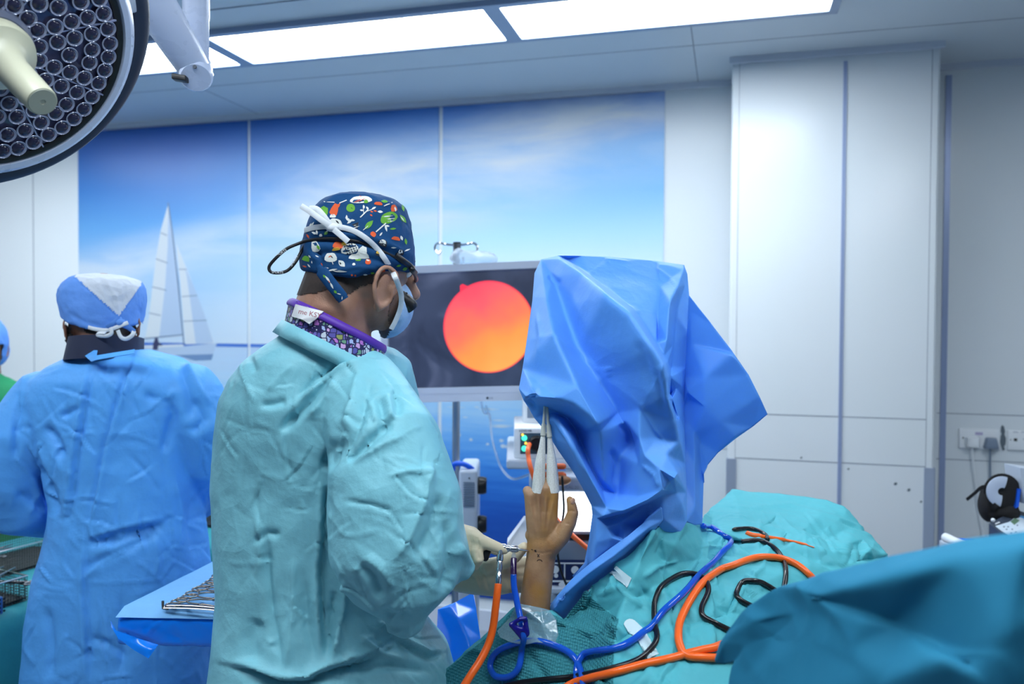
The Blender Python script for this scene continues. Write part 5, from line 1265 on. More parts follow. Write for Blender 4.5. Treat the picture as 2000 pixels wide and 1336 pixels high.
# mask strap, its bow, the loupe cord and loupes
def on_cap(pts, lift): return [hit(cap_t, x, y, lift) or P(x, y, SZ-.06) for x, y in pts]
stp = on_cap([(598, 451), (615, 446), (640, 443), (664, 444), (690, 452), (715, 464), (737, 484), (752, 506), (764, 526)], .0034)
stp += [P(771, 540, SZ-.088), P(779, 560, SZ-.074), P(784, 580, SZ-.058), P(782, 602, SZ-.046), P(773, 626, SZ-.038), P(764, 643, SZ-.034)]
obj('mask_strap', M().tube([Vector(p) for p in spl([tuple(p) for p in stp], 6)], [(.0048, .0010)]*(len(stp)*6-5), 8, up=tuple(UP)), m_maskw, sur, 60)
bow = M()
kn = hit(cap_t, 652, 446, .006); bow.ellipsoid(kn, (.012, .008, .008), (RT, _f0, UP))
for pts in ([(650, 446, SZ-.104), (628, 430, SZ-.108), (608, 415, SZ-.10), (588, 402, SZ-.095)], [(648, 445, SZ-.104), (632, 422, SZ-.104), (618, 408, SZ-.098), (604, 407, SZ-.096)], [(652, 448, SZ-.106), (664, 458, SZ-.106), (680, 472, SZ-.106)]):
    bow.tube([Vector(p) for p in spl([tuple(P(*q)) for q in pts], 6)], [(.0052, .0012)]*(len(pts)*6-5), 8, up=tuple(UP+RT*.7))
obj('strap_bow', bow, m_maskw, sur, 60)
m_cord = mat('black_cord', C(18, 18, 24), .55)
lp_ = root('loupe_set', hit(cap_t, 760, 490, .01), 'black loupe glasses with a cord looping out behind the patterned cap', 'glasses')
cordp = [tuple(v) for v in on_cap([(800, 517), (770, 502), (735, 486), (700, 472), (660, 466), (620, 467), (598, 471)], .0004)]+[tuple(P(*q)) for q in ((585, 475, SZ-.06), (560, 486, SZ-.07), (540, 503, SZ-.075), (526, 520, SZ-.075), (529, 531, SZ-.075), (545, 533, SZ-.07), (562, 528, SZ-.065), (577, 512, SZ-.06), (588, 492, SZ-.05), (596, 478, SZ-.05))]
obj('cord', M().tube([Vector(p) for p in spl(cordp, 8)], .0029, 10), m_cord, lp_, 180)
for s_, px, py, rot in (('SPORTS', 541, 502.5, .62), ('SPORTS', 570, 521, 1.05), ('SPORTS', 530, 533.5, -.05)):
    text('cord_print', s_, P(px, py, SZ-.0765), .0062, RT*cos(rot)+UP*sin(rot), UP*cos(rot)-RT*sin(rot), m_maskw, lp_)
obj('frame_arm', M().tube([Vector(p) for p in spl([tuple(v) for v in on_cap([(770, 500), (785, 510), (798, 519)], .004)]+[tuple(P(806, 528, SZ-.03)), tuple(P(811, 534, SZ+.0))], 6)], [(.0055, .003)]*25, 8, up=tuple(UP)), m_black, lp_, 60)
fr2 = M(); fr2.tube([Vector(p) for p in spl([tuple(P(806, 529, SZ-.02)), tuple(P(812, 540, SZ+.01)), tuple(P(812, 548, SZ+.05)), tuple(P(806, 545, SZ+.10))], 6)], .004, 8); obj('frame_front', fr2, mat('dark_red_frame', C(70, 16, 34), .3), lp_, 180)
be = P(795, 591, SZ+.005); bx2 = (RT*.55-UP*.75+_f0*.35).normalized()
obj('barrel', M().lathe(be-bx2*.010, bx2, [(0, -.012), (.009, -.012), (.0105, -.004), (.0130, .002), (.0145, .012), (.0145, .022), (.0125, .026), (0, .026)], 24), m_black, lp_)
obj('barrel_mount', M().box(P(790, 577, SZ), (.012, .008, .012), (RT, _f0, UP), .002), m_black, lp_)

# gloved hands
rh = M(); UPt = tuple(UP)
limb(rh, [(868, 1050, 1.43, (.030, .026)), (892, 1055, 1.435, (.031, .026)), (912, 1063, 1.44, (.034, .024)), (928, 1072, 1.44, (.030, .020))], 18, UPt)
limb(rh, [(918, 1046, 1.432, .0145), (938, 1056, 1.428, .0125), (960, 1065, 1.428, .0108), (985, 1074, 1.432, .0085)], 14)
limb(rh, [(930, 1072, 1.425, .012), (934, 1092, 1.42, .0110), (927, 1104, 1.43, .010), (916, 1102, 1.44, .009)], 14)
limb(rh, [(924, 1080, 1.442, .011), (928, 1099, 1.438, .0105), (918, 1109, 1.448, .0095)], 14)
limb(rh, [(914, 1086, 1.455, .010), (918, 1104, 1.455, .0095), (909, 1113, 1.46, .0085)], 14)
limb(rh, [(905, 1050, 1.46, .015), (928, 1058, 1.478, .0125), (950, 1066, 1.475, .0110), (970, 1076, 1.462, .0085)], 14)
V, Fq = remesh(rh, .0022); V = smooth(V, Fq, 3)
V = creases(V, Fq, [('v', .0016, 2.2, [(x, 1038+k*1.2), (x+4, 1056+k*1.2), (x+3, 1076)]) for k, x in enumerate(range(896, 934, 5))]+[('v', .0022, 3, [(938, 1068), (934, 1080), (936, 1094)])])
o = obj('right_glove', from_vf(V, Fq), m_glove, sur, 180)
lh = M()
limb(lh, [(893, 1120, 1.57, (.036, .028)), (925, 1124, 1.55, (.037, .026)), (960, 1128, 1.525, (.036, .025)), (985, 1122, 1.51, (.036, .022))], 18, UPt)
limb(lh, [(955, 1108, 1.51, .017), (985, 1098, 1.485, .0135), (1006, 1086, 1.468, .0125), (1024, 1068, 1.458, .0092)], 14)
for k, (y0, y1) in enumerate(((1103, 1096), (1117, 1114), (1131, 1132), (1145, 1148))):
    limb(lh, [(990, y0, 1.515, .0125), (1012, (y0+y1)/2, 1.525, .0112), (1032, y1, 1.523, .0103), (1052, y1+2, 1.508, .0088)], 14)
V, Fq = remesh(lh, .0024); V = smooth(V, Fq, 3)
V = creases(V, Fq, [('v', .002, 3, [(942, 1108), (948, 1130), (955, 1155)]), ('v', .002, 3, [(1000, 1095), (1008, 1092)]), ('r', .002, 4, [(905, 1110), (930, 1130), (940, 1155)])])
o = obj('left_glove', from_vf(V, Fq), m_glove, sur, 180)
shoes(sur, spots, Vector((sh.x, sh.y, 0)).normalized())

# ------------------------------------------------------------------ the blue-gowned person at the back table
BZ = 2.12; KB = 1.12
per = root('person', Vector((P(250, 1000, BZ).x, P(250, 1000, BZ).y, 0)), 'person in blue gown with white-topped blue cap, seen from behind at the back table', 'person')
bh = (-RT*.42+_f0*.88-up_*.22).normalized(); bu = up_+bh*.22; bu = (bu-bh*bu.dot(bh)).normalized(); bs_ = bh.cross(bu).normalized()
c2 = P(201, 612, BZ-.004)
bd = M(); head_shape(bd, c2, bh, bu, 1.0)
bd.capsule([c2-bu*.03-bh*.03, c2-bu*.10-bh*.04, P(212, 705, BZ+.01), P(222, 750, BZ)], [.052, .050, .050, .08], 18)
bd.capsule([P(235, 780, BZ), P(245, 1000, BZ+.02), P(245, 1200, BZ+.02)], [.09, .11, .11], 18)
sp2 = legs(bd, 245, BZ+.02, .80, s=RT, r0=.075)
ear_shape(bd, c2-bs_*.068-bu*.050-bh*.004, bh, bu, -bs_, 1.15); ear_shape(bd, c2+bs_*.068-bu*.050-bh*.004, bh, bu, bs_, 1.15)
V, Fq = remesh(bd, .0055); V = smooth(V, Fq, 3)
obj('body', from_vf(V, Fq), m_skin2, per, 180); face_bits(per, c2, bh, bu, bs_, .98)
scalp(V, Fq, [(150, 600), (270, 600), (268, 650), (240, 662), (200, 660), (165, 650)], .0022, .03, per, 'hair', m_hair, c2, bh)
scalp(V, Fq, [(125, 630), (140, 628), (142, 650), (150, 668), (142, 690), (130, 680)], .003, None, per, 'beard', m_hair, c2, bh)
m_bgown = cloth('blue_gown', C(92, 172, 248), .55, .6, 7.0, .1, .3, .10)
gm = M()
loft(gm, [(684, 178, 290, BZ, .06), (698, 140, 345, BZ, .09), (715, 105, 372, BZ, .115), (740, 75, 392, BZ, .135), (775, 62, 402, BZ+.01, .15), (830, 72, 400, BZ+.02, .16), (900, 98, 388, BZ+.02, .16), (980, 118, 385, BZ+.02, .16), (1050, 106, 394, BZ+.02, .165),
          (1120, 84, 402, BZ+.02, .17), (1200, 72, 408, BZ+.02, .18), (1336, 62, 416, BZ+.02, .19), (1480, 58, 425, BZ+.02, .20), (1620, 56, 430, BZ+.02, .20)], 44, 2.4)
limb(gm, [(80, 780, BZ-.01, .075), (42, 850, BZ-.03, .088), (22, 930, BZ-.02, .088), (38, 1000, BZ+.0, (.080, .07)), (95, 1010, BZ+.10, .058), (125, 1020, BZ+.16, .04)], 22)
limb(gm, [(372, 765, BZ-.02, .078), (405, 830, BZ-.02, .078), (410, 900, BZ+.02, .072), (400, 950, BZ+.10, .055), (390, 985, BZ+.2, .045)], 22)
V, Fq = remesh(gm, .0058); V = smooth(V, Fq, 10)
V = auto_creases(V, Fq, 150, (0, 690, 440, 1336), 8, .0036, 3.6)
V = creases(V, Fq, [('s', -.010, 9, [(264, 688), (237, 769), (206, 874), (190, 960), (170, 1040)]), ('s', .010, 9, [(178, 706), (168, 754), (147, 889), (140, 950), (128, 1030)]), ('s', .008, 8, [(165, 1060), (163, 1150), (168, 1240), (172, 1336)]),
    ('v', .010, 8, [(172, 1065), (228, 1042), (262, 1036), (322, 1022)]), ('r', .008, 8, [(175, 1050), (228, 1033), (320, 1012)]), ('v', .012, 9, [(168, 1062), (230, 1056), (324, 1024)]), ('v', .010, 9, [(160, 1112), (230, 1082), (315, 1036)]), ('r', .009, 9, [(158, 1135), (200, 1098), (260, 1068)]), ('r', .003, 3, [(150, 1138), (230, 1137), (330, 1133)]), ('r', .003, 3, [(80, 1160), (160, 1165)]),
    ('v', .014, 10, [(345, 705), (366, 760), (374, 832)]), ('r', .012, 9, [(362, 700), (384, 750), (413, 795)]), ('v', .014, 10, [(376, 775), (396, 820), (372, 852)]), ('r', .010, 9, [(300, 790), (330, 775), (345, 760)]), ('v', .012, 9, [(325, 780), (338, 810), (318, 890)]), ('v', .010, 8, [(280, 770), (310, 782), (335, 782)]),
    ('v', .012, 9, [(42, 785), (32, 830), (30, 900)]), ('v', .014, 9, [(85, 830), (108, 860), (125, 900)]), ('v', .010, 7, [(115, 816), (160, 795)]), ('r', .010, 9, [(75, 860), (90, 900), (98, 950)]), ('v', .020, 10, [(78, 905), (95, 960), (112, 1010)]), ('r', .008, 8, [(60, 930), (75, 965), (55, 1010)]), ('v', .008, 8, [(30, 960), (60, 975), (90, 1000)]),
    ('r', .009, 10, [(300, 1045), (310, 1090), (305, 1130)]), ('v', .008, 10, [(235, 1150), (240, 1230), (236, 1330)]), ('v', .008, 8, [(175, 1245), (215, 1260), (250, 1290)]), ('v', .010, 9, [(90, 1180), (100, 1260), (95, 1330)]), ('r', .008, 10, [(340, 930), (352, 1000), (348, 1080)]), ('v', .009, 10, [(375, 960), (372, 1030), (385, 1090)])])
V = crumple(V, Fq, .0015, 9, 9)
obj('gown', from_vf(V, Fq), m_bgown, per, 180)
fp = sheet([(161, 684, BZ-0.095), (190, 684, BZ-0.118), (188, 694, BZ-0.137), (263, 682, BZ-0.129), (262, 690, BZ-0.157), (190, 702, BZ-0.157), (178, 706, BZ-0.146), (162, 692, BZ-0.112)], (), (), 3)
V, F_ = thick(*fp, .0015); obj('neck_tab', from_vf(V, F_), m_bgown, per, 60)
# navy collar
nc2 = P(206, 678, BZ-.01); ca2 = (P(266, 676, BZ)-P(140, 680, BZ))/2; cb2 = -_f0*.104+up_*.010
co2 = obj('thyroid_collar', ring3(nc2, ca2, cb2, up_*.024+RT*.004, -up_*.036-RT*.004, 60, .008, .001, None, 1.06), mat('navy_collar', C(30, 38, 66), .6), per, 60)
# cap: blue wrap with a white gathered crown
cm_ = M(); n = 56
rows_c = [(536.5, 178, 214, .028), (539, 160, 236, .052), (546, 142, 256, .075), (558, 131, 267, .090), (575, 126, 271, .098), (598, 125, 272, .100), (620, 129, 271, .098), (640, 133, 270, .094)]
rb = [(125, 618), (150, 622), (180, 634), (215, 645), (245, 642), (272, 634)]
for i, (py, xl, xr, b) in enumerate(rows_c):
    for j in range(n):
        t = 2*pi*j/n; cs, sn = cos(t), sin(t); x = (xl+xr)/2+(xr-xl)/2*math.copysign(abs(cs)**.95, cs)
        yb = np.interp(x, [p[0] for p in rb], [p[1] for p in rb]) if sn < .3 else 612
        y = 536.5+(py-536.5)*(yb-536.5)/(640-536.5); cm_.v.append(tuple(P(x, y, BZ)+_f0*(b*KB*sn+.012*KB*(sn > 0))))
for i in range(len(rows_c)-1):
    for j in range(n): cm_.f.append((i*n+j, (i+1)*n+j, (i+1)*n+(j+1) % n, i*n+(j+1) % n)); cm_.mi.append(0)
cm_.f.append(tuple(range(n))); cm_.mi.append(0); cm_.f.append(tuple(range((len(rows_c)-1)*n, len(rows_c)*n))[::-1]); cm_.mi.append(0)
V, Fq = remesh(cm_, .004); V = smooth(V, Fq, 4)
V = creases(V, Fq, [('v', .004, 5, [(190, 545), (215, 575), (230, 612)]), ('v', .003, 4, [(240, 552), (245, 580), (234, 612)]), ('r', .004, 4, [(205, 545), (225, 580), (231, 612)]), ('r', .003, 5, [(160, 560), (180, 578)]), ('s', -.0028, 4, [(148, 543), (180, 572), (212, 600), (232, 618)]), ('s', -.0028, 4, [(232, 618), (252, 590), (272, 560)]), ('v', .003, 5, [(130, 610), (165, 628), (205, 640)]), ('r', .003, 5, [(215, 600), (200, 570), (190, 545)])])
V = crumple(V, Fq, .0018, 20, 6); cm_ = from_vf(V, Fq); q = proj(V)
tri = [(146, 540), (200, 480), (276, 500), (276, 556), (232, 617)]
def inpoly(x, y, poly):
    c_ = False; j = len(poly)-1
    for i in range(len(poly)):
        (xi, yi), (xj, yj) = poly[i], poly[j]
        if (yi > y) != (yj > y) and x < (xj-xi)*(y-yi)/(yj-yi)+xi: c_ = not c_
        j = i
    return c_
for k, f in enumerate(Fq):
    x, y = q[list(f), 0].mean(), q[list(f), 1].mean(); back = (V[list(f)].mean(0)-np.array(c2))@np.array(bh) < -.0
    up_far = V[list(f), 2].mean() > P(200, 560, BZ).z
    cm_.mi[k] = 1 if ((back and inpoly(x, y, tri)) or (not back and up_far)) else 0
m_bcap = cloth('blue_cap_fabric', C(98, 152, 232), .75, .3, 14); m_wcap = cloth('white_cap_mesh', C(206, 214, 226), .75, .5, 16)
co_ = obj('surgical_cap', cm_, [m_bcap, m_wcap], per, 180)
bt = M()
for pts in ([(233, 622, BZ-0.118), (240, 634, BZ-0.123), (252, 640, BZ-0.118), (262, 648, BZ-0.112)], [(233, 622, BZ-0.118), (222, 632, BZ-0.123), (210, 640, BZ-0.118)]):
    bt.tube([Vector(p) for p in spl([tuple(P(*p_)) for p_ in pts], 5)], [(.007, .002)]*(5*len(pts)-4), 8, up=tuple(UP+RT*.3))
bt.ellipsoid(P(236, 630, BZ-0.121), (.012, .007, .009), (RT, _f0, UP))
obj('cap_knot', bt, m_bcap, co_, 60)
ms2 = M()
for pts in ([(150, 628, BZ-0.084), (175, 640, BZ-0.106), (205, 645, BZ-0.115), (225, 640, BZ-0.121), (240, 634, BZ-0.125), (250, 630, BZ-0.123)], [(215, 640, BZ-0.125), (218, 650, BZ-0.125), (208, 656, BZ-0.121), (190, 655, BZ-0.114), (192, 650, BZ-0.114), (206, 650, BZ-0.121)], [(230, 645, BZ-0.125), (236, 658, BZ-0.125), (246, 662, BZ-0.123), (258, 655, BZ-0.119), (262, 646, BZ-0.112)]):
    ms2.tube([Vector(p) for p in spl([tuple(P(*p_)) for p_ in pts], 5)], [(.005, .0015)]*(5*len(pts)-4), 8, up=tuple(UP))
obj('mask_strap', ms2, m_maskw, per, 60)
mk = M(); mk.ellipsoid(c2+bh*.058-bu*.080, (.062, .068, .064), (bh, bs_, bu), 26, 16); V, Fq = remesh(mk, .005); k_ = ((V-np.array(c2))@np.array(bh)) > .04
obj('face_mask', from_vf(V, [f for f in Fq if all(k_[i] for i in f)]), m_maskw, per, 180)
shoes(per, sp2, Vector((bh.x, bh.y, 0)).normalized())
for k, (pw, tgt) in enumerate((((125, 1020, BZ+.16), (165, 1050, BZ+.22)), ((390, 985, BZ+.2), (350, 1020, BZ+.24)))):
    hm = M(); a, b = P(*pw), P(*tgt); e = (b-a).normalized(); sd = e.cross(up_).normalized()
    hm.capsule([a-e*.02, a+e*.03, a+e*.06], [(.028, .02), (.036, .016), (.034, .014)], 14, tuple(sd))
    for i in range(4):
        o_ = a+e*.06+sd*(-.028+.0187*i); hm.capsule([o_, o_+e*.04-up_*.004, o_+e*(.062+.006*(i in (1, 2)))-up_*.022], [.0095, .0085, .007])
    s_ = 1 if k == 0 else -1; hm.capsule([a+e*.01+sd*.03*s_, a+e*.04+sd*.052*s_, a+e*.065+sd*.05*s_-up_*.01], [.013, .0105, .008])
    V, Fq = remesh(hm, .003); V = smooth(V, Fq, 3); obj(('left_glove', 'right_glove')[k], from_vf(V, Fq), m_glove, per, 180)

# ------------------------------------------------------------------ third person, cut by the left edge
GZ = 3.15
th_ = root('person', Vector((P(-95, 1000, GZ).x, P(-95, 1000, GZ).y, 0)), 'person in green gown and blue cap, only a sliver showing at the left edge', 'person')
gh = (RT*.2-_f0*.97-up_*.2).normalized(); gu = up_+gh*.2; gu = (gu-gh*gu.dot(gh)).normalized(); gs = gh.cross(gu).normalized()
c3 = P(-40, 678, GZ); bd = M(); head_shape(bd, c3, gh, gu, 1.0)
bd.capsule([c3-gu*.03-gh*.03, c3-gu*.11-gh*.04, P(-75, 760, GZ+.04), P(-80, 800, GZ+.03)], [.056, .058, .07, .09], 16); bd.capsule([P(-85, 820, GZ+.02), P(-95, 1180, GZ+.02)], [.1, .11], 16)
sp3_ = legs(bd, -95, GZ+.02, .8); ear_shape(bd, c3-gs*.074-gu*.02, gh, gu, -gs, 1.1); ear_shape(bd, c3+gs*.074-gu*.02, gh, gu, gs, 1.1)
V, Fq = remesh(bd, .006); V = smooth(V, Fq, 3); obj('body', from_vf(V, Fq), m_skin, th_, 180); face_bits(th_, c3, gh, gu, gs)
cp = M(); cp.ellipsoid(c3+gu*.022-gh*.006, (.110, .094, .112), (gh, gs, gu), 30, 20); cp.ellipsoid(c3-gu*.02-gh*.02, (.096, .090, .085), (gh, gs, gu), 30, 20); V, Fq = remesh(cp, .005); V = crumple(V, Fq, .003, 16, 4)
k_ = ((V-np.array(c3))@np.array(gu) > .016) | (((V-np.array(c3))@np.array(gh) < .02) & ((V-np.array(c3))@np.array(gu) > -.075)); obj('surgical_cap', from_vf(V, [f for f in Fq if all(k_[i] for i in f)]), m_bcap, th_, 180)
mk = M(); mk.ellipsoid(c3+gh*.06-gu*.08, (.06, .066, .062), (gh, gs, gu), 24, 14); V, Fq = remesh(mk, .005); obj('face_mask', from_vf(V, Fq), m_maskb, th_, 180)
gm = M(); loft(gm, [(722, -120, -30, GZ+.03, .06), (736, -170, 5, GZ+.03, .09), (752, -205, 38, GZ+.03, .11), (775, -225, 58, GZ+.03, .13), (830, -235, 68, GZ+.03, .15), (950, -215, 50, GZ+.03, .15), (1100, -220, 45, GZ+.03, .16), (1330, -225, 48, GZ+.03, .18)], 40, 2.4)
limb(gm, [(40, 790, GZ+.02, .075), (58, 880, GZ-.02, .07), (30, 960, GZ-.14, .055)], 18); limb(gm, [(-205, 790, GZ+.02, .075), (-225, 880, GZ-.02, .07), (-180, 960, GZ-.14, .055)], 18)
V, Fq = remesh(gm, .009); V = smooth(V, Fq, 5); V = crumple(V, Fq, .005, 8, 3)
obj('gown', from_vf(V, Fq), cloth('green_gown', C(28, 142, 92), .75, .4, 8), th_, 180); shoes(th_, sp3_, Vector((gh.x, gh.y, 0)).normalized())
# ================================================================== PATIENT, DRAPES, TUBES
def T8(x, y): return (980+x/2.344, 480+y/2.344)
def U3(x, y): return (880+x/3.333, 980+y/3.333)
def W3(x, y): return (1380+x/3.226, 980+y/3.226)
def T8z(l): return [T8(x, y)+(z,) for x, y, z in l]
def U3z(l): return [U3(x, y)+(z,) for x, y, z in l]
def W3z(l): return [W3(x, y)+(z,) for x, y, z in l]

# ---- raised arm
AZ = 1.45
pat = root('patient', P(1045, 1240, AZ), 'raised bare hand and forearm hanging by finger traps, marked with pen', 'person')
ah = M()
limb(ah, [(1044, 1250, AZ, (.0305, .028)), (1044, 1185, AZ, (.0285, .027)), (1050, 1135, AZ, (.0272, .0245)), (1056, 1092, AZ, (.0268, .0205)), (1060, 1062, AZ, (.0290, .0180))], 22)
for kx, ky, wx, r0, r1 in ((1034, 970, 1046, .0135, .0098), (1050, 962, 1054, .0150, .0110), (1066, 957, 1062, .0155, .0112), (1080.5, 963, 1069, .0150, .0108)):
    limb(ah, [(wx, 1070, AZ, r0), ((kx+wx)/2, 1022, AZ-.003, (r0*.9, r0*.8)), (kx, ky, AZ-.001, r1)], 14)
limb(ah, [(1040, 1045, AZ+.004, .014), (1062, 1040, AZ+.004, .017), (1080, 1030, AZ+.004, .016)], 14)
limb(ah, [(1034, 968, AZ, .0098), (1030, 958, AZ+.012, .0092), (1031, 962, AZ+.034, .0086), (1033, 985, AZ+.045, .0078)], 12)          # little finger, bent away
limb(ah, [(1050, 962, AZ, .0106), (1051, 935, AZ, .0094), (1054, 900, AZ, .0080), (1056, 880, AZ, .0062)], 12)                          # ring finger in its trap
limb(ah, [(1066, 957, AZ-.002, .0108), (1066, 943, AZ+.006, .0104), (1066, 941, AZ+.034, .0092), (1066, 972, AZ+.048, .0082)], 12)      # middle finger, bent away
limb(ah, [(1080.5, 962, AZ, .0108), (1079, 935, AZ, .0094), (1077, 900, AZ, .0082), (1075, 880, AZ, .0062)], 12)                        # index in its trap
limb(ah, [(1066, 1082, AZ-.002, .0170), (1082, 1060, AZ-.006, .0185), (1098, 1044, AZ-.008, .0168), (1113, 1020, AZ-.012, .0125), (1119, 1001, AZ-.012, .0108), (1116, 984, AZ-.010, .0088), (1113, 976, AZ-.008, .0068)], 16)
V, Fq = remesh(ah, .0017); V = smooth(V, Fq, 8, .5)
V = creases(V, Fq, [('b', .0018, 3.5, [(1035, 975), (1041, 1010), (1048, 1050)]), ('b', .0022, 3.5, [(1051, 970), (1054, 1010), (1057, 1052)]), ('b', .0022, 3.5, [(1066, 965), (1064, 1010), (1062, 1052)]), ('b', .0020, 3.5, [(1080, 972), (1074, 1010), (1067, 1050)]),
    ('v', .0016, 4, [(1043, 972), (1047, 1005)]), ('v', .0016, 4, [(1059, 970), (1060, 1005)]), ('v', .0016, 4, [(1074, 972), (1070, 1005)]), ('v', .0010, 2, [(1108, 1000), (1116, 997), (1124, 1000)]), ('v', .0010, 2, [(1104, 1022), (1113, 1024)]), ('v', .0008, 2, [(1040, 1078), (1060, 1081), (1080, 1077)]), ('v', .0012, 5, [(1094, 1022), (1086, 1046), (1074, 1066)])])
m_pskin = skin_mat('iodine_stained_skin', C(178, 140, 104), C(150, 112, 80), C(176, 126, 56), 26)
arm_o = obj('body', from_vf(V, Fq), m_pskin, pat, 180); arm_t = bvh((V, Fq))
nl = M(); nl.ellipsoid(P(1119, 979, AZ-.017), (.0052, .0018, .0062), ((RT*.8+_f0*.5).normalized(), (_f0*.8-RT*.5).normalized(), UP)); obj('thumbnail', nl, mat('nail', C(206, 158, 128), .3), pat, 180)
m_ink = mat('surgical_pen_ink', C(38, 24, 30), .6)
def ink_line(pts, r=.0006, nm='pen_mark'):
    q = [hit(arm_t, x, y, .0002) for x, y in pts]; q = [v for v in q if v is not None]
    if len(q) > 1: obj(nm, M().tube(q, r, 6), m_ink, pat, 180)
ink_line([(1049.5, 1081.5), (1051.5, 1085), (1053.5, 1088.5)]); ink_line([(1053.8, 1082), (1051.5, 1085), (1049.8, 1088)])
ink_line([(1049, 1096), (1051, 1093.5), (1054, 1092.8), (1057, 1094), (1059, 1097)]); ink_line([(1044, 1075), (1047, 1074.5), (1047.5, 1077.5), (1045, 1076)], .0009); ink_line([(1038, 1073), (1040.5, 1073.5)], .0007); ink_line([(1056, 1061.5), (1056.7, 1061.8)], .0006)
# finger traps
def trap_mat():
    t = NT('woven_trap'); t.set(Base_Color=C(222, 222, 212), Roughness=.7); tc = t.n('TexCoord')
    v = t.n('TexVoronoi', i_Scale=360.0, i_Randomness=.3); t.l(tc.outputs['Object'], v.inputs[0]); t.bump(v.outputs['Distance'], .25, .002)
    t.l(t.ramp(v.outputs['Distance'], [(.25, C(244, 244, 238)), (.8, C(212, 212, 204))]), t.b.inputs['Base Color']); return t.m
m_trap = trap_mat(); m_cordw = mat('trap_cord_white', C(216, 216, 202), .55)
for k, (b0, b1, t0_, t1_, lab) in enumerate((((1050.5, 962), (1055, 905), (1060.5, 853), (1064, 797), 'white woven finger trap on the ring finger, left of the pair'), ((1080.5, 961.5), (1077.5, 905), (1073.5, 856), (1068.5, 797), 'white woven finger trap on the index finger, right of the pair'))):
    r = root('finger_trap', P(b0[0], b0[1], AZ), lab, 'finger trap')
    pts = spl([tuple(P(*b0, AZ-.0)), tuple(P((b0[0]+b1[0])/2, (b0[1]+b1[1])/2, AZ)), tuple(P(*b1, AZ-.002)), tuple(P((b1[0]+t0_[0])/2+.4, (b1[1]+t0_[1])/2, AZ-.004)), tuple(P(*t0_, AZ-.006))], 6)
    rs = np.interp(np.linspace(0, 1, len(pts)), [0, .25, .5, .75, 1], [.0116, .0112, .0096, .0066, .0040])
    obj('woven_sleeve', M().tube([Vector(p) for p in pts], [float(x) for x in rs], 20), m_trap, r, 60)
    q = [P(*t0_, AZ-.006), P(t0_[0]*.55+t1_[0]*.45, t0_[1]*.55+t1_[1]*.45, AZ-.004)]
    obj('collar', M().tube([q[0], q[0]+(q[1]-q[0])*.05, q[0]+(q[1]-q[0])*.10, q[0]+(q[1]-q[0])*.9, q[1]], [.0042, .0036, .0052, .0044, .0036], 14), m_cordw, r, 40)
    obj('hanging_cord', M().tube([q[1], P(*t1_, AZ-.004), P(t1_[0], t1_[1]-22, AZ+.03)], [.0030, .0026, .0022], 10), m_cordw, r, 60)

# ---- handpiece held at the wrist
HZ = 1.432
hp_ = root('surgical_handpiece', P(1000, 1072, HZ), 'chrome surgical handpiece held by the gloved hand, needle at the raised wrist', 'surgical instrument')
def seg(nm, a, b, prof, mt, par=hp_):   # prof: (r, t along a->b)
    a, b = P(*a), P(*b); L = (b-a).length
    return obj(nm, M().lathe(a, b-a, [(r_, t*L) for r_, t in prof], 20), mt, par, 40)
seg('barrel', (986, 1071, HZ), (1013, 1073, HZ), [(0, 0), (.0058, 0), (.0062, .08), (.0062, .3), (.0050, .34), (.0050, .45), (.0062, .48), (.0062, .86), (.0046, 1.0), (0, 1.0)], m_chrome)
seg('needle', (1012, 1073, HZ), (1034, 1075.5, HZ+.008), [(0, 0), (.0022, 0), (.0019, .9), (.0004, 1), (0, 1)], m_chrome)
seg('turn_knob', (978, 1069, HZ), (988, 1070, HZ), [(0, 0), (.0050, 0), (.0072, .15), (.0072, .85), (.0050, 1), (0, 1)], m_chrome)
seg('light_connector', (977.5, 1074, HZ-.006), (973, 1143, HZ-.030), [(0, 0), (.0042, 0), (.0046, .12), (.0062, .14), (.0062, .30), (.0050, .33), (.0056, .36), (.0058, .58), (.0047, .60), (.0047, .66), (.0056, .68), (.0054, .90), (.0044, 1), (0, 1)], m_chrome)
seg('water_port', (1003.5, 1078, HZ), (1003.5, 1092, HZ-.004), [(0, 0), (.0026, 0), (.0026, .35), (.0042, .4), (.0046, 1), (0, 1)], m_clear)
gp = M(); limb(gp, [(922, 1070, 1.446, .009), (940, 1076, 1.438, .0095), (952, 1082, 1.432, .008), (948, 1090, 1.43, .006)], 14); obj('black_grip', gp, m_black, hp_, 180)
seg('side_tap', (946, 1059, 1.445), (943, 1046, 1.445), [(0, 0), (.0030, 0), (.0042, .2), (.0036, .6), (.0018, .9), (0, 1)], m_clear)

# ---- blue drape over the traction tower
m_drape = cloth('blue_drape', C(96, 164, 250), .48, .35, 6.0, .08, .35, .08)
m_drape_t = cloth('blue_drape_thin', C(106, 178, 252), .42, .25, 6.0, .06, .45, .06, trans=.35)
def D8(x, y, z): return T8(x, y)+(z,)
out = T8z([(180, 62, 1.66), (260, 45, 1.63), (370, 46, 1.68), (480, 50, 1.70), (700, 68, 1.71), (835, 88, 1.69), (850, 130, 1.68), (858, 230, 1.65), (850, 400, 1.63), (842, 560, 1.63), (836, 700, 1.62), (838, 850, 1.60), (842, 1000, 1.57), (847, 1130, 1.53), (848, 1262, 1.50)])
out += [(1330, 1040, 1.48), (1296, 1050, 1.475), (1250, 1075, 1.475), (1200, 1105, 1.48), (1160, 1135, 1.49), (1124, 1140, 1.51), (1118, 1124, 1.51), (1130, 1112, 1.505), (1141, 1100, 1.50), (1150, 1055, 1.49), (1157, 1005, 1.48)]
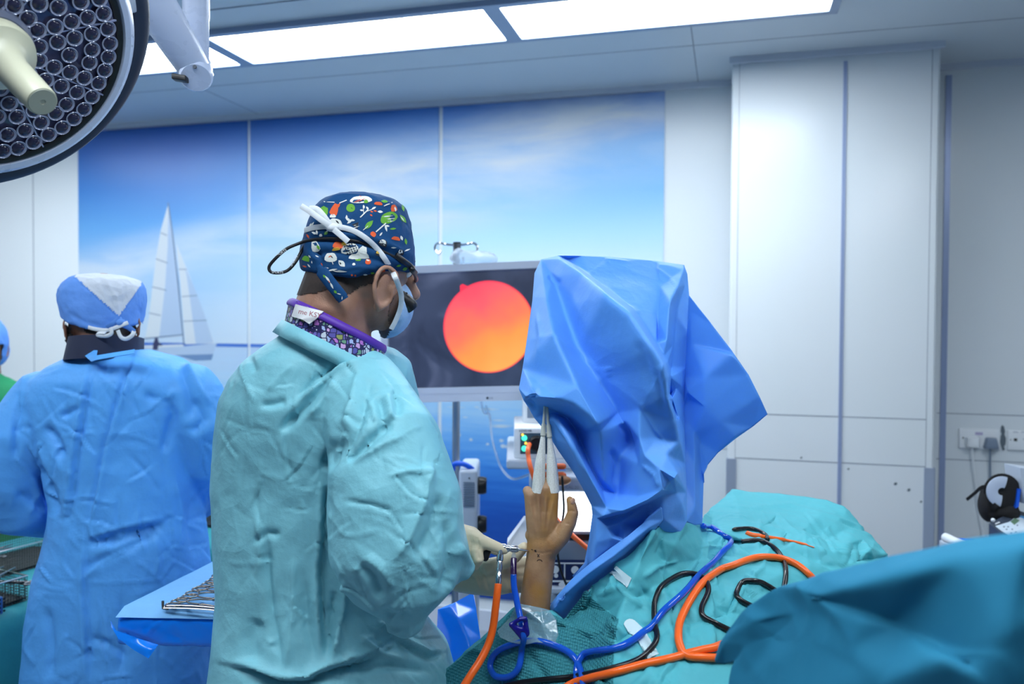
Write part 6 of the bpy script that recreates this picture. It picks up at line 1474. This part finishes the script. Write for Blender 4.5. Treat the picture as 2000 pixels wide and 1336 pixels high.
out += T8z([(410, 1190, 1.475), (370, 1110, 1.465), (330, 1040, 1.46), (260, 940, 1.46), (215, 868, 1.465), (150, 790, 1.475), (100, 708, 1.48), (78, 655, 1.485), (95, 560, 1.51), (115, 430, 1.535), (140, 250, 1.59), (150, 125, 1.635)])
folds = [T8z(l) for l in [
    [(268, 62, 1.60), (370, 130, 1.515), (480, 218, 1.43), (590, 303, 1.405), (690, 455, 1.385), (742, 540, 1.385), (757, 600, 1.392), (765, 700, 1.405), (798, 800, 1.43), (818, 900, 1.455)],
    [(300, 62, 1.67), (392, 128, 1.64), (500, 208, 1.60), (606, 290, 1.565), (706, 445, 1.535), (760, 532, 1.535), (774, 600, 1.54), (782, 700, 1.545), (812, 800, 1.54), (830, 900, 1.54)],
    [(188, 140, 1.60), (205, 250, 1.53), (240, 410, 1.465), (345, 640, 1.425), (440, 815, 1.405)],
    [(235, 140, 1.60), (290, 300, 1.55), (350, 470, 1.495), (440, 610, 1.480), (530, 760, 1.475), (600, 900, 1.478)],
    [(176, 692, 1.435), (250, 697, 1.43), (330, 722, 1.422), (400, 775, 1.412)],
    [(185, 735, 1.475), (240, 760, 1.478), (300, 790, 1.475), (370, 850, 1.468)],
    [(110, 690, 1.462), (140, 675, 1.450), (160, 680, 1.440)],
    [(262, 800, 1.455), (330, 920, 1.438), (420, 1090, 1.435), (480, 1200, 1.44), (500, 1228, 1.438)],
    [(330, 830, 1.48), (400, 990, 1.475), (455, 1100, 1.47)],
    [(452, 850, 1.425), (458, 960, 1.440), (470, 1080, 1.452)],
    [(632, 745, 1.435), (630, 880, 1.432), (628, 1000, 1.435), (620, 1150, 1.44)],
    [(560, 800, 1.462), (545, 960, 1.47), (530, 1140, 1.475)],
    [(655, 960, 1.425), (720, 1020, 1.415), (790, 1062, 1.412)],
    [(706, 880, 1.445), (760, 960, 1.435), (806, 1040, 1.43), (770, 1080, 1.425), (742, 1112, 1.422)],
    [(462, 1238, 1.432), (560, 1212, 1.425), (670, 1162, 1.415), (735, 1118, 1.412)],
    [(470, 1250, 1.462), (560, 1228, 1.46), (670, 1180, 1.455), (740, 1140, 1.452), (742, 1250, 1.458)],
    [(756, 1120, 1.44), (800, 1130, 1.47), (825, 1180, 1.48)],
    [(490, 70, 1.685), (495, 150, 1.64), (500, 195, 1.61)],
    [(720, 85, 1.69), (722, 180, 1.64), (712, 320, 1.575), (718, 430, 1.56)],
    [(832, 110, 1.67), (800, 200, 1.60), (772, 255, 1.56), (757, 430, 1.53), (742, 505, 1.528)],
    [(838, 180, 1.65), (800, 300, 1.63), (786, 450, 1.60), (776, 560, 1.595)],
    [(770, 680, 1.60), (800, 655, 1.59), (826, 640, 1.60)],
    [(780, 720, 1.56), (800, 790, 1.555), (815, 780, 1.57)],
]]
folds += [[(1166, 1012, 1.462), (1163, 1060, 1.455), (1158, 1100, 1.462)], [(1185, 1030, 1.45), (1195, 1050, 1.448), (1186, 1075, 1.455)], [(1215, 1020, 1.455), (1205, 1045, 1.46), (1222, 1058, 1.452)]]
folds = [[(x, y, 1.52+(z-1.52)*1.5 if z < 1.52 else z) for x, y, z in f] for f in folds]
V, T = sheet(out, folds, (), 4, (0, 0, 1, 2))
Fq = [tuple(t) for t in T]
CR = [('r', .0035, 3, [T8(*p) for p in ((110, 435), (240, 410), (350, 490), (480, 610), (630, 720), (700, 840), (800, 970))]), ('r', .003, 3, [T8(*p) for p in ((500, 610), (470, 560), (515, 568))]), ('r', .003, 3, [T8(*p) for p in ((600, 300), (650, 305), (705, 320))]), ('r', .003, 3, [T8(*p) for p in ((590, 75), (480, 62), (500, 90))]),
      ('r', .003, 3, [T8(*p) for p in ((700, 95), (770, 150), (800, 185))]), ('v', .006, 5, [T8(*p) for p in ((215, 130), (250, 170), (270, 158))]), ('v', .006, 7, [T8(*p) for p in ((160, 640), (130, 700), (150, 760))]), ('r', .005, 6, [T8(*p) for p in ((220, 760), (300, 880), (390, 1050))]), ('v', .006, 6, [T8(*p) for p in ((500, 930), (530, 1000), (520, 1100))]),
      ('v', .006, 6, [T8(*p) for p in ((540, 810), (580, 860), (600, 940))]), ('r', .005, 6, [T8(*p) for p in ((640, 1000), (700, 1050), (720, 1110))]), ('r', .005, 5, [T8(*p) for p in ((670, 1180), (680, 1230), (700, 1260))]), ('v', .005, 6, [T8(*p) for p in ((700, 560), (720, 650), (740, 760))]), ('v', .005, 8, [T8(*p) for p in ((620, 420), (660, 540), (690, 680))]), ('r', .004, 6, [T8(*p) for p in ((160, 300), (180, 420), (150, 560))])]
V = creases(V, Fq, CR)
q = proj(V); bidx = np.unique(boundary(T)); Bp = q[bidx, :2]
dB = np.min(np.hypot(q[:, None, 0]-Bp[None, :, 0], q[:, None, 1]-Bp[None, :, 1]), axis=1)
back = np.array([tuple(P(a, b, z+.26*(1-(1-min(1, d/75))**2)**.5)) for (a, b, z), d in zip(q, dB)]); back[bidx] = V[bidx]
bset = set(bidx.tolist()); nV = len(V); F2 = Fq+[tuple(int(i) if i in bset else int(i)+nV for i in t[::-1]) for t in T]
tow = root('traction_tower_drape', P(1230, 1040, 1.5), 'tall blue surgical drape covering the tower above the raised hand', 'surgical drape')
DRAPE_T = (V, Fq)
obj('tower_cover', from_vf(np.concatenate([V, back]), F2), m_drape, tow, 180)
V, T = sheet(T8z([(856, 228, 1.615), (905, 292, 1.60), (960, 360, 1.585), (1060, 490, 1.565), (1130, 590, 1.555), (1180, 690, 1.555), (1217, 772, 1.565), (1150, 828, 1.58), (1075, 880, 1.59), (990, 948, 1.60), (942, 1005, 1.605), (922, 1045, 1.60), (924, 1090, 1.605), (918, 1277, 1.58), (880, 1278, 1.56), (846, 1262, 1.535), (840, 1100, 1.58), (826, 900, 1.61), (822, 760, 1.63), (838, 600, 1.63), (848, 400, 1.63)]),
    [T8z([(848, 664, 1.600), (930, 600, 1.572), (1056, 502, 1.550)]), T8z([(846, 668, 1.602), (930, 738, 1.572), (1000, 805, 1.570), (1070, 872, 1.575)]), T8z([(862, 700, 1.615), (880, 850, 1.60), (884, 1000, 1.59), (886, 1200, 1.56)]), T8z([(862, 300, 1.62), (868, 450, 1.612), (858, 600, 1.615)]), T8z([(906, 900, 1.61), (912, 1020, 1.612), (905, 1180, 1.585)])], (), 4, (0, 0, 1, 2))
V, F_ = thick(V, T, .0018); obj('hanging_flap', from_vf(V, F_), m_drape_t, tow, 180)
V, T = sheet(U3z([(692, 612, 1.425), (745, 552, 1.42), (790, 502, 1.418), (900, 408, 1.41), (1050, 296, 1.40), (1150, 226, 1.395), (1280, 118, 1.40), (1375, 40, 1.41), (1384, 120, 1.425), (1325, 190, 1.425), (1250, 268, 1.425), (1080, 428, 1.43), (870, 596, 1.44), (735, 778, 1.455), (690, 770, 1.45), (648, 736, 1.45), (645, 690, 1.445), (660, 655, 1.435)]),
    [U3z([(680, 690, 1.415), (760, 590, 1.405), (900, 468, 1.395), (1100, 330, 1.385), (1300, 165, 1.395)]), U3z([(720, 745, 1.44), (860, 560, 1.432), (1080, 392, 1.42), (1250, 240, 1.418)])], (), 4, (0, 0, 2, 3))
V = creases(V, [tuple(t) for t in T], [('v', .002, 3, [U3(*p) for p in ((665, 690), (740, 640), (800, 600))]), ('v', .003, 4, [U3(*p) for p in ((700, 640), (740, 610), (760, 620))])])
V, F_ = thick(V, T, .004); obj('drape_tail', from_vf(V, F_), m_drape, tow, 180)
V, T = sheet([(1141, 1100, 1.485), (1122, 1125, 1.49), (1118, 1142, 1.49), (1152, 1112, 1.475), (1200, 1082, 1.47), (1185, 1048, 1.475), (1160, 1062, 1.48)], [[(1160, 1070, 1.468), (1150, 1100, 1.468), (1135, 1122, 1.475)]], (), 3)
V, F_ = thick(V, T, .002); obj('inner_fold', from_vf(V, F_), m_drape, tow, 180)
# the metal tower inside, standing on the table under the drapes
twm = M(); tb_ = P(1240, 900, 1.70); 
twm.lathe((tb_.x, tb_.y, 0), (0, 0, 1), [(0, .885), (.10, .885), (.10, .90), (.018, .905), (.018, 1.50), (0, 1.50)], 20)
twm.box(Vector((tb_.x, tb_.y, 1.5)), (.16, .05, .04), AX); obj('tower_frame', twm, m_steel, tow)

# ---- teal drapes over the table
m_teal = cloth('teal_drape', C(84, 180, 192), .6, .35, 7.0, .08, .3, .10)
m_tealn = cloth('teal_drape_shaded', C(34, 122, 156), .8, .2, 5.0, .05, .3, .08)  # the near drape's shade is put into this darker teal
m_dimp = cloth('teal_absorbent', C(58, 140, 150), .7, .3, 7.0, .05, .2, .10, dimple=.8)
out = [(870, 1310, 1.48), (905, 1280, 1.475), (940, 1250, 1.47), (975, 1215, 1.47), (1000, 1190, 1.475), (1013, 1182, 1.468), (1034, 1192, 1.428), (1056, 1196, 1.424), (1076, 1194, 1.428), (1100, 1212, 1.425), (1115, 1192, 1.43)]
out += U3z([(870, 592, 1.425), (970, 512, 1.42), (1080, 426, 1.418), (1170, 340, 1.416), (1255, 260, 1.415)])+[(1278, 1036, 1.425), (1292, 1021, 1.47), (1310, 1020, 1.50), (1330, 1019, 1.53), (1352, 1021, 1.57), (1369, 1025, 1.64), (1374, 1008, 1.80)]
out += [W3(*p)+(z,) for p, z in (((20, 55), 1.92), ((90, 0), 2.0), ((160, -72), 2.07), ((300, -58), 2.08), ((450, -44), 2.07), ((650, -20), 2.05), ((760, -5), 2.03), ((855, 28), 2.0), ((900, 60), 1.98), ((960, 140), 1.95), ((1050, 235), 1.90), ((1130, 340), 1.84), ((1170, 440), 1.76), ((1250, 600), 1.66))]
out += [(1840, 1400, 1.5), (1600, 1500, 1.25), (1400, 1500, 1.13), (1150, 1480, 1.20), (950, 1440, 1.34), (850, 1420, 1.42)]
folds = [U3z([(1322, 192, 1.405), (1230, 400, 1.385), (1135, 620, 1.36), (1095, 760, 1.335), (1062, 930, 1.30), (1058, 1180, 1.245)]),
    U3z([(695, 772, 1.412), (800, 815, 1.39), (930, 866, 1.355), (1020, 825, 1.345), (1085, 775, 1.34)]),
    U3z([(880, 605, 1.425), (950, 650, 1.412), (1040, 715, 1.39)]), U3z([(760, 770, 1.43), (860, 700, 1.43), (920, 690, 1.425)]),
    U3z([(930, 880, 1.36), (900, 1000, 1.345), (840, 1170, 1.32)]), U3z([(700, 800, 1.412), (715, 950, 1.375), (700, 1150, 1.34)]), U3z([(480, 930, 1.40), (490, 1050, 1.385), (450, 1180, 1.37)]), U3z([(150, 960, 1.455), (260, 990, 1.435), (330, 1090, 1.41)]),
    U3z([(1500, 140, 1.50), (1450, 280, 1.445), (1380, 420, 1.42), (1310, 560, 1.385)]), U3z([(1340, 230, 1.43), (1420, 400, 1.44), (1440, 520, 1.42)]), U3z([(1590, 150, 1.56), (1640, 270, 1.54), (1600, 380, 1.50)]),
    U3z([(1800, 230, 1.66), (1740, 350, 1.54), (1640, 470, 1.47), (1550, 560, 1.42)]), U3z([(1460, 600, 1.375), (1420, 800, 1.325), (1400, 1000, 1.275), (1380, 1180, 1.22)]), U3z([(1240, 700, 1.36), (1200, 900, 1.31), (1180, 1150, 1.24)]), U3z([(1700, 560, 1.42), (1640, 760, 1.36), (1600, 900, 1.31)]),
    W3z([(30, 150, 1.76), (120, 110, 1.80), (210, 78, 1.83)]), W3z([(80, 165, 1.70), (160, 140, 1.74), (205, 95, 1.80)]), W3z([(210, 170, 1.70), (340, 165, 1.74), (480, 170, 1.76), (620, 168, 1.78), (740, 240, 1.76), (900, 262, 1.74), (1030, 300, 1.74)]), W3z([(420, 130, 1.83), (440, 85, 1.88), (560, 110, 1.87), (720, 85, 1.90)]),
    W3z([(100, 215, 1.62), (250, 245, 1.62), (420, 280, 1.62), (560, 330, 1.62), (760, 380, 1.62), (940, 385, 1.66)]), W3z([(500, 225, 1.70), (640, 290, 1.66), (800, 330, 1.66), (940, 360, 1.68)]), W3z([(950, 275, 1.78), (955, 380, 1.70)]), W3z([(1046, 300, 1.78), (1052, 380, 1.76)]), W3z([(880, 60, 1.96), (930, 160, 1.90), (985, 240, 1.82), (1040, 296, 1.78)]),
    W3z([(20, 330, 1.53), (180, 400, 1.50), (330, 440, 1.50), (480, 470, 1.50)]), W3z([(40, 520, 1.44), (130, 600, 1.42), (190, 700, 1.40)]), W3z([(120, 470, 1.485), (210, 480, 1.478), (300, 520, 1.46)])]
V, T = sheet(out, folds, (), 4, (0, 0, 1, 2)); Fq = [tuple(t) for t in T]
V = creases(V, Fq, [('v', .008, 7, [W3(*p) for p in ((60, 200), (200, 250), (330, 340))]), ('r', .008, 7, [W3(*p) for p in ((640, 200), (760, 300), (930, 330))]), ('v', .008, 7, [W3(*p) for p in ((560, 300), (700, 360), (850, 420))]), ('r', .007, 6, [W3(*p) for p in ((180, 90), (100, 110), (30, 160))]), ('r', .005, 5, [W3(*p) for p in ((80, 30), (300, 45), (450, 30), (640, 10))]), ('v', .006, 6, [W3(*p) for p in ((490, 190), (498, 240), (490, 290))]),
    ('v', .007, 8, [U3(*p) for p in ((1400, 180), (1360, 330), (1440, 480))]), ('r', .007, 8, [U3(*p) for p in ((1240, 500), (1330, 430), (1480, 380))]), ('v', .006, 8, [U3(*p) for p in ((1180, 640), (1280, 600), (1320, 640))]), ('v', .007, 9, [U3(*p) for p in ((1500, 600), (1560, 760), (1580, 900))]), ('r', .007, 9, [U3(*p) for p in ((1640, 700), (1700, 900), (1650, 1000))]), ('r', .007, 8, [U3(*p) for p in ((1240, 820), (1330, 960), (1380, 1100))]),
    ('v', .006, 8, [U3(*p) for p in ((1100, 1000), (1180, 1030), (1300, 1100))]), ('r', .006, 7, [U3(*p) for p in ((950, 620), (1090, 560), (1200, 560))]), ('v', .006, 8, [U3(*p) for p in ((500, 960), (560, 1060), (640, 1180))])])
V = auto_creases(V, Fq, 130, (1150, 980, 1800, 1336), 21, .006, 6)
V = crumple(V, Fq, .003, 11, 7)
panel = [U3(*p) for p in ((-60, 1120), (300, 830), (420, 690), (560, 690), (690, 745), (735, 765), (872, 588), (935, 640), (1000, 700), (1096, 765), (1062, 930), (1058, 1500), (-200, 1500))]
q = proj(V); W_, F_ = thick(V, T, .003)
pd = root('patient_drape', P(1300, 1300, 1.3), 'wrinkled teal drape covering the patient on the table, right of the raised arm', 'surgical drape')
mm_ = from_vf(W_, F_); cen = np.array([q[[i if i < len(q) else i-len(q) for i in f[:3]], :2].mean(0) for f in F_])
for k, (x, y) in enumerate(cen):
    if inpoly(x, y, panel): mm_.mi[k] = 1
obj('sheet', mm_, [m_teal, m_dimp], pd, 180)
pd_t = bvh((V, Fq))
# clear adhesive film round the forearm
def film_mat():
    t = NT('clear_film'); t.set(Base_Color=C(150, 190, 205), Roughness=.12, Alpha=.42); t.b.inputs['Specular IOR Level'].default_value = .8; t.b.inputs['Coat Weight'].default_value = .5
    tc = t.n('TexCoord'); v = t.n('TexNoise', i_Scale=24.0, i_Detail=3.0); t.l(tc.outputs['Object'], v.inputs[0]); t.bump(v.outputs[0], .5, .01); return t.m
V, T = sheet(U3z([(302, 842, 1.425), (345, 795, 1.43), (385, 755, 1.435), (432, 660, 1.418), (520, 676, 1.412), (590, 690, 1.412), (640, 704, 1.418), (688, 765, 1.408), (702, 860, 1.392), (710, 940, 1.382), (640, 922, 1.375), (560, 912, 1.374), (480, 932, 1.38), (390, 915, 1.40), (320, 882, 1.415)]), [U3z([(440, 690, 1.41), (520, 730, 1.402), (600, 800, 1.392)]), U3z([(500, 760, 1.41), (545, 850, 1.396)])], (), 4, (0, 0, 1, 2))
V, F_ = thick(V, T, .0006); obj('clear_film', from_vf(V, F_), film_mat(), pd, 180)
# white adhesive straps lying on it
m_tape = mat('white_tape', C(196, 220, 226), .5)
def patch(nm, poly, label, lift=.0016):
    pl = [(sum(p[0] for p in poly)/len(poly), sum(p[1] for p in poly)/len(poly))]
    dense = [tuple(x) for x in resamp(list(poly)+[poly[0]], 41)[:-1]]; cx, cy = pl[0]; m = M(); rings_ = []
    for s in (1.0, .75, .5, .25): rings_.append([hit(pd_t, cx+(x-cx)*s, cy+(y-cy)*s, lift) for x, y in dense])
    vs = [v if v is not None else P(cx, cy, 1.35) for r_ in rings_ for v in r_]+[hit(pd_t, cx, cy, lift)]; n_ = 40
    fs = [(k*n_+i, k*n_+(i+1) % n_, (k+1)*n_+(i+1) % n_, (k+1)*n_+i) for k in range(3) for i in range(n_)]+[(3*n_+i, 3*n_+(i+1) % n_, 4*n_) for i in range(n_)]
    m.add(vs, fs); V = np.array([tuple(v) for v in m.v]); W2, F2 = thick(V, np.array([t for f in m.f for t in ((f[0], f[1], f[2]),)+(((f[0], f[2], f[3]),) if len(f) == 4 else ())]), .0008)
    return tag(obj(nm, from_vf(W2, F2), m_tape, None, 60), label, 'tape')
patch('adhesive_strap', [U3(*p) for p in ((1038, 466), (1082, 420), (1182, 500), (1152, 562))], 'white adhesive strap close to the blue drape tail, upper of the two')
patch('adhesive_strap', [U3(*p) for p in ((1124, 800), (1135, 775), (1165, 764), (1190, 772), (1268, 842), (1285, 872), (1300, 900), (1356, 990), (1290, 1032), (1240, 950), (1215, 900), (1150, 850))], 'white round-ended adhesive strap under the blue tube, lower of the two')
# near drape, out of focus
out = [(2200, 1000, .66), (2060, 1030, .68), (2000, 1041, .69), (1907, 1056, .72), (1814, 1075, .76), (1730, 1090, .80), (1678, 1106, .84), (1597, 1128, .89), (1554, 1137, .92), (1519, 1149, .95), (1504, 1156, .96), (1473, 1180, .99), (1448, 1204, 1.01), (1426, 1230, 1.03), (1408, 1255, 1.05), (1399, 1291, 1.06), (1418, 1294, 1.05), (1436, 1291, 1.02), (1430, 1305, 1.02), (1425, 1340, 1.02), (1410, 1500, 1.02), (1380, 1900, 1.02), (1350, 2700, 1.02), (2200, 2900, .70), (2250, 1900, .66)]
folds = [W3z([(565, 512, .905), (640, 570, .88), (700, 602, .865), (870, 645, .83), (1050, 705, .80), (1200, 765, .785)]), W3z([(560, 540, .90), (660, 610, .875), (800, 690, .83), (1000, 760, .79), (1200, 800, .77), (1500, 900, .72)]), W3z([(130, 850, 1.025), (280, 760, .98), (420, 720, .95), (600, 700, .90), (760, 730, .85)]), W3z([(110, 890, 1.03), (260, 890, .99), (440, 880, .95), (640, 900, .88), (900, 930, .80)]),
    W3z([(420, 740, .955), (430, 840, .955), (440, 860, .95)]), W3z([(210, 1000, 1.005), (260, 1100, .985), (300, 1300, .96)]), W3z([(2000, 300, .66), (1600, 380, .69), (1200, 470, .74), (900, 540, .80), (720, 590, .85)]), W3z([(1900, 950, .64), (1500, 1000, .68), (1100, 1150, .75)]), W3z([(1250, 850, .755), (1560, 980, .70), (1760, 1120, .66)])]
V, T = sheet(out, folds, (), 4, (0, 1, 2, 5)); Fq = [tuple(t) for t in T]
V = crumple(V, Fq, .003, 7, 2); nd_t = bvh((V, Fq)); W_, F_ = thick(V, T, .004)
tag(obj('near_drape', from_vf(W_, F_), m_tealn, None, 180), 'large shade-darkened teal drape nearest the camera, filling the lower right corner', 'surgical drape')
# shiny blue sheet behind the sleeve
V, T = sheet([(855, 1190, 1.76), (890, 1176, 1.75), (924, 1157, 1.74), (930, 1190, 1.71), (938, 1243, 1.66), (950, 1330, 1.58), (960, 1430, 1.52), (840, 1450, 1.60), (850, 1320, 1.66)], [[(880, 1185, 1.73), (897, 1210, 1.69), (915, 1250, 1.645), (925, 1330, 1.57)], [(868, 1192, 1.74), (878, 1240, 1.70), (885, 1330, 1.63)]], (), 4, (0, 0, 1, 2))
V, F_ = thick(V, T, .002); tag(obj('blue_sheet', from_vf(V, F_), m_film, None, 60), 'shiny bright blue plastic sheet hanging behind the teal sleeve', 'plastic sheet')

# ---- cables and tubes
def laid(pts, r, lift, k=8, n=12, extra=()):
    q = []; last = None
    for x, y in spl(pts, k):
        h_ = hit(pd_t, x, y, lift)
        q.append(np.array(tuple(h_)) if h_ is not None else (np.array(tuple(P(x, y, last))))); last = px1(q[-1])[2]
    q = np.array(q)
    for _ in range(10): q[1:-1] = q[1:-1]*.5+(q[:-2]+q[2:])*.25
    return M().tube([Vector(p) for p in q], r, n)
m_orange = mat('orange_cable', C(255, 106, 26), .32, spec=.5); m_blk = mat('black_cable', C(14, 14, 18), .28, spec=.6)
tb_m = NT('blue_tube'); tb_m.set(Base_Color=C(30, 110, 245), Roughness=.06); tb_m.b.inputs['Transmission Weight'].default_value = .45; tb_m.b.inputs['IOR'].default_value = 1.3; tb_m.b.inputs['Coat Weight'].default_value = .6; tb_m.b.inputs['Specular IOR Level'].default_value = .8; m_btube = tb_m.m
vt_m = NT('violet_tube'); vt_m.set(Base_Color=C(46, 22, 70), Roughness=.1); m_vtube = vt_m.m
oc = [tuple(P(*p)) for p in ((973, 1141, HZ-.030), (971, 1160, 1.395), (968, 1186, 1.39), (963, 1225, 1.385), (954, 1258, 1.375), (938, 1290, 1.36), (920, 1318, 1.345), (900, 1350, 1.33), (870, 1400, 1.30), (850, 1440, 1.30))]
tag(obj('orange_cable', M().tube([Vector(p) for p in spl(oc, 8)], .0066, 14), m_orange, None, 180), 'orange cable hanging from the chrome handpiece, left of the raised arm', 'cable')
tag(obj('orange_cable', laid([U3(*p) for p in ((700, 1260), (820, 1190), (950, 1152), (1100, 1118), (1300, 1062), (1500, 1008), (1620, 978), (1740, 945), (1850, 915))], .0064, .0064), m_orange, None, 180), 'straight orange cable running to the lower right under the near drape', 'cable')
lo_ = [W3(700, 540), W3(640, 478), W3(560, 412), W3(440, 368), W3(300, 368), W3(150, 425), U3(1740, 466), U3(1620, 562), U3(1520, 710), U3(1470, 860), U3(1492, 962), U3(1550, 1022), U3(1720, 1030), U3(1850, 1020)]
tag(obj('orange_cable', laid(lo_, .0066, .0068), m_orange, None, 180), 'big looped orange cable curving over the teal drape', 'cable')
tag(obj('orange_cable', laid([W3(*p) for p in ((250, 200), (290, 216), (400, 230), (560, 256), (680, 290))], [.0012]+[.006]*12+[.0045]*8+[.003]*8+[.001]*4, .001), m_orange, None, 180), 'short piece of orange cable showing through a fold at the far side of the drape', 'cable')
bk1 = [U3(*p) for p in ((300, 1230), (430, 1190), (620, 1168), (800, 1150), (1000, 1108), (1200, 1052), (1320, 950), (1342, 860), (1322, 740), (1342, 620), (1400, 530), (1480, 486), (1580, 478), (1650, 512), (1676, 570), (1660, 640), (1622, 735), (1700, 790), (1800, 842), (1900, 890))]
tag(obj('black_cable', laid(bk1, .0048, .0048), m_blk, None, 180), 'long black cable winding across the middle of the teal drape', 'cable')
tag(obj('black_cable', laid([W3(*p) for p in ((160, 186), (290, 178), (370, 220), (385, 250))], [.002]+[.0044]*20+[.0044]*4, .004), m_blk, None, 180), 'short black cable at the far side of the drape, above the orange piece', 'cable')
tag(obj('black_cable', laid([W3(*p) for p in ((225, 262), (340, 254), (430, 306), (485, 390), (494, 460), (480, 540), (470, 600))], .0048, .004), m_blk, None, 180), 'black cable dropping from the far fold behind the orange loop', 'cable')
tag(obj('black_cable', laid([W3(*p) for p in ((480, 600), (400, 552), (330, 512), (250, 504), (192, 548), (192, 612), (262, 660), (360, 700))], .0048, .0048), m_blk, None, 180), 'small black cable loop beside the near drape, under the orange loop', 'cable')
bt_ = root('irrigation_tube', P(1020, 1200, 1.38), 'blue water tube with navy clamp, hanging from the handpiece and coiling below the arm', 'tube')
obj('violet_end', curve_tube([(1003.5, 1091, HZ-.004), (1003, 1105, 1.42), (1003, 1125, 1.41)], .0056, 6, 12), m_vtube, bt_, 180)
fr_p = [P(1003, 1122, 1.411), P(1004, 1145, 1.405), P(1010, 1178, 1.395), (P(1018, 1215, 1.378)), P(1023, 1245, 1.365)]
rest_p = [(1024, 1268), (1018, 1304), (1000, 1323), (973, 1323), (963, 1297), (976, 1274), (1014, 1259), (1048, 1256), (1090, 1265), (1120, 1283), (1138, 1307), (1146, 1340), (1150, 1380)]
q = [tuple(p) for p in fr_p]+[tuple(hit(pd_t, x, y, .008)) for x, y in rest_p]
obj('tube', M().tube([Vector(p) for p in spl(q, 8)], .0056, 14), m_btube, bt_, 180)
cl = M()
def Uc(x, y, z): return P(*U3(x, y), z)
for a, b in (((392, 800), (455, 762)), ((455, 762), (488, 760)), ((488, 760), (502, 860)), ((502, 860), (470, 892)), ((470, 892), (392, 800)), ((410, 812), (478, 838)), ((478, 838), (492, 800))):
    cl.capsule([Uc(*a, 1.367), Uc(*b, 1.364)], [.0042, .0042], 10)
V, Fq = remesh(cl, .0022); V = smooth(V, Fq, 3); obj('clamp', from_vf(V, Fq), mat('navy_clamp', C(22, 18, 130), .25), bt_, 180)
p2 = [U3(*p) for p in ((845, 1260), (836, 1187), (832, 1085), (860, 1020), (905, 990), (1050, 970), (1200, 902), (1300, 832), (1400, 705), (1550, 562), (1700, 420), (1800, 312), (1830, 250), (1780, 222), (1680, 180), (1620, 165))]
tag(obj('blue_tube', laid(p2, .0056, .0075), m_btube, None, 180), 'blue water tube running up across the teal drape beside the black cable', 'tube')
# operating table under the drapes
ot = root('operating_table', Vector((P(1400, 1300, 1.6).x, P(1400, 1300, 1.6).y, 0)), 'operating table hidden under the teal drapes', 'table')
tcn = P(1400, 1300, 1.62); tcn.z = .80
obj('table_top', M().box(tcn, (.75, .55, .06), AX, .02), m_dgrey, ot)
obj('column', M().box(Vector((tcn.x, tcn.y, .41)), (.22, .22, .72), AX, .02), m_steel, ot); obj('base', M().box(Vector((tcn.x, tcn.y, .04)), (.6, .45, .08), AX, .02), m_lgrey, ot)
